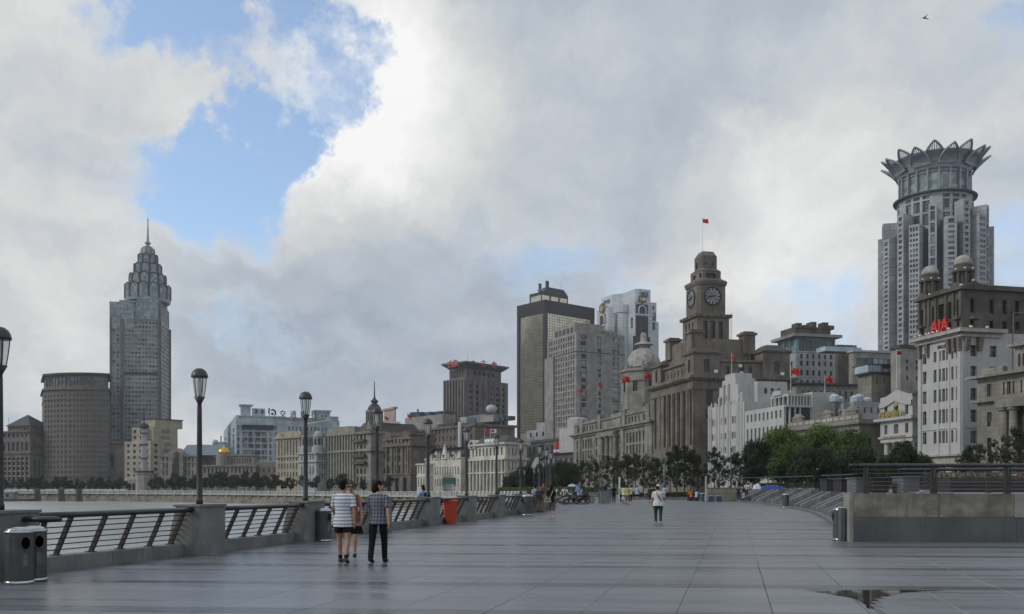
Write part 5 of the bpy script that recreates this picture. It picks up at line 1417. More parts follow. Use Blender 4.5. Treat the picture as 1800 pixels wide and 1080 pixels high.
b = simple('white_annexe', 'small white annexe at the left end of the gothic building', 748, 372, -36, 733, 762, 815, 'white_ornate', fr=(3, .4), rows=[(856, 841), (833, 819)], cornice=[(815, .5, .6), (837, .3, .4)], pane='pane_dark')
# -- brown stone house with arched ground floor
b = Bld('arched_base_building', 'brown stone building with arched ground floor, right of the turreted block', 722, 400, -40, 677, 765)
L, W = b.L, b.W; P = b.rect(0, W, 0, L)
b.body(P, b.z(834), b.z(762), 'brown_stone', {0: (even(6, L, .42, 1.5), rows_px(b, [(831, 818), (811, 799), (796, 788), (778, 770)]), dict(depth=.9))}, pane='pane_dark', roof=True)
b.body(offset(P, .3), -1, b.z(834), 'brown_stone', {0: (even(3, L, .5, 1), [(-.8, b.z(840))], dict(arch=True))}, part='base_wall', pane='pane_dark', depth=1)
b.band(P, b.z(784), b.z(780.5), 1.3, 'brown_stone'); b.band(P, b.z(835), b.z(833), .8, 'brown_stone', 'string_course'); b.band(P, b.z(764), b.z(761), .7, 'brown_stone')
for k in range(5): b.mb('pilaster', 'brown_stone').box(-.6, 0, L * (.08 + .21 * k) - .5, L * (.08 + .21 * k) + .5, b.z(833), b.z(785))
for f in (.15, .85): y = L * f; b.mb('gable', 'brown_stone').hull8([(-.9, y - 4), (.6, y - 4), (.6, y + 4), (-.9, y + 4)], b.z(772), b.z(757), top=[(-.9, y - 1), (.6, y - 1), (.6, y + 1), (-.9, y + 1)])
b.finish()
# -- brown block behind the gothic building
b = simple('brown_back_block', 'brown block with sparse windows behind the gothic building', 835, 455, -35, 735, 905, 745, 'brown_stone', fr=(14, .32), rows=[(790, 780), (772, 763), (757, 750)], cornice=[(745, .8, 1.2)], fin=False)
b.mb('chimney_pipe', 'white_paint').lathe([(1.0, b.z(800)), (1.0, b.z(740))], 10, (-1.5, b.yo(813), 0)); b.mb('roof_room', 'dark_slate').box(3, 12, b.yo(790), b.yo(760), b.z(745), b.z(738)); b.finish()
b = simple('rooftop_plant_block', 'pale flat-topped block with rooftop plant left of the red-sign hotel', 778, 520, -38, 712, 800, 728, 'grey_concrete', fin=False)
for px, w_, h in ((716, 7, 717), (725, 11, 718), (744, 9, 720), (762, 10, 721), (772, 5, 722)): b.mb('plant_room', 'recess_grey').box(3, 10, b.yo(px + w_ / 2), b.yo(px - w_ / 2), b.z(728), b.z(h))
b.mb('mast', 'steel_rod').box(4, 4.6, b.yo(724.5), b.yo(723), b.z(720), b.z(712)); b.finish()
b = simple('dish_roof_block', 'low dark roof block with a white satellite dish in front of the red-sign hotel', 850, 500, -35, 790, 880, 742, 'dark_stone', fin=False)
b.mb('satellite_dish', 'pale_panel').ball((6, b.yo(848), b.z(718)), (3.2, 3.0, 2.4), 12, 8); b.mb('dish_stand', 'steel_rod').loft([(6, b.yo(848), b.z(742)), (6, b.yo(848), b.z(724))], .5, 5)
b.mb('roof_room', 'grey_white_render').box(3, 9, b.yo(812), b.yo(795), b.z(742), b.z(728)); b.mb('roof_room', 'slate_blue').box(9, 16, b.yo(830), b.yo(800), b.z(742), b.z(724)); b.mb('roof_room', 'grey_concrete').box(2, 8, b.yo(862), b.yo(838), b.z(742), b.z(730))
for px in (866, 875, 884): b.mb('roof_room', 'recess_grey').box(3, 7, b.yo(px + 3), b.yo(px - 3), b.z(742), b.z(735))
b.finish()
# -- turreted block
b = Bld('turreted_building', 'tall ornate stone block with a spired corner turret', 652, 430, -42, 574, 745)
L, W = b.L, b.W; P = b.rect(0, W, 0, L)
yb = b.yo(623)
cols = [(L - b.yo(574 + 4.9 * k + 1.0), L - b.yo(574 + 4.9 * k + 3.9)) for k in range(10)] + [(L - b.yo(627), L - b.yo(630)), (L - b.yo(633), L - b.yo(637)), (L - b.yo(640), L - b.yo(643))]
b.body(P, -1, b.z(760), 'grey_stone', {0: (cols, rows_px(b, [(853, 838), (833, 823), (818, 810), (805, 796), (788, 781), (778, 764)])), 1: (even(7, W, .3, 2), rows_px(b, [(833, 823), (805, 796), (788, 781), (774, 765)]))}, pane='pane_dark', depth=.9, roof=False)
b.band(P, b.z(793), b.z(789.5), 1.3, 'grey_stone', 'string_course'); b.band(P, b.z(762), b.z(758), 1.2, 'grey_stone')
for k in range(11):
    y = b.yo(574 + 4.9 * k + .2)
    b.mb('pilaster', 'light_stone').lathe([(.6, b.z(856)), (.5, b.z(793))], 8, (-.6, y, 0)); b.mb('pilaster', 'light_stone').lathe([(.5, b.z(789)), (.42, b.z(763))], 8, (-.6, y, 0))
b.mb('mansard_roof', 'roof_brown').hull8([(1, yb), (1, 1), (W - 1, 1), (W - 1, yb)], b.z(758), b.z(741), top=[(4, yb - 2), (4, 4), (W - 3, 4), (W - 3, yb - 2)])
b.mb('roof_ridge', 'lamp_white').box(3.5, W * .62, 3.2, 3.9, b.z(741.2), b.z(737.5))
b.mb('parapet', 'grey_stone').box(0, 1.2, yb, L, b.z(758), b.z(747)); b.mb('roof_room', 'grey_stone').box(2, 12, L * .55, L - 2, b.z(758), b.z(745))
for py in (775, 802, 814): b.mb('balcony', 'dark_stone').box(-2.0, -.02, b.yo(645), b.yo(625), b.z(py + 1.5), b.z(py - 3))
tcx, tcy = 5.2, b.yo(640) - 1
t = b.mb('turret', 'grey_stone'); o8 = [(tcx + 3.6 * math.cos(R(22.5 + 45 * k)), tcy + 3.6 * math.sin(R(22.5 + 45 * k))) for k in range(8)]
b.body(o8, b.z(760), b.z(722), 'grey_stone', {k: (even(1, 2.7, .35), [(b.z(738), b.z(726))]) for k in range(8)}, part='turret', pane='pane_dark')
for k in range(8): b.mb('turret_column', 'grey_stone').lathe([(.4, b.z(745)), (.32, b.z(723))], 6, (tcx + 3.9 * math.cos(R(22.5 + 45 * k)), tcy + 3.9 * math.sin(R(22.5 + 45 * k)), 0))
b.band(o8, b.z(723), b.z(720), .7, 'grey_stone', 'turret_cornice')
b.mb('turret_dome', 'dark_slate').lathe([(3.3, b.z(720)), (3.2, b.z(716)), (2.6, b.z(712)), (1.5, b.z(708)), (1.2, b.z(706)), (1.9, b.z(704)), (1.7, b.z(702)), (.7, b.z(699)), (.35, b.z(694)), (.15, b.z(668)), (.02, b.z(666))], 12, (tcx, tcy, 0))
b.finish()
b = simple('pink_block', 'small pinkish concrete block behind the turreted building', 694, 560, -30, 675, 696, 716, 'pinkish_render', fin=False); b.band(b.P, b.z(719), b.z(715.5), .8, 'pinkish_render'); b.finish()
# -- domed white corner house
b = Bld('small_dome_building', 'white stone house with small corner domes left of the turreted block', 556, 455, -47, 525, 577)
L, W = b.L, b.W; P = b.rect(0, W, 0, L)
b.body(P, -1, b.z(797), 'grey_white_render', {0: (even(5, L, .42, 1.5), rows_px(b, [(853, 842), (834, 820), (808, 801)])), 1: (even(3, W, .55, W * .2), rows_px(b, [(842, 832), (824, 816), (808, 800)]))}, pane='pane_dark', depth=.8)
b.band(P, b.z(812.5), b.z(810), .8, 'grey_white_render', 'string_course'); b.band(P, b.z(798), b.z(795.5), .9, 'grey_white_render')
for (cx, cy, tp) in ((2.8, 2.6, 757), (2.4, L - 3, 762)):
    b.mb('cupola', 'grey_white_render').lathe([(3.2, b.z(796)), (3.0, b.z(785)), (2.3, b.z(784)), (2.3, b.z(768)), (2.7, b.z(767)), (2.7, b.z(765.5)), (2.2, b.z(765)), (2.0, b.z(tp + 4)), (1.2, b.z(tp + 1)), (.1, b.z(tp))], 14, (cx, cy, 0))
    for a in (200, 250, 300, 340): b.mb('cupola_opening', 'pane_dark').box(2.31, 2.36, -.6, .6, b.z(782), b.z(770), 0, Matrix.Translation((cx, cy, 0)) @ Matrix.Rotation(R(a), 4, 'Z'))
b.finish()
# -- tall brown house
b = Bld('tall_pediment_building', 'tall narrow cream-brown building with a small attic pediment', 527, 475, -48, 485, 558)
L, W = b.L, b.W; P = b.rect(0, W, 0, L)
b.body(P, -1, b.z(768), 'cream_render', {0: (even(7, L, .42, 1.5), rows_px(b, [(856, 844), (838, 830), (824, 814), (810, 802), (800, 774)])), 1: (even(3, W, .25, 2), rows_px(b, [(785, 775), (795, 789)]))}, pane='pane_dark', depth=.8)
b.band(P, b.z(804), b.z(801.5), .5, 'cream_render', 'string_course'); b.band(P, b.z(770), b.z(767), 1.2, 'cream_render')
for f in (.2, .85): b.mb('pediment', 'cream_render').hull8([(-.5, L * f - 4), (1, L * f - 4), (1, L * f + 4), (-.5, L * f + 4)], b.z(767), b.z(759), top=[(-.5, L * f - .5), (1, L * f - .5), (1, L * f + .5), (-.5, L * f + .5)])
b.mb('attic', 'cream_render').box(1, W - 1, 1, L - 1, b.z(767), b.z(757)); b.finish()
# -- pale modern bank block with roof sign
b = Bld('sign_block', 'pale blue-grey modern office block with black roof lettering', 415, 600, -20, 393, None)
L = b.L; W = b.xo(497); P = b.rect(0, W, 0, L)
rows = rows_px(b, [(740 + 0, 734)]) if 0 else []
rr = rows_px(b, [(755, 748), (767, 759), (778, 769), (788, 780), (799, 791), (809, 802), (819, 812)])
b.body(P, -1, b.z(730), 'pale_panel', {1: ([(b.xo(417), b.xo(421))] + cs(b, [(426, 435), (436.5, 446), (447.5, 458), (459.5, 469), (474, 477), (484, 487)]), rr), 0: (even(3, L, .3, 1), rr)}, pane='pane_light', depth=.8)
b.mb('sun_canopy', 'pale_panel').box(b.xo(424), b.xo(483), -2.5, -.02, b.z(747), b.z(735)); b.mb('canopy_soffit', 'dark_slate').box(b.xo(425), b.xo(482), -1.6, -.05, b.z(754), b.z(747.5))
b.mb('stair_tower', 'pale_panel').box(b.xo(424), b.xo(441), 2, 10, b.z(730), b.z(712.5)); b.mb('stair_tower_cap', 'pale_panel').box(b.xo(421), b.xo(445), .5, 12, b.z(712.5), b.z(710.5))
b.mb('sign_panel', 'pale_panel').box(b.xo(443.5), b.xo(467), 3, 4, b.z(731), b.z(716.5))
for px in (449, 460): b.mb('panel_mark', 'black_letter').loft([(b.xo(px), 2.9, b.z(719)), (b.xo(px + 3), 2.9, b.z(720.5)), (b.xo(px + 2.6), 2.9, b.z(723)), (b.xo(px), 2.9, b.z(724.5))], .5, 5)
W2 = b.xo(598); b.body([(W, 0), (W2, 3), (W2, 20), (W, 20)], -1, b.z(735), 'pale_panel', {0: (even(13, W2 - W, .35, 3), rr)}, part='wing_wall', pane='pane', depth=.6)
b.mb('roof_edge', 'grey_concrete').box(b.xo(420), b.xo(572), -.3, .6, b.z(735), b.z(731.5))
b.mb('penthouse', 'pale_panel').box(b.xo(554), b.xo(582), 5, 14, b.z(735), b.z(719)); b.mb('penthouse_cap', 'pale_panel').box(b.xo(552), b.xo(584), 4, 15, b.z(719), b.z(716)); b.mb('penthouse', 'grey_white_render').box(b.xo(582), b.xo(597), 5, 14, b.z(735), b.z(727))
for px in (567, 573): b.mb('penthouse_window', 'pane').box(b.xo(px), b.xo(px + 2.5), 4.9, 4.99, b.z(729), b.z(725))
for i, ch in enumerate('交通银行'):
    tm = text_mesh(ch, 5.2, .25, 'black_letter', .05)
    link('roof_character', tm, b.root, Matrix.Translation((b.xo(491.5 + 18.4 * i), 1.5, b.z(730.5))) @ Matrix.Rotation(R(90), 4, 'X') @ Matrix.Diagonal((.85, .98, 1, 1)))
lg = MB(); cx, cz = b.xo(479), b.z(723.5)
lg.loft([(cx - 2.0, 1.5, cz + 3.0), (cx - 2.3, 1.5, cz), (cx - 1.6, 1.5, cz - 2.0)], [(.5, .3), (.6, .3), (.15, .2)], 5, ref=(1, 0, 0))
lg.loft([(cx - 1.0, 1.5, cz + 1.4), (cx + .6, 1.5, cz + 1.9), (cx + 2.0, 1.5, cz + .8), (cx + 2.1, 1.5, cz - 1), (cx + 1.0, 1.5, cz - 2.5)], [(.4, .3), (.6, .3), (.7, .3), (.5, .3), (.15, .2)], 6, ref=(1, 0, 1))
lg.lathe([(.001, 0), (.9, 0), (.9, .3)], 12, (0, 0, 0), 0, 0, Matrix.Translation((cx, 1.4, cz - .9)) @ Matrix.Rotation(R(90), 4, 'X'))
lg.build('roof_emblem', 'black_letter', b.root)
for px in (474, 500, 530, 560): b.mb('sign_frame', 'steel_rod').box(b.xo(px), b.xo(px) + .2, 2, 2.2, b.z(735), b.z(722))
b.mb('boom', 'white_paint').loft([(b.xo(538), -8, b.z(744)), (b.xo(580), 2, b.z(735))], .45, 6)
b.finish()
b = simple('flat_back_block', 'low grey block peeping out left of the pale sign block', 392, 640, -84, 381, 400, 777, 'pale_panel', fin=False); b.mb('mast', 'steel_rod').box(4, 4.6, 3, 3.6, b.z(777), b.z(766)); b.finish()
b = simple('grey_low_block', 'low dark-roofed block between the gold dome and the tall narrow building', 488, 500, -84, 449, 495, 813, 'tan_wall', fr=(4, .3), rows=[(830, 822)], roofmat='slate_blue')
# -- gold dome house
b = Bld('gold_dome_building', 'low brown stone house crowned by a small gold dome', 450, 500, -80, 352, 462)
L, W = b.L, b.W; P = b.rect(0, W, 0, L)
b.body(P, -1, b.z(818), 'tan_wall', {0: (even(13, L, .4, 1.5), rows_px(b, [(850, 840), (831, 823)]))}, pane='pane_dark', depth=.7)
b.body(b.rect(2, W - 1, 2, L - 14), b.z(818), b.z(800), 'tan_wall', {0: (even(9, L - 16, .4, 1.5), rows_px(b, [(815, 806)]))}, part='upper_wall', pane='pane_dark')
b.band(P, b.z(820), b.z(817.5), .8, 'tan_wall'); b.band(b.rect(2, W - 1, 2, L - 14), b.z(801.5), b.z(799.5), .6, 'tan_wall')
yd = b.yo(388); b.mb('dome_base', 'tan_wall').lathe([(4.2, b.z(818)), (4.0, b.z(799)), (3.6, b.z(798)), (3.6, b.z(796.5))], 14, (3.4, yd, 0))
b.mb('gold_dome', 'gold_leaf').lathe([(3.1, b.z(796.8)), (3.0, b.z(793)), (2.5, b.z(789.5)), (1.6, b.z(787)), (.6, b.z(785.5)), (.15, b.z(784)), (.1, b.z(780))], 18, (3.4, yd, 0))
for q in range(6): b.mb('dome_spike', 'gold_leaf').loft([(3.4 + 2.2 * math.cos(q), yd + 2.2 * math.sin(q), b.z(790)), (3.4 + 2.4 * math.cos(q), yd + 2.4 * math.sin(q), b.z(783))], .15, 4)
b.finish(smooth=('gold_dome',))
# -- pedimented classical house with blue roof
b = Bld('blue_roof_building', 'pale classical house with a slate-blue roof and tall arched centre bay', 345, 520, -80, 281, 392)
L, W = b.L, b.W; P = b.rect(0, W, 0, L)
b.body(P, -1, b.z(802), 'grey_stone', {0: (even(9, L, .34, 1), rows_px(b, [(852, 841), (836, 827), (823, 814), (811, 804)]))}, pane='pane_dark', depth=.6)
b.band(P, b.z(813.5), b.z(812), .5, 'grey_stone', 'string_course'); b.band(P, b.z(803), b.z(800.5), .8, 'grey_stone')
yc = b.yo(311)
b.mb('centre_bay', 'grey_stone').box(-1.5, -.02, yc - 4.6, yc + 4.6, -1, b.z(800)); b.mb('centre_window', 'pane_dark').box(-1.6, -1.48, yc - 2.2, yc + 2.2, 0, b.z(816)); b.mb('centre_arch', 'dark_slate').lathe([(2.2, 0), (2.2, b.z(806) - b.z(815)), (1.6, b.z(798) - b.z(815)), (.1, b.z(793) - b.z(815))], 12, (-.6, yc, b.z(815)))
b.mb('pediment', 'grey_stone').hull8([(-.8, yc - 8), (4, yc - 8), (4, yc + 8), (-.8, yc + 8)], b.z(800.5), b.z(788), top=[(-.8, yc - .5), (4, yc - .5), (4, yc + .5), (-.8, yc + .5)])
b.mb('slate_roof', 'slate_blue').hull8([(1, L * .5), (1, -16), (18, -16), (18, L * .5)], b.z(800.5), b.z(781), top=[(8, L * .45), (8, -14), (12, -14), (12, L * .45)])
b.mb('roof_tank', 'pale_panel').ball((14, b.yo(357), b.z(776)), 1.8, 10, 7)
b.finish()
# -- stepped cream block
b = Bld('cream_stepped_building', 'cream stepped office block behind the signal column', 265, 580, -58, 219, 283)
L = b.L
c1 = (229, 251)
b.body(b.rect(0, b.W, 0, L), -1, b.z(775), 'cream_render', {0: (even(4, L, .45, 1), floors(8, b.z(862), b.z(777), .5)), 1: (even(1, b.W, .35), floors(8, b.z(862), b.z(777), .5))}, depth=.6)
b.body(b.rect(.8, b.W + 4, b.yo(252), b.yo(230)), b.z(775), b.z(750), 'cream_render', {0: (even(2, b.yo(230) - b.yo(252), .45), floors(2, b.z(774), b.z(752), .55))}, part='upper_wall', depth=.6)
x0 = 8
W2 = b.xo(322) - 2
b.body(b.rect(4, W2, 3, L - 6), b.z(775), b.z(750), 'cream_render', {1: (even(9, W2 - 4, .55, 6), floors(2, b.z(774), b.z(752), .6))}, part='upper_wall', depth=.6)
b.body(b.rect(b.W, W2, 3.0, 12), -1, b.z(775), 'cream_render', {1: (even(9, W2 - b.W, .55, 5), floors(8, b.z(862), b.z(775), .6))}, part='rear_wall', depth=.6)
b.body(b.rect(7, b.xo(336) - 3, 5, L - 8), b.z(750), b.z(735), 'cream_render', {}, part='top_storey')
b.mb('roof_cap', 'roof_brown').box(6.4, b.xo(337) - 3, 4.4, L - 7, b.z(735), b.z(733.5)); b.finish()
# -- signal column
b = Bld('signal_column', 'white ringed signal column on an octagonal stone base by the river', 253, 540, 0, None, None, cat='tower')
z = lambda py: zat(py, 540)
b.mb('base', 'light_stone').lathe([(4.9, -1.2), (4.9, z(836)), (5.4, z(834)), (5.4, z(831)), (4.4, z(830))], 8, (0, 0, 0), 0, R(22)); b.mb('base_railing', 'dark_slate').lathe([(5.6, z(831)), (5.6, z(828)), (5.3, z(828))], 16, (0, 0, 0))
b.mb('shaft', 'grey_white_render').lathe([(2.0, z(830)), (1.45, z(755)), (1.9, z(753))], 16)
for py in (806, 782, 762): b.mb('ring', 'dark_slate').lathe([(1.7, z(py + .6)), (2.4, z(py + .6)), (2.4, z(py - .9)), (1.7, z(py - .9))], 16)
b.mb('gallery', 'dark_slate').lathe([(1.6, z(754)), (3.0, z(752)), (3.0, z(748)), (2.2, z(747)), (2.0, z(745)), (1.0, z(744))], 14); b.mb('mast', 'dark_slate').loft([(0, 0, z(746)), (0, 0, z(717))], [.45, .3], 6); b.mb('yard', 'dark_slate').box(-2.2, 2.2, -.2, .2, z(721), z(719.5))
b.mb('annexe', 'light_stone').box(-8.4, -3, -3, 3, -1.2, z(843)); 
for k in range(2): b.mb('annexe_arch', 'pane_dark').box(-8 + 2.4 * k, -6.4 + 2.4 * k, -3.1, -2.98, -.8, z(850))
b.finish()
# -- tower with the glass lotus crown
b = Bld('lotus_tower', 'very tall slender tower with tiered glass petals and a needle spire', 280, 655, -101, 193.5, 298)
L, W = b.L, b.W
def uL(px): return L - b.yo(px)
colsA = [(uL(p), uL(p + 4.2)) for p in (198, 205)]; colsB = [(uL(218 + 6.1 * k + 1.2), uL(218 + 6.1 * k + 5.2)) for k in range(10)]
fl_ = floors(28, b.z(778), b.z(565), .55)
b.body(b.rect(0, W, 0, L), 0, b.z(562), 'tower_grey', {0: (colsA + colsB, fl_), 1: (even(4, W, .7, 2), fl_)}, pane='pane_light', depth=.5)
b.mb('dark_band', 'recess_grey').box(-.3, -.02, b.yo(279), b.yo(217), b.z(660), b.z(655))
for px in (194.5, 213.5, 216, 279): b.mb('pier', 'tower_brown').box(-1.2, -.02, b.yo(px + 1.6), b.yo(px - 1.2), 0, b.z(563))
b.mb('pier', 'tower_brown').box(0, 1.6, -1.2, -.02, 0, b.z(528)); b.mb('pier', 'tower_brown').box(W - 1.6, W, -1.2, -.02, 0, b.z(563))
def glazed(part, plan, z0, z1, n0, n1, nf):
    n = len(plan); sp = {}
    for k in range(n):
        ln = (Vector(plan[(k + 1) % n]) - Vector(plan[k])).length; sp[k] = (even(max(1, int(ln / 2.3)), ln, .86), floors(nf, z0, z1, .84, .08))
    b.body(plan, z0, z1, 'crown_metal', sp, part=part, pane='pane_crown', depth=.2)
yl = b.yo(236)
glazed('glass_shoulder', b.rect(-.4, W * .6, yl, L + .3), b.z(580), b.z(533.5), 8, 4, 10)
glazed('glass_shaft', b.rect(-1.0, W * .9, b.yo(278), b.yo(241)), b.z(563), b.z(522), 8, 4, 9)
b.body(b.rect(.3, W, .2, L - 6), b.z(562), b.z(530), 'tower_grey', {0: (even(9, L - 6.2, .5), floors(5, b.z(560), b.z(532), .6)), 1: (even(5, W - .3, .6), floors(5, b.z(560), b.z(532), .6))}, part='shoulder', pane='pane_light')
cx, cy = W * .42, b.yo(256.5) + 2
def zs(py): return zat(py, 668.0)
tiers = [(527, 502, 15.6, 14), (507, 483, 12.3, 12), (488, 465, 9.2, 10), (470, 448, 6.5, 9)]
b.mb('crown_base', 'crown_metal').lathe([(15.6, zs(532)), (15.9, zs(526.5)), (15, zs(526))], 28, (cx, cy, 0))
for (p0, p1, r, n) in tiers:
    z0, z1 = zs(p0), zs(p1)
    b.mb('crown_core', 'crown_metal').lathe([(r * .84, z0), (r * .80, z1 - .5), (r * .66, z1 + .6)], 28, (cx, cy, 0))
    w = 2 * math.pi * r / n; hr = w / 2 * .92; m1 = MB(); m2 = MB(); m3 = MB()
    arc = [(-hr, z0), (-hr, z1 - hr * .9)] + [(-hr * math.cos(t), z1 - hr * .9 + hr * .9 * math.sin(t)) for t in [math.pi * q / 8 for q in range(1, 8)]] + [(hr, z1 - hr * .9), (hr, z0)]
    m1.poly([(r, y, z) for y, z in arc])
    m2.loft([(r + .1, y, z) for y, z in arc], .42, 5)
    for (ya, za), (yb_, zb_) in zip(arc[1:-1], arc[2:-1]): m2.poly([(r, ya, za), (r, yb_, zb_), (r * .78, yb_ * .78, zb_ + .5), (r * .78, ya * .78, za + .5)])
    for f in (-.5, 0, .5): m3.box(r + .02, r + .2, hr * f - .09, hr * f + .09, z0, z1 - hr * .9 * (.14 if f else 0) - .1)
    for f in (.25, .5, .75): m3.box(r + .02, r + .2, -hr, hr, z0 + (z1 - hr - z0) * f * 1.2 - .08, z0 + (z1 - hr - z0) * f * 1.2 + .08)
    a1, a2, a3 = m1.mesh('petal_pane', 'pane_crown'), m2.mesh('petal_rim', 'recess_grey'), m3.mesh('petal_mullion', 'crown_metal')
    for k in range(n):
        Mx = Matrix.Translation((cx, cy, 0)) @ Matrix.Rotation(2 * math.pi * (k + (.5 if n % 2 else 0)) / n, 4, 'Z')
        link('petal_pane', a1, b.root, Mx); link('petal_rim', a2, b.root, Mx); link('petal_mullion', a3, b.root, Mx)
b.mb('bulb', 'crown_metal').lathe([(4.9, zs(450)), (5.0, zs(445)), (4.8, zs(441)), (4.6, zs(437.5)), (3.2, zs(434.5)), (1.5, zs(432.5)), (.9, zs(431)), (.9, zs(429.5)), (1.9, zs(428.5)), (2.2, zs(426.5)), (1.6, zs(424.8)), (.9, zs(424)), (.7, zs(412)), (.42, zs(395)), (.3, zs(387)), (.6, zs(385.6)), (.25, zs(384)), (.02, zs(378))], 16, (cx, cy, 0))
bp = MB()
for k in range(10):
    a = 2 * math.pi * k / 10; bp = MB(); bp.loft([(cx + rr * math.cos(a), cy + rr * math.sin(a), zs(pp)) for rr, pp in ((5.0, 450), (4.9, 442), (4.6, 437.5), (3.2, 434.5), (1.3, 432))], .25, 4); bp.build('bulb_rib', 'recess_grey', b.root)
b.mb('podium', 'pinkish_render').box(-14, 16, b.yo(224), b.yo(188), 0, b.z(782)); b.mb('podium_cap', 'pinkish_render').box(-15, 17, b.yo(226), b.yo(187), b.z(782), b.z(779)); b.mb('podium_glass', 'pane_teal').box(-14.2, -13.98, b.yo(209), b.yo(192), b.z(830), b.z(797)); b.mb('podium_round', 'recess_grey').lathe([(.01, 0), (2.0, 0), (2, .1)], 14, (0, 0, 0), 0, 0, Matrix.Translation((-14.05, b.yo(194), b.z(790))) @ Matrix.Rotation(R(-90), 4, 'Y'))
b.finish()
# -- bow-fronted brown hotel
b = Bld('bow_front_hotel', 'broad brown bow-fronted building left of the tall slender tower', 98, 600, 0, None, None)
c = b.c
def lp(px, Y): return (gx(px, Y) - c.x, Y - c.y)
plan = [lp(77.5, 606), lp(99, 601), lp(112, 599), lp(128, 598), lp(146, 598), lp(161, 599), lp(175, 600.5), lp(191, 603), lp(193.5, 640), lp(74, 645)]
nc = [4, 2, 2, 3, 3, 3, 3]
z = lambda py: zat(py, 602)
fl_ = floors(16, z(835), z(692), .52)
b.body(plan, 0, z(684), 'brown_granite', {k: (even(nc[k], (Vector(plan[k + 1]) - Vector(plan[k])).length, .48), fl_) for k in range(7)}, depth=.35, roof=False, pane='pane_bow')
b.band(plan, z(838), z(835), .8, 'brown_granite', 'string_course'); b.band(plan, z(703), z(701), .4, 'brown_granite', 'string_course'); b.band(plan, z(686), z(682.5), 1.2, 'brown_granite')
pin = offset(plan, -1.0)
b.body(pin, z(683), z(661), 'brown_granite', {k: (even(nc[k], (Vector(pin[k + 1]) - Vector(pin[k])).length, .78), [(z(679), z(664))], dict(pane='pane_tower')) for k in range(7)}, part='top_storey', depth=.5)
b.band(pin, z(660), z(656.5), 1.8, 'dark_slate', 'eaves'); b.finish()
# -- pyramid roofed house at the left edge
b = Bld('pyramid_roof_building', 'stone office house with a dark pyramid roof at the left edge', 53, 600, -68, 3, 77)
L, W = b.L, b.W; P = b.rect(0, W, 0, L)
b.body(P, 0, b.z(796), 'brown_stone', {0: (even(6, L, .62, 1), rows_px(b, [(846, 804)])), 1: (even(2, W, .35, 2), rows_px(b, [(842, 810)]))}, pane='pane_dark', depth=1.0)
b.body(P, b.z(796), b.z(758), 'brown_stone', {0: (even(6, L, .7, 1), rows_px(b, [(792, 777), (768, 762)])), 1: (even(3, W, .45, 2), rows_px(b, [(788, 778), (768, 762)]))}, part='upper_wall', pane='pane_tower', depth=.8)
b.band(P, b.z(797.5), b.z(794.5), .9, 'brown_stone'); b.band(P, b.z(759.5), b.z(757), .9, 'brown_stone')
U = b.rect(2, W + 6, 2, L - 3); b.body(U, b.z(758), b.z(748), 'brown_stone', {0: (even(7, L - 5, .4, 1), rows_px(b, [(755, 750.5)]))}, part='top_storey')
for k in range(6):
    for py in range(810, 846, 9): b.mb('spandrel', 'light_stone').box(.4, .8, L * (k + .22) / 6, L * (k + .78) / 6, b.z(py + 1), b.z(py - 1))
cxp, cyp = (2 + W + 6) / 2, L / 2
b.mb('pyramid_roof', 'dark_slate').hull8(offset(U, 1.2), b.z(748), b.z(727), top=[(cxp - .3, cyp + .3), (cxp - .3, cyp - .3), (cxp + .3, cyp - .3), (cxp + .3, cyp + .3)])
b.mb('flagpole', 'steel_rod').loft([(3, L - 3, b.z(748)), (3, L - 3, b.z(732))], .15, 4); b.finish()
# ------------------------------------------------------------------ right side: low stone wall, terrace, railing, steps
WZ = 1.40
wd = Vector((1.0, -.045)).normalized(); wn = Vector((-wd.y, wd.x))       # along the wall, and back from it
W0 = Vector((9.92, 26.4))
t = thing('retaining_wall', 'low stone wall of pale upper and dark lower slabs at the right', 'wall', (W0.x, W0.y, 0), math.atan2(wd.y, wd.x))
b = MB(); b.box(.03, 24, .05, .55, -.05, WZ - .012); b.build('core', 'joint_dark', t)
cuts_u = [0, 1.23, 2.42, 4.55, 5.75, 7.2, 8.7, 11.2, 13.8]
mats_u = ['wall_stone_upper', 'wall_stone_upper', 'wall_stone_upper', 'wall_stone_pale', 'wall_stone_upper', 'wall_stone_pale', 'wall_stone_upper', 'wall_stone_pale']
for k, (a, c) in enumerate(zip(cuts_u, cuts_u[1:])):
    b = MB(); b.hull8(offset([(a + .004, 0), (c - .004, 0), (c - .004, .5), (a + .004, .5)], 0), .722, WZ); b.build('stone_slab', mats_u[k], t)
cuts_l = [0, 1.9, 4.6, 5.75, 8.6, 11.2, 13.8]
for a, c in zip(cuts_l, cuts_l[1:]):
    b = MB(); b.box(a + .004, c - .004, -.02, .5, -.05, .715); b.build('stone_slab', 'wall_stone_lower', t)
b = MB(); b.box(-.12, -.006, .02, .58, -.05, WZ + .0); b.build('end_slab', 'wall_stone_pale', t)
b = MB(); b.box(-.30, -.17, .25, .5, -.02, .98); b.build('end_gap_shade', 'wall_stone_lower', t)  # dark strip in place of the shaded gap at the wall's end

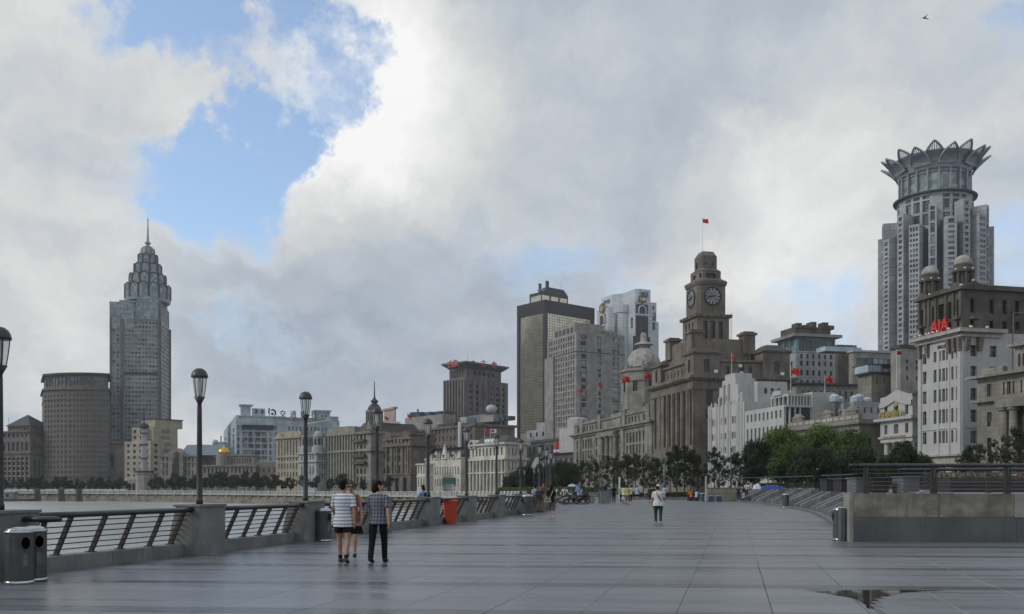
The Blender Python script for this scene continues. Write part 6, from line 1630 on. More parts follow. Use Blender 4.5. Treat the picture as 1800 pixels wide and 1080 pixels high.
# terrace behind the wall and the steps: one raised deck
def curve_pt(y): return Vector((right_x(y), y))
BASE = smooth_line([(10.35, 27.6), (12.2, 33.0), (15.5, 44.1), (18.9, 57), (21.3, 70), (23.6, 84), (25.0, 98), (25.2, 108)], .5)
def base_frames(step):
    return march([p.copy() for p in BASE], step, 400)
DEPTH = 2.5
bf = base_frames(1.0)
topedge = []
for p, d in bf:
    n = Vector((d.y, -d.x)); topedge.append(p + n * DEPTH)
b = MB()
tri = [tuple(W0 + wn * .5 + wd * .0)] + [tuple(p) for p in topedge] + [(80, 150), (120, 60), tuple(W0 + wd * 40 + wn * .5)]
b.poly([(x, y, WZ - .02) for x, y in reversed(tri)][::-1][::-1])
te = b.build('terrace', 'terrace_stone', kind='structure')
if te.data.polygons[0].normal.z < 0: te.data.flip_normals()
# deck lip along the top of the steps
b = MB()
for p, q in zip(topedge, topedge[1:]):
    dd = (q - p).normalized(); n = Vector((dd.y, -dd.x))
    b.hull8([tuple(p - n * .25), tuple(p + n * .35), tuple(q + n * .35), tuple(q - n * .25)][::-1], WZ - .22, WZ + .02)
b.build('terrace_edge', 'terrace_stone', te, kind='structure')

stone('step_shaded', (.085, .088, .094), scale=.8, dirt=.4, rough=.6)  # dark tone holds the shade between the cheek walls
stone('cheek_lit', (.24, .245, .25), scale=.8, dirt=.3, rough=.6)  # lighter tone holds the lit look of the cheek walls
# stepped seating: narrow stair flights and wide seat tiers between sloping cheek walls
t = thing('stepped_seating', 'curved grey bank of steps and seat tiers with sloping cheek walls', 'steps')
pos_ = 0.0; i = 0; fine = base_frames(.25)
def bp(s): return fine[min(len(fine) - 1, max(0, int(s / .25)))]
total = len(fine) * .25; s0 = .8
while s0 < total - 6:
    stair = i % 2 == 0; wdt = 2.5 if stair else 5.4
    (p0, d0), (p1, d1) = bp(s0), bp(s0 + wdt)
    n0 = Vector((d0.y, -d0.x)); n1 = Vector((d1.y, -d1.x))
    steps = 8 if stair else 3
    for k in range(steps):
        f0 = DEPTH * (.26 + .74 * k / steps); b = MB()
        a_, c_ = p0 + n0 * f0, p1 + n1 * f0; e_, g_ = p1 + n1 * DEPTH, p0 + n0 * DEPTH
        h = WZ * (k + 1) / steps
        b.hull8([tuple(a_), tuple(g_), tuple(e_), tuple(c_)], WZ * k / steps - .05, h - .015 if k == steps - 1 else h); b.build('step' if stair else 'seat_tier', 'step_shaded', t)
    q0, dq = bp(s0 + wdt); nq = Vector((dq.y, -dq.x)); b = MB()
    V = lambda p, z: (p.x, p.y, z)
    prof = [(-.1, 0), (-.1, .36), (DEPTH * .93, WZ + .10), (DEPTH, WZ + .10), (DEPTH, 0)]
    A = [V(q0 + nq * f, z) for f, z in prof]; C = [V(q0 + dq * .55 + nq * f, z) for f, z in prof]
    b.poly(A); b.poly(C[::-1])
    for j in range(5): b.poly([A[(j + 1) % 5], A[j], C[j], C[(j + 1) % 5]])
    b.build('cheek_wall', 'cheek_lit', t)
    s0 += wdt + .55; i += 1
b = MB()
for (p, d), (q, e) in zip(bf, bf[1:]):
    n = Vector((d.y, -d.x)); m = Vector((e.y, -e.x)); b.hull8([tuple(p - n * .35), tuple(q - m * .35), tuple(q - m * .02), tuple(p - n * .02)][::-1], -.02, .13)
b.build('kerb', 'step_stone', t)

# railings on the terrace
def rail_run(name, label, pts, h, post_w, posts, group=None, rods=6):
    t = thing(name, label, 'railing', (pts[0][0], pts[0][1], WZ), 0, group)
    o = Vector((pts[0][0], pts[0][1])); P = [Vector(p) - o for p in pts]
    d = (P[-1] - P[0]).normalized(); n = Vector((-d.y, d.x))
    b = MB(); st, en = P[0] - d * .25, P[-1]
    b.loft([(st.x - d.x * .12, st.y, h - .05), (st.x, st.y, h - .045)] + [(p.x, p.y, h - .04) for p in P], [(.05, .035), (.085, .06)] + [(.085, .06)] * len(P), 10); b.build('handrail', 'rail_metal', t, True)
    for k in range(rods):
        z = .12 + (h - .25) * k / (rods - 1) * .96
        b = MB(); b.loft([(p.x, p.y, z) for p in [st] + P[1:]], .011, 5); b.build('rail_rod', 'steel_rod', t)
    for x in posts:
        c = P[0] + d * x; b = MB(); w = post_w
        b.hull8([tuple(c - d * w * 1.1 - n * .06), tuple(c + d * w * 1.1 - n * .06), tuple(c + d * w * 1.1 + n * .06), tuple(c - d * w * 1.1 + n * .06)], -.03, h * .56)
        b.hull8([tuple(c - d * w * .9 - n * .05), tuple(c + d * w * .9 - n * .05), tuple(c + d * w * .9 + n * .05), tuple(c - d * w * .9 + n * .05)], h * .56, h - .06)
        b.build('post', 'rail_bronze', t)
        b = MB(); b.box(c.x - .02, c.x + .02, c.y - .075, c.y - .055, h * .56, h - .08); b.build('post_slot', 'steel_rod', t)
    return t
pA = W0 + wn * .22 + wd * .30; pB = pA + wd * 14
rail_run('terrace_railing', 'dark metal railing with thin rods standing on the low stone wall', [tuple(pA), tuple(pB)], .86, .075, [.12, 2.05, 4.15, 6.2, 8.2], 'dark railings on the terrace')
pC = Vector((gx(1600, 33), 33)); pD = pC + Vector((14, -3.2))
rail_run('terrace_railing', 'second dark railing set back on the terrace in front of the flower bed', [tuple(pC), tuple(pD)], .86, .07, [.5, 2.6, 4.75, 6.9], 'dark railings on the terrace')

# planters and flower bed on the terrace
plain('planter_grey', (.13, .135, .145), .7, var=.25, scale=2)
plain('planter_dark', (.030, .028, .030), .6, var=.25, scale=2)
for lab, px, py0, py1, Y, wpx, mt in (('grey planter box behind the left end of the terrace railing', 1508, 864, 841, 36, 22, 'planter_grey'), ('dark planter box left of the grey one', 1482, 862, 846, 38, 20, 'planter_dark'),
                             ('dark planter box right of the first grey one', 1540, 866, 851, 35.5, 26, 'planter_dark'), ('grey stacked planter box in the middle of the terrace', 1592, 866, 839, 35, 28, 'planter_grey'),
                             ('dark low planter box in front of the tree, middle of the steps top', 1456, 860, 843, 45, 18, 'planter_dark'), ('grey planter box near the standing dark figure', 1470, 860, 842, 48, 15, 'planter_grey')):
    h = max(.5, zat(py1, Y) - WZ); w = wpx * Y / F
    t = thing('planter', lab, 'planter', (gx(px, Y), Y, WZ - .02), 0, 'planters on the terrace')
    b = MB(); b.hull8([(-w / 2, -.5), (w / 2, -.5), (w / 2, .5), (-w / 2, .5)], 0, h); b.build('box', mt, t)
    b = MB(); b.box(-w / 2 - .05, w / 2 + .05, -.55, .55, h, h + .05); b.build('rim', mt, t)
t = thing('flower_planter', 'long dark raised flower bed with pink flowers at the right edge', 'planter', (gx(1652, 38), 38, WZ - .02), R(-6))
b = MB(); b.box(0, 16, -1.2, 1.2, 0, .52); b.build('box', 'planter_dark', t)
plain('bed_green', (.055, .075, .03), .8, var=.5, scale=6); plain('petal_pink', (.42, .13, .15), .8, var=.5, scale=4); plain('petal_pale', (.30, .28, .16), .8, var=.4, scale=4)
rng = random.Random(12)
for nm, mt, cnt, x0 in (('leaves', 'bed_green', 5000, 0), ('flowers', 'petal_pink', 2300, 2.6), ('pale_flowers', 'petal_pale', 1300, .0)):
    b = MB()
    for k in range(cnt):
        x = rng.uniform(x0, 15.8 if nm != 'pale_flowers' else 6); y = rng.uniform(-1.1, 1.1); z = .55 + rng.uniform(0, .22) * (1 - (y / 1.6) ** 2); s = rng.uniform(.03, .06)
        u = Vector((rng.gauss(0, 1), rng.gauss(0, 1), rng.gauss(0, 1))).normalized() * s; v = u.cross(Vector((rng.gauss(0, 1), rng.gauss(0, 1), rng.gauss(0, 1)))).normalized() * s
        c = Vector((x, y, z + (.06 if nm != 'leaves' else 0)))
        b.poly([c - u, c + v * .7, c + u, c - v * .7])
    o = b.build(nm, mt, t); o['kind'] = 'stuff'

# back railing, posts, boxes and odds and ends above the steps
t = thing('back_railing', 'thin dark rail on posts along the back of the steps', 'railing', (0, 0, 0))
ends = [Vector((gx(1243, 98), 98)), Vector((gx(1330, 88), 88)), Vector((gx(1420, 76), 76)), Vector((gx(1500, 64), 64))]
b = MB(); b.loft([(p.x, p.y, WZ + 1.02 + (.05 if k else .15)) for k, p in enumerate(ends)], .05, 6); b.build('handrail', 'rail_metal', t)
for p, q in zip(ends, ends[1:]):
    for f in (0, .25, .5, .75):
        c = p.lerp(q, f); b = MB(); b.loft([(c.x, c.y, WZ - .05), (c.x, c.y, WZ + 1.05)], .045, 6); b.build('post', 'rail_metal', t)
Y = 98
b = MB(); b.loft([(0, 0, 0), (0, 0, 2.75)], .10, 8); b.box(-.35, .35, -.3, .3, 0, .08); o = b.build('white_post', 'bank_pale', label='thick white post at the far end of the steps beside blue boxes', category='post'); o.location = (gx(1241, Y), Y, 0)
b = MB(); b.box(0, 3.2, 0, .4, 0, 1.45); b.box(-.05, 3.25, -.05, .45, 1.45, 1.52); o = b.build('end_wall', 'tan_wall', label='low tan wall behind the two blue boxes', category='wall'); o.location = (gx(1244, 101), 101, 0)
plain('box_blue', (.03, .07, .19), .5, var=.2); plain('box_yellow', (.5, .38, .05), .5, var=.2)
for px, lab in ((1250, 'blue box with a yellow lid nearest the white post'), (1264, 'blue box with a yellow lid nearest the steps')):
    t = thing('storage_box', lab, 'box', (gx(px, 97), 97, 0), 0, 'blue boxes by the steps'); b = MB(); b.box(-.24, .24, -.2, .2, 0, .6); b.build('body', 'box_blue', t); b = MB(); b.box(-.26, .26, -.22, .22, .6, .68); b.build('lid', 'box_yellow', t)
# blue tarpaulin heap and white bundle on the terrace
def heap(name, label, cat, px, Y, w, d, h, mat, seed):
    rg = random.Random(seed); N = 12; b = MB(); V = {}
    for i in range(N + 1):
        for j in range(7):
            x = (i / N - .5) * w; y = (j / 6 - .5) * d
            e = max(0, 1 - (2 * i / N - 1) ** 2) * max(0, 1 - (2 * j / 6 - 1) ** 4)
            V[i, j] = (x, y, h * (e ** .6) * rg.uniform(.6, 1.0) if 0 < i < N and 0 < j < 6 else 0)
    for i in range(N):
        for j in range(6): b.poly([V[i, j], V[i + 1, j], V[i + 1, j + 1], V[i, j + 1]])
    o = b.build(name, mat, None, False, label=label, category=cat); o.location = (gx(px, Y), Y, WZ - .01); return o
heap('tarpaulin', 'crumpled blue tarpaulin lying on the terrace above the steps', 'tarpaulin', 1356, 84, 2.3, 1.2, .42, 'tarp_blue', 2)
heap('cloth_bundle', 'white cloth bundle at the left end of the blue tarpaulin', 'bundle', 1331, 84, .75, .8, .55, 'white_paint', 5)

# ------------------------------------------------------------------ litter bins
stone('chrome_dull', (.4, .4, .4), dirt=.1)
def make_bin(label, scale=1.0):
    t = thing('litter_bin', label, 'litter bin', group='fluted metal litter bins')
    b = MB(); n = 36; prof = []
    z0, z1, r = .06, .84, .215
    for z in (z0, z1):
        for k in range(n):
            a = 2 * math.pi * k / n; rr = r * (1 if k % 3 else .955); b.v.append((rr * math.cos(a), rr * math.sin(a), z))
    for k in range(n): j = (k + 1) % n; b.f.append((k, j, n + j, n + k)); b.m.append(0)
    b.build('body', 'bin_grey', t)
    b = MB(); b.lathe([(.205, 0), (.228, .01), (.228, .055), (.205, .062)], 24); b.build('base_band', 'bright_steel', t, True)
    b = MB(); b.lathe([(.222, .84), (.228, .845), (.228, .875), (.21, .882)], 24); b.build('rim_band', 'bright_steel', t, True)
    b = MB(); b.lathe([(.215, .88), (.19, .905), (.13, .928), (.06, .938), (.001, .94)], 24); b.build('lid', 'bright_steel', t, True)
    for sgn, a in ((1, -38), (1, 150)):
        Mx = Matrix.Rotation(R(a), 4, 'Z') @ Matrix.Translation((.188, 0, .68)) @ Matrix.Rotation(R(90), 4, 'Y') @ Matrix.Diagonal((1.25, .9, 1, 1))
        h = MB(); h.lathe([(.001, .032), (.085, .032)], 20); o = link('opening', h.mesh('opening', 'bin_dark'), t, Mx)
        h = MB(); h.lathe([(.08, .030), (.098, .030), (.098, .044), (.08, .044), (.08, .03)], 20, caps=False); link('opening_rim', h.mesh('opening_rim', 'bin_grey'), t, Mx)
    Mx = Matrix.Rotation(R(-38), 4, 'Z')
    h = MB(); h.box(.209, .219, -.035, .035, .30, .50); link('notice', h.mesh('notice', 'planter_grey'), t, Mx)
    return t
b0 = make_bin('litter bin with silver dome lid, nearest of the pair at far left')
b0.location = (gx(34, 15.0), 15.0, 0)
BINK = list(b0.children)
for px, Y, lab, sc in ((58, 15.45, 'litter bin half hidden behind its twin at far left', 1.0), (1478, 27.2, 'litter bin standing at the left end of the low stone wall', 1.06), (569, 26.7, 'dark litter bin beside the striped-shirt man', 1.05),
                   (1381, 70, 'litter bin in front of the middle of the steps', 1.15), (1303, 98, 'litter bin in front of the people sitting on the steps', 1.25), (1234, 97, 'small litter bin beside the thick white post', 1.0), (1135, 112, 'tiny distant litter bin behind the walkers', 1.0)):
    dup(b0, (gx(px, Y), Y, 0), R(20 if px > 1000 else 0) if px != 567 else R(30), lab, sc, BINK)
t = dup(b0, (gx(927, 51.0), 51.0, 0), R(60), 'dark litter bin beside the waiting group', (1.5, 1.5, 1.25), BINK)
# red wheelie bin
plain('red_plastic', (.55, .065, .032), .42, var=.12, scale=4); plain('black_rubber', (.014, .014, .015), .7, var=.2)
Yw = 39.6
t = thing('wheelie_bin', 'red plastic wheeled bin standing in front of the river railing', 'wheeled bin', (gx(790, Yw), Yw, 0), R(14))
b = MB(); b.hull8([(-.22, -.27), (.25, -.27), (.25, .25), (-.22, .25)], .05, .93, top=[(-.285, -.34), (.285, -.34), (.285, .31), (-.285, .31)]); b.build('body', 'red_plastic', t)
b = MB(); b.hull8([(-.31, -.37), (.31, -.37), (.31, .34), (-.31, .34)], .93, .985); b.build('rim', 'red_plastic', t)
b = MB(); b.hull8([(-.32, -.40), (.32, -.40), (.32, .36), (-.32, .36)], .99, 1.03, top=[(-.27, -.33), (.27, -.33), (.27, .3), (-.27, .3)]); b.box(-.26, .26, .36, .42, .93, .98); b.build('lid', 'red_plastic', t)
for y in (-.30, .22):
    b = MB(); b.lathe([(.04, -.035), (.10, -.035), (.10, .035), (.04, .035)], 16, (0, 0, 0), 0, 0, Matrix.Translation((-.27, y, .10)) @ Matrix.Rotation(R(90), 4, 'X')); b.build('wheel', 'black_rubber', t)
b = MB(); b.loft([(-.31, -.28, .97), (-.37, -.28, .95), (-.37, .24, .95), (-.31, .24, .97)], .02, 6); b.build('handle', 'red_plastic', t)

# pillar with a plant pot, metal fence panel beside it, notice posts
Y = 88
b = MB(); b.box(-.45, .45, -.45, .45, 0, 1.15); b.box(-.5, .5, -.5, .5, 1.15, 1.22); o = b.build('stone_pillar', 'block_stone', label='square grey stone pillar right of the parked motorcycles', category='pillar'); o.location = (gx(1063, Y), Y, 0)
t = thing('metal_barrier', 'pale metal barrier of horizontal bars left of the square pillar', 'barrier', (gx(1032, Y), Y, 0))
for k in range(7): b = MB(); b.box(-1.0, 1.15, -.02, .02, .15 + .14 * k, .20 + .14 * k); b.build('bar', 'bright_steel', t)
for x in (-1.0, .1, 1.15): b = MB(); b.box(x - .03, x + .03, -.03, .03, 0, 1.12); b.build('post', 'rail_metal', t)
t = thing('plant_pot', 'dark plant tub standing on the square stone pillar', 'plant pot', (gx(1063, Y), Y, 1.22)); b = MB(); b.lathe([(.22, 0), (.3, .4), (.32, .42)], 12); b.build('pot', 'planter_dark', t)
b = MB(); b.loft([(0, 0, 0), (0, 0, 2.7)], .10, 8); b.lathe([(.13, 2.7), (.11, 2.8), (.02, 2.84)], 8); o = b.build('white_bollard', 'white_paint', label='tall thin white post among the distant walkers', category='post'); o.location = (gx(1089, 115), 115, 0)

# bird
t = thing('bird', 'small dark bird gliding high at the upper right', 'bird', at(1625, 32, 60), R(25))
b = MB(); b.loft([(-.16, 0, .02), (-.10, 0, 0), (0, 0, -.015), (.10, 0, 0), (.22, 0, .01)], [.008, .035, .05, .035, .012], 8); b.build('body', 'bin_dark', t)
for s in (-1, 1):
    b = MB(); b.poly([(-.08, 0, .01), (.06, 0, .01), (.02, .22 * s, .10), (-.10, .42 * s, .07)]); b.poly([(-.08, 0, -.002), (-.10, .42 * s, .06), (.02, .22 * s, .09), (.06, 0, -.002)]); b.build('wing', 'bin_dark', t)
b = MB(); b.poly([(.18, -.02, .01), (.34, -.07, .015), (.34, .07, .015), (.18, .02, .01)]); b.poly([(.18, .02, .0), (.34, .07, .005), (.34, -.07, .005), (.18, -.02, .0)]); b.build('tail', 'bin_dark', t)

# ------------------------------------------------------------------ flags
def star(cx, cz, r, rot, y):
    p = []
    for k in range(10):
        a = math.pi / 2 + rot + math.pi * k / 5; q = r if k % 2 == 0 else r * .4; p.append((cx + q * math.cos(a), y, cz + q * math.sin(a)))
    return p
def flag(label, base, h, w, hoist, ang, droop=0.25, mat='pole_white', pr=.07, seed=0, drop=.0):
    w *= .70; hoist *= .72
    t = thing('flag', label, 'flag', base, ang, 'red flags on roof poles')
    b = MB(); b.loft([(0, 0, 0), (0, 0, h)], [pr, pr * .6], 8); b.ball((0, 0, h), pr * 1.5, 6, 5); b.build('pole', mat, t)
    rg = random.Random(seed); ph = rg.uniform(0, 6); N = 12
    def fp(u, v):
        x = w * u * (1 - droop * .35 * u); y = math.sin(u * 5.5 + ph) * .10 * w * u
        z = h - .12 - drop - hoist * (1 - v) - droop * w * u ** 1.6 + .03 * w * math.sin(u * 7 + ph + v)
        return (x, y, z)
    b = MB()
    for i in range(N):
        for j in range(4): b.poly([fp(i / N, j / 4), fp((i + 1) / N, j / 4), fp((i + 1) / N, (j + 1) / 4), fp(i / N, (j + 1) / 4)])
    b.build('cloth', 'red_cloth', t)
    for (u, v, r) in ((.17, .74, .15), (.34, .9, .05), (.41, .8, .05), (.41, .66, .05), (.34, .56, .05)):
        for sgn in (-1, 1):
            c = Vector(fp(u, v)); b = MB()
            pts = [(x, y, z) for x, y, z in star(c.x, c.z, r * hoist * 1.3, 0, c.y + .03 * sgn)]
            b.poly(pts if sgn < 0 else list(reversed(pts))); b.build('star', 'yellow_star', t)
    return t
tx_, ty_, tz_ = TOWER
wp = CUST.c + CUST.rx * tx_ + CUST.ry * ty_
flag('red flag flying from the clock tower top', (wp.x - 1.0, wp.y, tz_), 11.3, 2.9, 1.9, R(0), .18, seed=1)
for lab, px, Y, pb, pt_, w, ang, dr in (('red flag on the left end of the domed bank roof', 1016.5, 385, 722, 681, 3.4, 5, .35), ('red flag second from the left on the domed bank roof', 1051, 358, 718, 671, 3.2, 10, .75),
                                       ('red flag on the domed bank just left of its dome', 1093, 332, 712, 661, 4.4, 0, .12), ('red flag on the domed bank beside the clock tower block', 1132, 314, 708, 655, 4.2, 5, .22),
                                       ('red flag hanging before the clock tower building', 1286, 262, 660, 622, 2.6, 10, .75), ('red flag flying over the low white frame building', 1390, 226, 690, 645, 3.4, 0, .30),
                                       ('red flag over the white roof block, right of the flying one', 1450, 226, 692, 659, 3.3, 0, .38), ('red flag on the white gabled bank', 1576, 185, 683, 616, 1.6, 10, .05),
                                       ('small red flag on the dark mansard of the turreted building', 676, 436, 745, 731, 3.4, 0, .5), ('red flag hanging over the turreted building roof end', 716, 436, 742, 727, 3.6, 0, .6),
                                       ('red flag on the white ornate corner house', 852, 346, 775, 754, 2.6, 0, .15), ('red flag on the pale sign block roof', 513, 560, 752, 734, 3.4, 0, .5)):
    zb_ = zat(pb, Y)
    flag(lab, (gx(px, Y), Y, zb_), zat(pt_, Y) - zb_, w, w * .66, R(ang), dr, seed=int(px))
t = thing('flag', 'white and blue flag beside the red one on the white ornate corner house', 'flag', (gx(862, 346), 346, zat(775, 346)), 0, 'red flags on roof poles')
t['group'] = 'flags on roof poles'
b = MB(); b.loft([(0, 0, 0), (0, 0, 4.6)], .07, 6); b.build('pole', 'pole_white', t); b = MB(); b.box(.1, 2.3, -.03, .03, 2.9, 4.4); b.build('cloth', 'white_paint', t); b = MB(); b.box(.3, 1.4, -.05, .05, 3.3, 4.1); b.build('badge', 'tarp_blue', t)
# green road sign boards in front of the far buildings
for px, Y, pt_, pb, wpx, lab in ((790, 300, 840, 851, 22, 'green road sign board before the gothic building'), (533, 380, 845, 853, 12, 'small green road sign board before the small-domed building')):
    t = thing('road_sign', lab, 'road sign', (gx(px, Y), Y, -1.0)); w = wpx * Y / F
    b = MB(); b.box(-w / 2, w / 2, -.1, .1, zat(pb, Y) + 1, zat(pt_, Y) + 1); b.build('board', 'awning_green', t)
    for x in (-w * .4, w * .4): b = MB(); b.loft([(x, 0, 0), (x, 0, zat(pb, Y) + 1)], .12, 6); b.build('post', 'steel_rod', t)
# ------------------------------------------------------------------ vegetation
def leaf_mat(name, a, b_, tr=.25):
    m, g, p = new_mat(name)
    geo = g.node('ShaderNodeNewGeometry')
    P = geo.outputs['Position']
    n = g.noise(P, .35, 3, .6)
    r = geo.outputs['Random Per Island']
    c = g.mix(g.math('MULTIPLY_ADD', g.smooth(n, .35, .65), .6, g.math('MULTIPLY', r, .4)), a, b_)
    g.inp(p.inputs['Base Color'], c); p.inputs['Roughness'].default_value = .55; p.inputs['Specular IOR Level'].default_value = .25
    t = g.node('ShaderNodeBsdfTranslucent'); g.inp(t.inputs[0], c)
    mx = g.node('ShaderNodeMixShader'); mx.inputs[0].default_value = tr
    g.l.new(p.outputs[0], mx.inputs[1]); g.l.new(t.outputs[0], mx.inputs[2])
    g.l.new(mx.outputs[0], [q for q in g.n if q.type == 'OUTPUT_MATERIAL'][0].inputs[0])
leaf_mat('leaf_bright', (.050, .098, .016), (.105, .17, .030))
leaf_mat('leaf_mid', (.036, .070, .016), (.075, .120, .026))
leaf_mat('leaf_dark', (.018, .030, .014), (.040, .056, .024))
leaf_mat('leaf_olive', (.030, .036, .020), (.055, .062, .032))
plain('bark', (.060, .050, .040), .9, var=.4, scale=8)
def leaf_mesh(name, mat, clumps, count, size, rng):
    """many small folded leaf sprays through the clump volumes, denser at the outside"""
    tot = sum(c[1] * c[1] for c in clumps); V = []; Fc = []
    for (c, r, sq) in clumps:
        k = max(6, int(count * r * r / tot))
        for _ in range(k):
            d = Vector((rng.gauss(0, 1), rng.gauss(0, 1), rng.gauss(0, 1)))
            if d.length < 1e-3: continue
            d.normalize(); q = rng.random() ** .45 * rng.uniform(.8, 1.12)
            p = Vector(c) + Vector((d.x * r * q, d.y * r * q, d.z * r * sq * q))
            nrm = (d + Vector((rng.gauss(0, .6), rng.gauss(0, .6), rng.gauss(0, .6) + .4))).normalized()
            u = nrm.orthogonal().normalized(); u.rotate(Matrix.Rotation(rng.uniform(0, 6.28), 3, nrm)); v = nrm.cross(u)
            s = size * rng.uniform(.55, 1.3); i = len(V)
            fold = nrm * (-.25 * s)
            V += [tuple(p - u * s), tuple(p + v * s * .55 + fold), tuple(p + u * s), tuple(p - v * s * .55 + fold)]
            Fc += [(i, i + 1, i + 2), (i, i + 2, i + 3)]
    me = bpy.data.meshes.new(name); me.from_pydata(V, [], Fc); me.materials.append(M[mat]); me.update(); return me
def trunk_mesh(h, r, limbs, rng, lean=(0, 0)):
    b = MB(); top = Vector((lean[0], lean[1], h))
    b.loft([(0, 0, -.1), (lean[0] * .2 + rng.uniform(-.05, .05), lean[1] * .2, h * .35), (lean[0] * .6, lean[1] * .6, h * .7), tuple(top)], [r * 1.15, r, r * .8, r * .55], 8)
    for e in limbs:
        e = Vector(e); s = top * rng.uniform(.62, .98); mid = s.lerp(e, .5) + Vector((rng.uniform(-.2, .2), rng.uniform(-.2, .2), .25))
        b.loft([tuple(s), tuple(mid), tuple(e)], [r * .45, r * .3, r * .12], 6)
    return b.mesh('trunk', 'bark')
def round_tree(seed, h, rad, trunk_h, n_clump, leaves, size, mat, sq=.75):
    rng = random.Random(seed); cl = []
    for k in range(n_clump):
        a = rng.uniform(0, 6.28); q = math.sqrt(rng.random()); zf = rng.random()
        prof = math.sin(math.pi * (.12 + .80 * zf)) ** .6
        rr = rad * .72 * q * prof
        cl.append(((rr * math.cos(a), rr * math.sin(a), trunk_h + (h - trunk_h) * (.12 + .78 * zf)), rad * rng.uniform(.26, .42), sq))
    limbs = [c[0] for c in cl[:9]]
    return leaf_mesh('crown', mat, cl, leaves, size, rng), trunk_mesh(trunk_h * 1.25, .045 * h * .55, limbs, rng)
def plant_tree(label, meshes, x, y, z, s=1.0, rz=0.0, group=None, cat='tree', name='tree', sz=None):
    t = thing(name, label, cat, (x, y, z), rz, group); t.scale = (s, s, sz or s)
    link('crown', meshes[0], t); link('trunk', meshes[1], t); return t
# the broad camphor-like trees at the right of centre
BT = [round_tree(11, 10.2, 5.6, 3.0, 46, 15000, .24, 'leaf_bright'), round_tree(12, 9.6, 5.2, 2.8, 42, 13000, .24, 'leaf_mid'), round_tree(13, 9.0, 5.0, 2.6, 40, 13000, .25, 'leaf_dark')]
for lab, m, px, Y, top, wpx in (('broad bright green tree, leftmost of the big clump', 0, 1372, 134, 752, 105), ('broad bright green tree at the middle of the big clump', 0, 1448, 140, 748, 110), ('broad mid-green tree at the right of the big clump', 1, 1502, 132, 757, 90),
                           ('darker tree low at the left edge of the big clump', 2, 1330, 126, 772, 66), ('dark round tree in front of the middle of the big clump', 2, 1432, 116, 786, 105), ('mid-green tree in front of the big clump at left', 1, 1385, 120, 783, 85), ('dark tree at the right front of the big clump', 2, 1508, 118, 784, 85),
                           ('dark green tree before the white gabled bank', 2, 1592, 122, 776, 82), ('small mid-green tree left of the gabled bank columns', 1, 1562, 130, 800, 56), ('dark bushy tree before the cupola building base', 2, 1628, 126, 800, 50)):
    h = zat(top, Y) - .2; H = (10.2, 9.6, 9.0)[m]; rad = (5.6, 5.2, 5.0)[m]
    s = wpx * Y / F / 2 / (rad * 1.02)
    plant_tree(lab, BT[m], gx(px, Y), Y, 0, s, px * .7, 'broad leafy trees in front of the right-hand buildings', sz=h / H)
# slim young trees, sparse crowns
def slim_tree(seed, h, leaves, mat, spread=1.0):
    rng = random.Random(seed); cl = []; limbs = []
    for k in range(46):
        a = rng.uniform(0, 6.28); zf = rng.random() ** .8; rr = spread * rng.uniform(.15, 1.35) * (1.15 - .6 * zf)
        c = (rr * math.cos(a), rr * math.sin(a), h * (.22 + .76 * zf)); cl.append((c, rng.uniform(.16, .5), 1.0)); limbs.append(c)
    return leaf_mesh('crown', mat, cl, leaves, .14, rng), trunk_mesh(h * .8, .08, limbs[:22], rng)
ST = [slim_tree(21, 7.0, 1500, 'leaf_dark', 1.25), slim_tree(22, 7.0, 1100, 'leaf_olive', 1.4), slim_tree(23, 7.0, 900, 'leaf_olive', 1.15), slim_tree(24, 7.0, 2200, 'leaf_dark', 1.6)]
slots = [(1022, 150, 808), (1036, 158, 800), (1049, 146, 812), (1067, 152, 800), (1079, 160, 806), (1092, 148, 794), (1104, 156, 800), (1117, 147, 797), (1131, 155, 804), (1144, 146, 796), (1156, 150, 806), (1178, 138, 795), (1190, 132, 783), (1203, 136, 786), (1214, 130, 790), (1226, 140, 800),
         (1256, 128, 786), (1264, 134, 800), (1292, 126, 796), (1301, 130, 806), (1312, 124, 812), (1702, 108, 784), (1722, 112, 780), (1742, 104, 790), (1766, 98, 762), (1790, 94, 752), (1690, 116, 796)]
WHERE = ['left end of the long domed bank', 'middle of the domed bank front', 'giant columns of the domed bank', 'clock tower building', 'fluted white building', 'cupola building', 'portico at the right edge']
rng = random.Random(5); cnt_ = {}
for k, (px, Y, top) in enumerate(sorted(slots)):
    m = (0, 1, 3, 2)[k % 4] if not 1175 < px < 1232 else 3
    h = zat(top, Y); s = h / 7.0
    w = 0 if px < 1056 else 2 if px < 1090 else 1 if px < 1160 else 3 if px < 1240 else 4 if px < 1320 else 5 if px < 1750 else 6
    cnt_[w] = cnt_.get(w, 0) + 1
    plant_tree(ORDN[cnt_[w] - 1] + ' slim young tree from the left before the ' + WHERE[w], ST[m], gx(px, Y), Y, 0, s, k * 1.3, 'slim young trees in front of ' + WHERE[w], name='young_tree')
# bushy dark mass trees behind the motorcycles, left of the domed bank
for k, (px, Y, top) in enumerate([(905, 230, 826), (922, 225, 816), (938, 235, 822), (955, 222, 812), (972, 230, 815), (988, 218, 808), (1003, 226, 812), (893, 240, 834)]):
    h = zat(top, Y); plant_tree(ORDN[(k + 1) % 8] + ' dark leafy tree from the left behind the lamps and motorcycles', BT[2], gx(px, Y), Y, -.5, h / 9.0 * .72, k, 'dark trees behind the motorcycles', sz=h / 9.0)
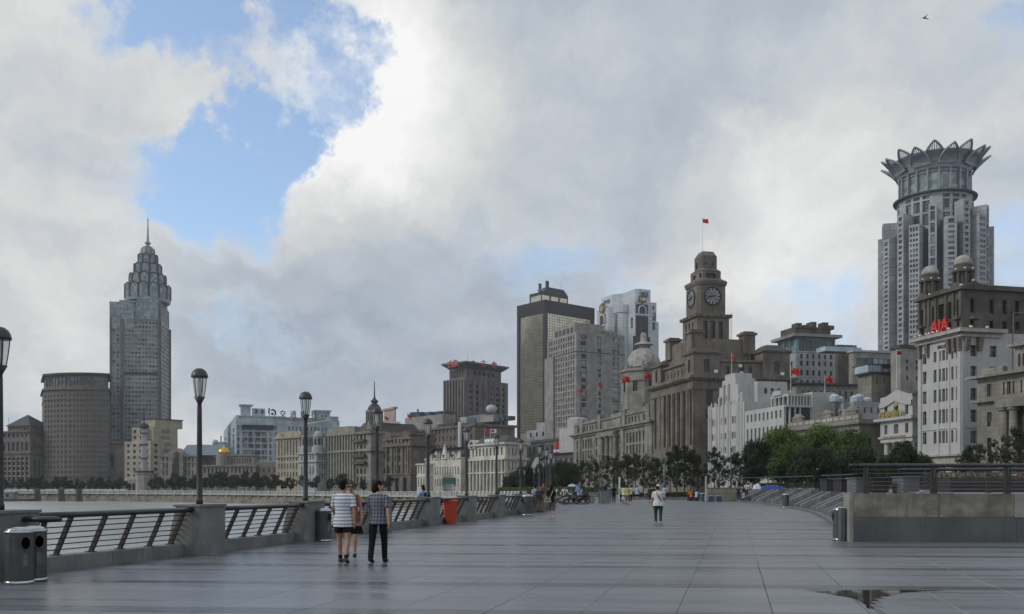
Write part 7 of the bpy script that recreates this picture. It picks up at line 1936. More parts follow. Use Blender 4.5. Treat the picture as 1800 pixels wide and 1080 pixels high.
# trees along the far bank
FT = [round_tree(31, 7.0, 3.6, 1.6, 18, 1500, .34, 'leaf_dark'), round_tree(32, 7.0, 3.2, 1.8, 16, 1300, .34, 'leaf_olive'), round_tree(33, 6.0, 3.0, 1.5, 16, 1100, .34, 'leaf_dark')]
FW = [(60, 'left of the bow-fronted hotel'), (200, 'bow-fronted hotel'), (285, 'signal column'), (360, 'blue-roofed classical house'), (470, 'gold dome house'), (530, 'tall narrow building'), (600, 'small-domed white house'), (700, 'turreted block')]
px = 8.0; k = 0
while px < 690:
    Y = 470 - max(0, px - 200) * .17 + rng.uniform(-12, 12)
    if 225 < px < 262: px += 9; continue
    top = rng.uniform(836, 846) if px < 300 else rng.uniform(828, 840) if px < 480 else rng.uniform(832, 846)
    h = zat(top, Y) + 1.1; m = k % 3; H = (7.0, 7.0, 6.0)[m]
    w = next(n for lim, n in FW + [(9999, 'turreted block')] if px < lim)
    cnt_[w] = cnt_.get(w, 0) + 1
    plant_tree(ORDN[cnt_[w] - 1] + ' small far-bank tree from the left ' + ('before the ' + w if w[:4] != 'left' else w), FT[m], gx(px, Y), Y, -1.1, max(.8, h / H * .9), k * .9, 'far-bank trees: ' + w, sz=h / H)
    px += rng.uniform(9, 14) if px < 500 else rng.uniform(16, 26); k += 1
# low hedges
def hedge(label, p0, p1, w, h, z, mat, n, seed):
    rg = random.Random(seed); p0, p1 = Vector(p0), Vector(p1); L = (p1 - p0).length; d = (p1 - p0) / L; nn = Vector((-d.y, d.x)); V = []; Fc = []
    for _ in range(n):
        a, b2, c = rg.uniform(0, L), rg.uniform(-w / 2, w / 2), rg.random() ** .6 * h
        p = p0 + d * a + nn * b2; p = Vector((p.x, p.y, z + c)); s = rg.uniform(.07, .16)
        u = Vector((rg.gauss(0, 1), rg.gauss(0, 1), rg.gauss(0, 1))).normalized() * s; v = u.cross(Vector((rg.gauss(0, 1), rg.gauss(0, 1), rg.gauss(0, 1)))).normalized() * s * .6
        i = len(V); V += [tuple(p - u), tuple(p + v), tuple(p + u), tuple(p - v)]; Fc.append((i, i + 1, i + 2, i + 3))
    me = bpy.data.meshes.new('hedge'); me.from_pydata(V, [], Fc); me.materials.append(M[mat]); me.update()
    t = thing('hedge', label, 'hedge'); link('foliage', me, t)
    b = MB(); b.hull8([tuple(p0 - nn * w * .42), tuple(p1 - nn * w * .42), tuple(p1 + nn * w * .42), tuple(p0 + nn * w * .42)], z - .05, z + h * .8); b.build('branches', 'bark', t)
hedge('low clipped hedge with a kerb behind the far walkers', (gx(1105, 118), 118), (gx(1228, 118), 118), 1.6, .85, 0, 'leaf_mid', 5200, 1)
hedge('bright low hedge behind the motorcycles and lamps', (gx(880, 165), 165), (gx(1060, 150), 150), 2.0, 1.5, 0, 'leaf_bright', 8000, 2)
hedge('dark hedge beyond the terrace at the right', (gx(1640, 70), 70), (gx(1815, 62), 62), 2.0, 1.3, 1.2, 'leaf_dark', 6500, 3)
hedge('dark hedge along the back of the steps', (gx(1330, 108), 108), (gx(1640, 92), 92), 2.4, 1.6, .4, 'leaf_dark', 9000, 4)
b = MB(); b.box(gx(1100, 116), gx(1235, 116), 115.6, 116.0, 0, .3); o = b.build('hedge_kerb', 'block_stone', label='pale kerb along the foot of the low clipped hedge', category='kerb')
for px, Y, top, lab in ((1169, 122, 810, 'slim pale green lamp pole behind the woman in the white cap'), (1285, 118, 795, 'slim grey pole in front of the fluted white building'), (1058, 128, 806, 'twin-headed slim lamp pole right of the square pillar'), (1054, 132, 806, 'slim lamp pole just left of the twin-headed one')):
    t = thing('pole', lab, 'lamp pole', (gx(px, Y), Y, 0), 0, 'slim poles by the trees'); h = zat(top, Y)
    b = MB(); b.loft([(0, 0, 0), (0, 0, h)], [.10, .07], 8); b.build('shaft', 'awning_green' if px == 1169 else 'steel_rod', t)
    b = MB(); b.lathe([(.07, h), (.14, h + .4), (.16, h + .45), (.02, h + .6)], 8); b.build('lamp_head', 'planter_grey', t)
# ------------------------------------------------------------------ people
def skin(name, c):
    m, g, p = new_mat(name); o = g.node('ShaderNodeTexCoord').outputs['Object']; n = g.noise(o, 9, 3, .6)
    g.inp(p.inputs['Base Color'], g.mix(n, tuple(x * .85 for x in c), c)); p.inputs['Roughness'].default_value = .55; p.inputs['Specular IOR Level'].default_value = .3
skin('skin_tan', (.40, .225, .145)); skin('skin_light', (.48, .30, .21))
def cloth(name, c, var=.3):
    m, g, p = new_mat(name); o = g.node('ShaderNodeTexCoord').outputs['Object']; n = g.noise(o, 7, 4, .6); f = g.noise(o, 90, 2, .5)
    col = g.mix(g.smooth(n, .3, .7), tuple(x * (1 - var) for x in c), c); g.inp(p.inputs['Base Color'], col)
    p.inputs['Roughness'].default_value = .85; p.inputs['Specular IOR Level'].default_value = .15; bump(g, p, g.math('MULTIPLY_ADD', f, .1, n), .5, .02)
    return m, g, p
for nm, c in (('cloth_black', (.014, .014, .016)), ('cloth_white', (.66, .66, .66)), ('cloth_navy', (.02, .025, .06)), ('cloth_blue', (.20, .36, .62)), ('cloth_brown', (.09, .06, .055)), ('cloth_khaki', (.20, .16, .12)), ('cloth_yellow', (.55, .43, .14)),
              ('cloth_green', (.22, .36, .10)), ('cloth_pink', (.68, .22, .36)), ('cloth_rust', (.26, .11, .08)), ('cloth_orange', (.75, .16, .02)), ('cloth_grey', (.11, .11, .115)), ('cloth_paleblue', (.40, .52, .66)), ('hair_black', (.010, .009, .009)), ('hair_brown', (.10, .055, .03)), ('shoe_dark', (.03, .03, .033)),
              ('shoe_white', (.6, .6, .6)), ('shoe_grey', (.10, .10, .105)), ('sock_dark', (.02, .02, .025)), ('bag_cream', (.40, .36, .27)), ('bag_black', (.015, .015, .017)), ('cloth_purple', (.05, .04, .06))):
    cloth(nm, c)
def striped():
    m, g, p = cloth('cloth_stripes', (.6, .6, .6)); o = g.node('ShaderNodeTexCoord').outputs['Object']; s = g.node('ShaderNodeSeparateXYZ'); g.l.new(o, s.inputs[0])
    z = g.math('MULTIPLY_ADD', g.noise(o, 5, 2, .5), .02, s.outputs[2]); fr = g.math('FRACT', g.math('DIVIDE', z, .074))
    a = g.smooth(fr, .50, .56); b2 = g.smooth(fr, .92, .98, 1, 0); st = g.math('MULTIPLY', a, b2)
    g.inp(p.inputs['Base Color'], g.mix(st, (.62, .63, .64), (.25, .30, .39)))
striped()
def plaid():
    m, g, p = cloth('cloth_plaid', (.1, .1, .14)); o = g.node('ShaderNodeTexCoord').outputs['Object']; s = g.node('ShaderNodeSeparateXYZ'); g.l.new(o, s.inputs[0])
    def line(v, per, off, w): return g.math('LESS_THAN', g.math('FRACT', g.math('ADD', g.math('DIVIDE', v, per), off)), w)
    h = g.math('ADD', g.math('MULTIPLY', line(s.outputs[2], .075, 0, .22), .5), g.math('MULTIPLY', line(s.outputs[2], .075, .4, .3), .25)); v = g.math('ADD', g.math('MULTIPLY', line(s.outputs[0], .068, .2, .2), .6), g.math('MULTIPLY', line(s.outputs[0], .068, .6, .3), .25))
    g.inp(p.inputs['Base Color'], g.mix(g.math('ADD', h, v, clamp=True), (.035, .038, .062), (.30, .31, .36)))
plaid()
def green_check():
    m, g, p = cloth('cloth_green_check', (.1, .1, .14)); o = g.node('ShaderNodeTexCoord').outputs['Object']; s = g.node('ShaderNodeSeparateXYZ'); g.l.new(o, s.inputs[0])
    def line(v, per, w): return g.math('LESS_THAN', g.math('FRACT', g.math('DIVIDE', v, per)), w)
    g.inp(p.inputs['Base Color'], g.mix(g.math('MULTIPLY', g.math('ADD', line(s.outputs[2], .10, .35), line(s.outputs[0], .08, .35)), .5), (.016, .032, .024), (.05, .11, .075)))
green_check()

def hand(b, w, dirv, side, n=5):
    """palm, four fingers of different length with a bend, and a thumb from the side of the palm"""
    w = Vector(w); d = Vector(dirv).normalized(); s = Vector((0, 1, 0)); s = (s - d * s.dot(d)).normalized(); inn = Vector((-side, 0, 0)); inn = (inn - d * inn.dot(d)).normalized()
    b.loft([tuple(w - d * .02), tuple(w + d * .04), tuple(w + d * .088)], [(.026, .018), (.040, .015), (.036, .012)], 8, ref=tuple(s))
    for k, (off, ln) in enumerate(((.028, .070), (.010, .080), (-.009, .074), (-.027, .056))):
        p0 = w + d * .078 + s * off; p1 = p0 + d * ln * .55 + inn * .010; p2 = p1 + d * ln * .38 + inn * .024
        b.loft([tuple(p0), tuple(p1), tuple(p2)], [.0088, .008, .0062], n, ref=tuple(s))
    p0 = w + d * .025 + s * .030; p1 = p0 + s * .026 + d * .030 + inn * .008; p2 = p1 + d * .030 + inn * .010 + s * .004
    b.loft([tuple(p0), tuple(p1), tuple(p2)], [.012, .010, .0075], n, ref=tuple(inn))
def remesh(b, vox, smooth=4, name='body'):
    o = bpy.data.objects.new('tmp', b.mesh(name, [])) if False else None
    me = bpy.data.meshes.new(name); me.from_pydata(b.v, [], b.f); o = bpy.data.objects.new('tmp', me); COL.objects.link(o)
    return realise(o, ('REMESH', dict(mode='VOXEL', voxel_size=vox)), ('SMOOTH', dict(factor=.5, iterations=smooth)))
def person(label, px, Y, face, H=1.70, legs=((8, 0), (-8, 5)), arms=((-8, 10, 6), (8, 10, 6)), top=('cloth_white', 'short'), bottom=('cloth_black', 'long'), shoes='shoe_dark', hair='hair_black', hairlen=0.0, skinm='skin_tan',
           girth=1.0, detail=1, z=0.0, sit=0.0, lean=0.0, headturn=0.0, socks=None, cap=None, group='people on the promenade', loc=None, hem=.0, lx=.085):
    """face = heading of the person in degrees clockwise from straight ahead (0 = back to us).
    legs: (swing, knee bend) left, right; arms: (swing, elbow bend, spread)"""
    t = thing('person', label, 'person', loc or (gx(px, Y), Y, z), -R(face), group)
    k = H / 1.70; hip_z = (.885 if not sit else .50) * k
    hipc = Vector((0, 0, hip_z))
    tl = R(lean)
    def up(p): p = Vector(p); return Vector((p.x, p.y * math.cos(tl) + p.z * math.sin(tl), -p.y * math.sin(tl) + p.z * math.cos(tl))) + hipc        # torso space
    B = MB(); g = girth
    tor = [(-.055, .150, .105), (.02, .162, .115), (.12, .145, .100), (.22, .140, .098), (.34, .165, .112), (.44, .172, .108), (.50, .150, .085), (.545, .075, .06), (.60, .055, .056)]
    B.loft([tuple(up((0, 0, z * k))) for z, _, _ in tor], [(rx * k * g, ry * k * g) for _, rx, ry in tor], 16)
    hc = up((0, .025 * k, .715 * k)); hr = Matrix.Rotation(-R(headturn), 4, 'Z'); TH = Matrix.Translation(hc) @ hr
    B.ball((0, -.005 * k, .012 * k), (.076 * k, .096 * k, .106 * k), 14, 10, 0, TH); B.ball((0, .022 * k, -.045 * k), (.056 * k, .068 * k, .066 * k), 12, 8, 0, TH)
    B.loft([tuple(TH @ Vector((0, .088 * k, .01 * k))), tuple(TH @ Vector((0, .112 * k, -.022 * k))), tuple(TH @ Vector((0, .086 * k, -.034 * k)))], [.008, .014, .012], 6)
    joints = []
    for i, s in ((0, -1), (1, 1)):
        sw, kb = legs[i]; a = R(sw); p0 = hipc + Vector((s * lx * k * g, 0, -.02 * k)); L1, L2 = .42 * k, .41 * k
        if sit: a = R(sit if isinstance(sit, (int, float)) and sit > 1 else 85) + R(sw)
        kn = p0 + Vector((s * .012, math.sin(a) * L1, -math.cos(a) * L1)); a2 = a - R(kb if not sit else 85 + kb); an = kn + Vector((-s * .006, math.sin(a2) * L2, -math.cos(a2) * L2))
        if not sit and i == 0: pass
        joints.append((p0, kn, an, a2))
    if not sit:                                     # stand the lower foot on the ground
        low = min(j[2].z for j in joints); dz = .075 * k - low
        for o_ in joints:
            for v in o_[:3]: v.z += 0
        shift = dz
    else: shift = 0
    for (p0, kn, an, a2) in joints:
        B.loft([tuple(p0 + Vector((0, 0, .03))), tuple(p0.lerp(kn, .35)), tuple(p0.lerp(kn, .8)), tuple(kn), tuple(kn.lerp(an, .3)), tuple(kn.lerp(an, .7)), tuple(an)], [.088 * k * g, .084 * k * g, .060 * k, .054 * k, .056 * k, .040 * k, .034 * k], 12)
        f = Vector((0, math.cos(a2 * .5), math.sin(min(0, a2) * .5))).normalized() if not sit else Vector((0, 1, 0))
        B.loft([tuple(an - f * .05 + Vector((0, 0, -.035))), tuple(an + f * .05 + Vector((0, 0, -.03))), tuple(an + f * .15 + Vector((0, 0, -.05)))], [(.032, .036), (.042, .036), (.036, .018)], 8)
    hands = []
    for i, s in ((0, -1), (1, 1)):
        sw, eb, sp = arms[i]; sh = up((s * .178 * k * g, 0, .475 * k)); a = R(sw); o_ = R(sp)
        d1 = Vector((s * math.sin(o_), math.sin(a) * math.cos(o_), -math.cos(a) * math.cos(o_))); el = sh + d1 * .285 * k
        a2 = a + R(eb); d2 = Vector((s * math.sin(o_ * (.5 if eb < 70 else -.9)), math.sin(a2), -math.cos(a2))).normalized(); wr = el + d2 * .25 * k
        B.loft([tuple(up((s * .125 * k, 0, .485 * k))), tuple(sh), tuple(sh.lerp(el, .5)), tuple(el), tuple(el.lerp(wr, .4)), tuple(wr)], [.05 * k, .052 * k, .044 * k, .037 * k, .036 * k, .025 * k], 10)
        hands.append((sh, el, wr, d2, s))
    vox = .013 if detail > 1 else .020 if detail == 1 else .028
    me = remesh(B, vox, 3)
    # fingers and facial features are rooted in the body surface
    Hn = MB()
    for (sh, el, wr, d2, s) in hands: hand(Hn, wr, d2, s)
    bm = bmesh.new(); bm.from_mesh(me); tmp = bpy.data.meshes.new('h'); tmp.from_pydata(Hn.v, [], Hn.f); bm.from_mesh(tmp); bm.to_mesh(me); bm.free(); bpy.data.meshes.remove(tmp)
    for e in (-1, 1): pass
    me.materials.clear(); me.materials.append(M[skinm]); me.polygons.foreach_set('use_smooth', [True] * len(me.polygons))
    base = Vector((0, 0, shift)) if not sit else Vector((0, 0, 0)); MT = Matrix.Translation(base)
    link('body', me, t, MT)
    def part(name, b, mat, remesh_vox=None, sm=3):
        if remesh_vox: m2 = remesh(b, remesh_vox, sm, name); m2.materials.clear(); m2.materials.append(M[mat]); m2.polygons.foreach_set('use_smooth', [True] * len(m2.polygons))
        else: m2 = b.mesh(name, mat, True)
        return link(name, m2, t, MT)
    # ears, eyes, mouth
    f = MB()
    for s in (-1, 1): f.ball((s * .078 * k, -.008, .0), (.012, .022, .032), 6, 5, 0, TH)
    part('ears', f, skinm)
    f = MB()
    for s in (-1, 1): f.ball((s * .031 * k, .084 * k, .018 * k), (.013, .008, .008), 6, 5, 0, TH)
    f.ball((0, .083 * k, -.062 * k), (.022, .008, .006), 6, 4, 0, TH); part('eyes_and_mouth', f, 'hair_black')
    # hair
    if hair:
        f = MB(); f.ball((0, -.016 * k, .034 * k), (.087 * k, .100 * k, .098 * k), 14, 10, 0, TH); f.ball((0, -.040 * k, -.012 * k), (.080 * k, .074 * k, .085 * k), 12, 8, 0, TH)
        if hairlen: f.loft([tuple(TH @ Vector((0, -.05 * k, .0))), tuple(TH @ Vector((0, -.075 * k, -.11 * k))), tuple(TH @ Vector((0, -.07 * k, -.11 * k - hairlen)))], [(.085 * k, .05 * k), (.088 * k, .05 * k), (.06 * k, .025 * k)], 10)
        part('hair', f, hair, .014 if detail > 1 else .02, 2)
    if cap:
        f = MB(); f.lathe([(.100 * k, .035 * k), (.098 * k, .075 * k), (.078 * k, .118 * k), (.04 * k, .138 * k), (.001, .142 * k)], 16, (0, -.004, 0), 0, 0, TH)
        f.loft([tuple(TH @ Vector((0, .07 * k, .045 * k))), tuple(TH @ Vector((0, .13 * k, .042 * k))), tuple(TH @ Vector((0, .175 * k, .03 * k)))], [(.085 * k, .012), (.075 * k, .008), (.045 * k, .006)], 10); part('cap', f, cap)
    # top
    f = MB(); tc, sleeve = top; e = 1.10 * g
    z0 = -.10 - hem
    body = [(z0, .212, .166), (.0, .200, .152), (.12, .170, .126), (.22, .165, .122), (.34, .182, .128), (.44, .186, .122), (.505, .150, .092), (.55, .078, .064)]
    f.loft([tuple(up((0, 0, z * k))) for z, _, _ in body], [(rx * k * g, ry * k * g) for _, rx, ry in body], 18)
    for (sh, el, wr, d2, s) in hands:
        a0 = tuple(up((s * .115 * k, 0, .49 * k)))
        if sleeve == 'short': f.loft([a0, tuple(sh), tuple(sh.lerp(el, .45)), tuple(sh.lerp(el, .82))], [.062 * k, .066 * k, .064 * k, .066 * k], 12)
        elif sleeve == 'long': f.loft([a0, tuple(sh), tuple(sh.lerp(el, .5)), tuple(el), tuple(el.lerp(wr, .5)), tuple(el.lerp(wr, .93))], [.062 * k, .066 * k, .056 * k, .048 * k, .044 * k, .036 * k], 12)
        elif sleeve == 'none': f.loft([a0, tuple(sh)], [.056 * k, .058 * k], 12)
    part('shirt', f, tc, .013 if detail > 1 else .02)
    # bottom
    f = MB(); bc, cut = bottom
    wst = [(-.10, .160, .122), (-.02, .166, .122), (.06, .155, .110)]
    f.loft([tuple(up((0, 0, z * k))) for z, _, _ in wst], [(rx * k * g, ry * k * g) for _, rx, ry in wst], 16)
    for (p0, kn, an, a2) in joints:
        q = p0 + Vector((0, 0, -.0))
        if cut == 'short': f.loft([tuple(q + Vector((0, 0, .04))), tuple(q.lerp(kn, .3)), tuple(q.lerp(kn, .62))], [.074 * k * g, .094 * k * g, .106 * k * g], 12)
        elif cut == 'knee': f.loft([tuple(q + Vector((0, 0, .04))), tuple(q.lerp(kn, .5)), tuple(kn), tuple(kn.lerp(an, .32))], [.100 * k * g, .090 * k, .074 * k, .070 * k], 12)
        else: f.loft([tuple(q + Vector((0, 0, .04))), tuple(q.lerp(kn, .5)), tuple(kn), tuple(kn.lerp(an, .5)), tuple(kn.lerp(an, 1.0) + Vector((0, 0, -.015)))], [.097 * k * g, .090 * k * g, .074 * k, .066 * k, .060 * k], 12)
    part('trousers' if cut != 'short' else 'shorts', f, bc, .014 if detail > 1 else .02)
    # shoes
    for (p0, kn, an, a2) in joints:
        fd = Vector((0, math.cos(a2 * .5), math.sin(min(0, a2) * .5))).normalized() if not sit else Vector((0, 1, 0)); f = MB()
        f.loft([tuple(an - fd * .085 + Vector((0, 0, -.03))), tuple(an - fd * .03 + Vector((0, 0, -.028))), tuple(an + fd * .08 + Vector((0, 0, -.036))), tuple(an + fd * .16 + Vector((0, 0, -.048))), tuple(an + fd * .20 + Vector((0, 0, -.055)))], [(.030, .034), (.043, .044), (.047, .038), (.044, .026), (.024, .016)], 10); part('shoe', f, shoes)
        if socks: f = MB(); f.loft([tuple(an), tuple(an.lerp(kn, .2))], [.042 * k, .046 * k], 10); part('sock', f, socks)
    t['hands'] = [tuple(base + h[2]) for h in hands] and 1; del t['hands']
    return t, base, hands, up

def strap(t, base, up, mat, s=-1, w=.022):
    b = MB(); P = [(s * .12, .03, .54), (s * .06, -.125, .46), (0, -.15, .32), (-s * .10, -.145, .12), (-s * .19, -.05, .0)]
    b.loft([tuple(up(p) + base) for p in P], [(w, .006)] * 5, 6); return link('bag_strap', b.mesh('bag_strap', mat), t)
# -- the two men walking away, left of centre
Y1 = EYE * F / (989 - HY)
p1 = person('person walking away in a blue and white striped T-shirt and black shorts', 604, Y1, 4, 1.70, ((12, 6), (-9, 12)), ((16, 50, 12), (-12, 10, 9)), ('cloth_stripes', 'short'), ('cloth_black', 'short'), 'shoe_grey', 'hair_black', 0, 'skin_tan', 1.06, 2, headturn=30, socks='sock_dark', group='people walking in the foreground', hem=.06, lx=.092)
p2 = person('person walking away in a dark plaid shirt and black trousers', 665, Y1 + .05, 8, 1.68, ((-10, 12), (10, 3)), ((10, 22, 7), (-14, 12, 10)), ('cloth_plaid', 'short'), ('cloth_black', 'long'), 'shoe_dark', 'hair_black', .03, 'skin_light', 1.0, 2, headturn=62, group='people walking in the foreground', lx=.10)
# handbag carried by the man in stripes
t = thing('handbag', 'black handbag carried at the side of the striped-shirt man', 'handbag', (gx(627, Y1 + .1), Y1 + .1, .60), R(20))
b = MB(); b.hull8([(-.14, -.06), (.14, -.06), (.14, .06), (-.14, .06)], 0, .17, top=[(-.10, -.045), (.10, -.045), (.10, .045), (-.10, .045)]); b.build('bag_body', 'bag_black', t); b = MB(); b.loft([(-.09, 0, .16), (-.06, 0, .25), (.06, 0, .25), (.09, 0, .16)], .010, 6); b.build('handle', 'bag_cream', t)
p3 = person('person facing us behind the striped-shirt man, in sunglasses, rust top and pink shorts', 617, Y1 + 1.6, 172, 1.66, ((5, 4), (-6, 6)), ((-4, 30, 10), (10, 80, 12)), ('cloth_rust', 'none'), ('cloth_pink', 'short'), 'shoe_dark', 'hair_brown', 0, 'skin_tan', 1.0, 2, group='people walking in the foreground')
t3, base3, h3, up3 = p3
b = MB()
for s in (-1, 1): b.ball((s * .034, .098, .735), (.030, .012, .020), 8, 6)
b.box(-.012, .012, .098, .108, .735, .742)
for s in (-1, 1): b.loft([(s * .062, .09, .738), (s * .08, -.01, .735)], .005, 4)
link('sunglasses', b.mesh('sunglasses', 'bag_black'), t3, Matrix.Translation(base3 + Vector((0, .02, .885 * 1.66 / 1.7 - .035))))
# -- at the railing and mid-distance
Y = 38.6
pb = person('person in a light blue shirt leaning on the river railing', 743, Y, -55, 1.62, ((2, 0), (-2, 0)), ((35, 40, 8), (35, 40, 8)), ('cloth_blue', 'short'), ('cloth_navy', 'long'), 'shoe_dark', 'hair_black', .02, 'skin_tan', 1.0, 1, loc=(gx(744, Y), Y, 0), group='people by the railing')
t = thing('shoulder_bag', 'black shoulder bag on the back of the person in light blue', 'bag', (gx(751, Y - .1), Y - .1, 1.06), R(20)); b = MB(); b.hull8([(-.15, -.07), (.15, -.07), (.15, .07), (-.15, .07)], 0, .30, top=[(-.11, -.05), (.11, -.05), (.11, .05), (-.11, .05)]); b.build('bag_body', 'bag_black', t)
pd = person('person in a white cap and T-shirt with green checked trousers walking away', 1157, 40, 10, 1.63, ((6, 2), (-5, 4)), ((-4, 10, 8), (26, 78, 8)), ('cloth_white', 'short'), ('cloth_green_check', 'long'), 'shoe_white', 'hair_black', .0, 'skin_tan', 1.22, 2, cap='cloth_white', headturn=50, group='people walking in mid-distance', hem=.03)
strap(pd[0], pd[1], pd[3], 'bag_black', -1)
pe = person('person in black top and grey cropped trousers with a cream shoulder bag', 969, 47, -4, 1.66, ((5, 3), (-5, 3)), ((4, 60, 12), (10, 95, 10)), ('cloth_black', 'short'), ('cloth_grey', 'knee'), 'shoe_white', 'hair_black', .16, 'skin_light', 1.0, 1, group='people walking in mid-distance')
strap(pe[0], pe[1], pe[3], 'bag_cream', 1)
t = thing('shoulder_bag', 'cream patterned shoulder bag on the hip of the person in black', 'bag', (gx(963, 46.8), 46.75, .80), R(6)); b = MB(); b.hull8([(-.17, -.07), (.17, -.07), (.17, .07), (-.17, .07)], 0, .24, top=[(-.14, -.05), (.14, -.05), (.14, .05), (-.14, .05)]); b.build('bag_body', 'bag_cream', t); b = MB(); b.box(-.15, .15, -.085, -.06, .12, .16); b.build('flap', 'cloth_khaki', t)
S = [  # label, px, Y, face, H, legs, arms, top, bottom, shoes, extra
    ('person in a white shirt turned to the river, leftmost of the waiting group', 940, 62, -40, 1.66, ((2, 0), (-2, 0)), ((10, 30, 6), (10, 60, 6)), ('cloth_paleblue', 'short'), ('cloth_brown', 'long'), 'shoe_dark', {}),
    ('person in a maroon blouse with hands on hips, facing us in the waiting group', 949, 57, 165, 1.62, ((3, 0), (-3, 0)), ((-12, 75, 32), (-12, 75, 32)), ('cloth_brown', 'short'), ('cloth_khaki', 'long'), 'shoe_dark', dict(hairlen=.04)),
    ('taller person in dark brown behind the waiting group', 955, 64, 150, 1.86, ((3, 0), (-3, 0)), ((4, 12, 6), (4, 12, 6)), ('cloth_rust', 'short'), ('cloth_grey', 'long'), 'shoe_dark', {}),
    ('dark-haired person in brown at the right of the waiting group', 963, 66, 10, 1.68, ((3, 0), (-3, 0)), ((4, 12, 6), (4, 12, 6)), ('cloth_brown', 'short'), ('cloth_grey', 'long'), 'shoe_dark', {}),
    ('distant person in grey beside the square pillar', 1072, 96, 10, 1.62, ((4, 0), (-4, 0)), ((4, 12, 6), (4, 12, 6)), ('cloth_grey', 'short'), ('cloth_grey', 'long'), 'shoe_dark', {}),
    ('distant person all in black beside the square pillar', 1079, 92, 0, 1.72, ((6, 0), (-6, 0)), ((4, 12, 6), (4, 12, 6)), ('cloth_black', 'short'), ('cloth_black', 'long'), 'shoe_dark', dict(hairlen=.05)),
    ('distant person in a green top and black trousers', 1092, 96, 8, 1.66, ((6, 0), (-6, 0)), ((4, 12, 6), (4, 12, 6)), ('cloth_green', 'short'), ('cloth_black', 'long'), 'shoe_dark', {}),
    ('distant person in a white shirt with a white bag, left of the yellow shirt', 1097, 85, 5, 1.68, ((8, 4), (-8, 6)), ((4, 12, 6), (4, 12, 6)), ('cloth_white', 'short'), ('cloth_grey', 'short'), 'shoe_dark', {}),
    ('distant person in a yellow shirt and khaki trousers', 1103, 82, 4, 1.70, ((5, 0), (-5, 3)), ((4, 40, 6), (4, 12, 6)), ('cloth_yellow', 'short'), ('cloth_khaki', 'knee'), 'shoe_dark', {}),
    ('distant person in white and black, just right of the yellow shirt', 1108, 95, 0, 1.68, ((5, 0), (-5, 3)), ((4, 12, 6), (25, 30, 20)), ('cloth_white', 'short'), ('cloth_black', 'long'), 'shoe_white', {}),
    ('distant person in a pale blue T-shirt and black shorts', 1120, 94, 6, 1.70, ((6, 0), (-6, 4)), ((4, 12, 10), (4, 12, 10)), ('cloth_paleblue', 'short'), ('cloth_black', 'short'), 'shoe_white', {}),
    ('distant person in dark purple left of the white cap', 1143, 92, 10, 1.62, ((8, 0), (-8, 5)), ((4, 12, 6), (4, 12, 6)), ('cloth_purple', 'long'), ('cloth_navy', 'knee'), 'shoe_dark', {}),
    ('second distant person in dark purple close to the white cap', 1148, 96, 20, 1.64, ((6, 0), (-6, 5)), ((4, 12, 6), (4, 12, 6)), ('cloth_purple', 'short'), ('cloth_black', 'long'), 'shoe_dark', {}),
    ('distant person in pale clothes with an outstretched arm, right of the white cap', 1168, 106, 30, 1.68, ((4, 0), (-4, 0)), ((10, 20, 10), (20, 5, 75)), ('cloth_paleblue', 'short'), ('cloth_khaki', 'long'), 'shoe_dark', {}),
]
for (lab, px, Y, fc, H, lg, ar, tp, bt, sh_, ex) in S:
    person(lab, px, Y, fc, H, lg, ar, tp, bt, sh_, 'hair_black', detail=0 if Y > 70 else 1, group='people standing and walking far along the promenade', **ex)
t = thing('carrier_bag', 'small white carrier bag held by the distant person in white', 'bag', (gx(1095, 84.6), 84.6, .42)); b = MB(); b.hull8([(-.13, -.06), (.13, -.06), (.13, .06), (-.13, .06)], 0, .28, top=[(-.1, -.03), (.1, -.03), (.1, .03), (-.1, .03)]); b.build('bag_body', 'cloth_white', t)
person('dark-clothed person standing on the terrace above the steps', 1437, 62, 10, 1.62, ((4, 0), (-4, 3)), ((4, 12, 6), (6, 50, 6)), ('cloth_black', 'long'), ('cloth_black', 'long'), 'shoe_dark', 'hair_black', detail=1, z=WZ - .02, group='people on the steps')
# sitting on the steps and by the hedge
def sitter(lab, px, Y, z, face, tp, bt, sh_, **kw):
    person(lab, px, Y, face, 1.66, ((4, 0), (-4, 5)), ((35, 60, 6), (30, 70, 6)), tp, bt, sh_, 'hair_black', detail=1, z=z, sit=86, lean=12, group='people on the steps', **kw)
sitter('person in a white top sitting high on the steps, leaning over', 1313, 92, .78, 200, ('cloth_white', 'short'), ('cloth_navy', 'long'), 'shoe_dark', hairlen=.03)
sitter('person in pale trousers sitting lower on the steps behind the litter bin', 1309, 95.5, .42, 215, ('cloth_black', 'short'), ('cloth_paleblue', 'long'), 'shoe_white')
sitter('person in a striped top sitting at the left of the group on the steps', 1298, 96.5, .40, 190, ('cloth_purple', 'short'), ('cloth_navy', 'long'), 'shoe_dark')
sitter('person in an orange vest crouching on a low seat by the hedge', 1215, 104, .0, -30, ('cloth_orange', 'short'), ('cloth_navy', 'long'), 'shoe_dark')
sitter('person in pale blue sitting beside the orange vest', 1224, 103, .0, 40, ('cloth_paleblue', 'short'), ('cloth_grey', 'long'), 'shoe_dark')
for px, Y in ((1215, 104), (1224, 103)):
    b = MB(); b.box(-.24, .24, -.28, .2, 0, .36); b.box(-.27, .27, -.3, .22, .36, .40); o = b.build('low_bench', 'planter_dark', label='low dark stool under the ' + ('orange-vested person' if px == 1215 else 'person in pale blue by the hedge'), category='stool'); o.location = (gx(px, Y), Y, 0)

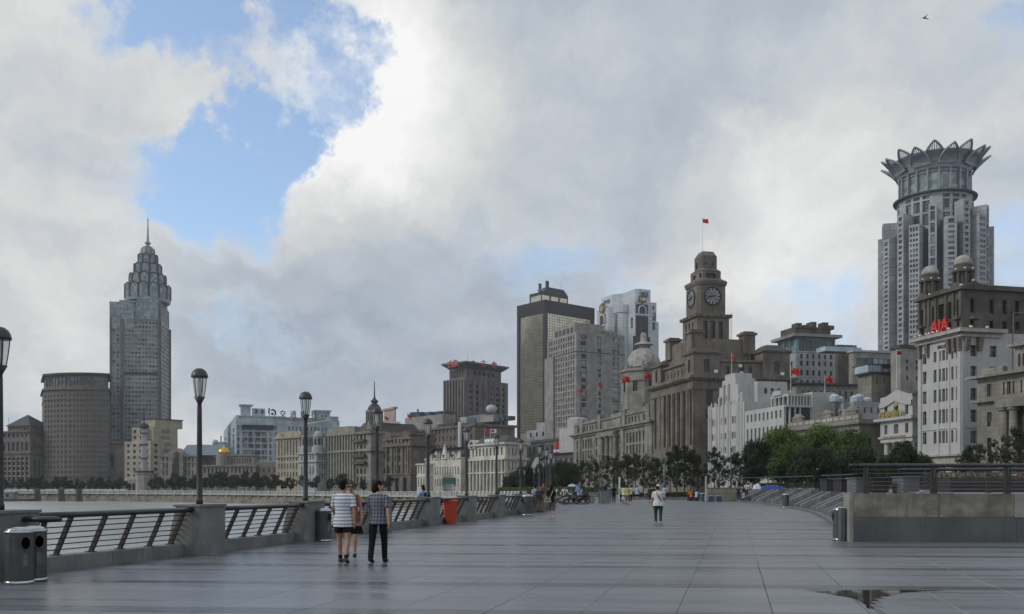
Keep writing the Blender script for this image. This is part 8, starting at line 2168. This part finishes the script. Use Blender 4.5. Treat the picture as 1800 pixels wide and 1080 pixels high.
# ------------------------------------------------------------------ parked motorcycles and scooters
plain('bike_green', (.03, .14, .10), .35, var=.2); plain('bike_dark', (.02, .018, .018), .4, var=.3); plain('bike_red', (.10, .018, .015), .4, var=.3); plain('bike_silver', (.35, .36, .37), .35, .5, var=.2); plain('bike_white', (.6, .6, .6), .35, var=.1)
def scooter(label, px, Y, rz, mat, shield=True, box=False):
    t = thing('motor_scooter', label, 'scooter', (gx(px, Y), Y, 0), rz, 'scooters and motorcycles parked by the bend')
    for x, nm in ((-.62, 'wheel'), (.62, 'wheel')):
        b = MB(); b.lathe([(.17, -.05), (.25, -.05), (.265, 0), (.25, .05), (.17, .05), (.17, -.05)], 18, (0, 0, 0), 0, 0, Matrix.Translation((x, 0, .265)) @ Matrix.Rotation(R(90), 4, 'X'), caps=False); w = b.build('wheel', 'black_rubber', t)
        b = MB(); b.lathe([(.001, -.02), (.17, -.02), (.17, .02), (.001, .02)], 12, (0, 0, 0), 0, 0, Matrix.Translation((x, 0, .265)) @ Matrix.Rotation(R(90), 4, 'X')); b.build('rim', 'bike_silver', w)
    b = MB(); b.loft([(-.85, 0, .62), (-.6, 0, .62), (-.3, 0, .52), (-.05, 0, .35), (.25, 0, .33)], [(.08, .05), (.16, .14), (.17, .18), (.16, .08), (.15, .05)], 12, ref=(0, 1, 0)); b.build('body', mat, t, True)
    b = MB(); b.loft([(.25, 0, .33), (.36, 0, .60), (.46, 0, .95)], [(.15, .05), (.17, .05), (.12, .06)], 12, ref=(0, 1, 0)); b.build('leg_shield', mat, t, True)
    b = MB(); b.loft([(-.80, 0, .74), (-.5, 0, .78), (-.2, 0, .74), (-.05, 0, .70)], [(.10, .04), (.15, .06), (.15, .06), (.10, .03)], 12, ref=(0, 1, 0)); b.build('seat', 'bike_dark', t, True)
    b = MB(); b.loft([(.62, 0, .27), (.52, 0, .7), (.46, 0, 1.0)], .035, 8); b.build('fork', 'bike_silver', t)
    b = MB(); b.loft([(.36, -.34, 1.03), (.45, -.12, 1.02), (.46, 0, .99), (.45, .12, 1.02), (.36, .34, 1.03)], .02, 6); b.build('handlebar', 'bike_dark', t)
    b = MB(); b.ball((.53, 0, .93), (.07, .10, .08), 10, 7); b.build('headlight', 'lamp_white', t)
    b = MB(); b.loft([(.40, 0, .5), (.58, 0, .56), (.78, 0, .48)], [(.07, .02), (.08, .03), (.06, .02)], 8, ref=(0, 1, 0)); b.build('mudguard', mat, t)
    for s in (-1, 1): b = MB(); b.loft([(.40, .30 * s, 1.03), (.40, .36 * s, 1.18)], .008, 5); b.ball((.40, .38 * s, 1.22), (.02, .06, .04), 8, 5); b.build('mirror', 'bike_silver', t)
    if shield: b = MB(); b.loft([(.50, 0, 1.02), (.44, 0, 1.22), (.34, 0, 1.40)], [(.18, .008), (.20, .008), (.15, .008)], 10, ref=(0, 1, 0)); b.build('windscreen', 'bike_silver', t)
    if box: b = MB(); b.hull8([(-1.05, -.2), (-.70, -.2), (-.70, .2), (-1.05, .2)], .78, 1.1); b.build('top_box', 'bike_dark', t)
    b = MB(); b.loft([(-.2, .1, .3), (-.1, .22, .0)], .015, 5); b.build('stand', 'bike_dark', t)
    return t
scooter('white-fronted scooter with a windscreen, nearest the person in black', 985, 82, R(205), 'bike_silver')
scooter('green and white scooter in the middle of the parked motorcycles', 1001, 84, R(165), 'bike_green', True, False)
scooter('dark motorcycle at the right of the parked row', 1014, 83, R(150), 'bike_dark', False, True)
scooter('dark red motorcycle second from the right in the parked row', 1024, 84.5, R(215), 'bike_red', False)
scooter('dark scooter with top box at the back of the parked row', 995, 89, R(190), 'bike_dark', True, True)
scooter('silver scooter at the back right of the parked row', 1010, 90, R(170), 'bike_silver', True)
scooter('grey scooter at the far right of the parked row', 1030, 90, R(185), 'bike_dark', True)
person('person in white helmet and dark jacket sitting among the parked motorcycles', 993, 87, 170, 1.66, ((4, 0), (-4, 5)), ((35, 40, 6), (35, 40, 6)), ('cloth_white', 'short'), ('cloth_black', 'long'), 'shoe_dark', 'hair_black', detail=0, z=.36, sit=70, lean=8, group='riders among the parked motorcycles')
person('person in blue and grey standing behind the parked motorcycles', 1016, 93, 180, 1.78, ((3, 0), (-3, 0)), ((20, 30, 8), (20, 30, 8)), ('cloth_blue', 'long'), ('cloth_grey', 'long'), 'shoe_dark', 'hair_black', detail=0, group='riders among the parked motorcycles')
t = thing('parasol', 'small pale parasol open above the parked motorcycles', 'parasol', (gx(1006, 91), 91, 0)); b = MB(); b.loft([(0, 0, .2), (0, 0, 1.85)], .02, 6); b.build('pole', 'steel_rod', t); b = MB(); b.lathe([(.48, 1.62), (.40, 1.74), (.2, 1.86), (.001, 1.9)], 12, caps=False); b.build('canopy', 'cloth_paleblue', t)

# ------------------------------------------------------------------ haze: damp river air in one closed box round everything
m = bpy.data.materials.new('haze'); m.use_nodes = True; m.node_tree.nodes.clear(); g = NT(m.node_tree)
v = g.node('ShaderNodeVolumePrincipled'); v.inputs['Color'].default_value = (.86, .92, 1.0, 1); v.inputs['Density'].default_value = .00012; v.inputs['Anisotropy'].default_value = 0.0
o = g.node('ShaderNodeOutputMaterial'); g.l.new(v.outputs[0], o.inputs['Volume']); MATS['haze'] = m
b = MB(); b.box(-1260, 1260, -95, 1260, WATER_Z - 2.2, 215)
o = b.build('haze', 'haze', kind='stuff')
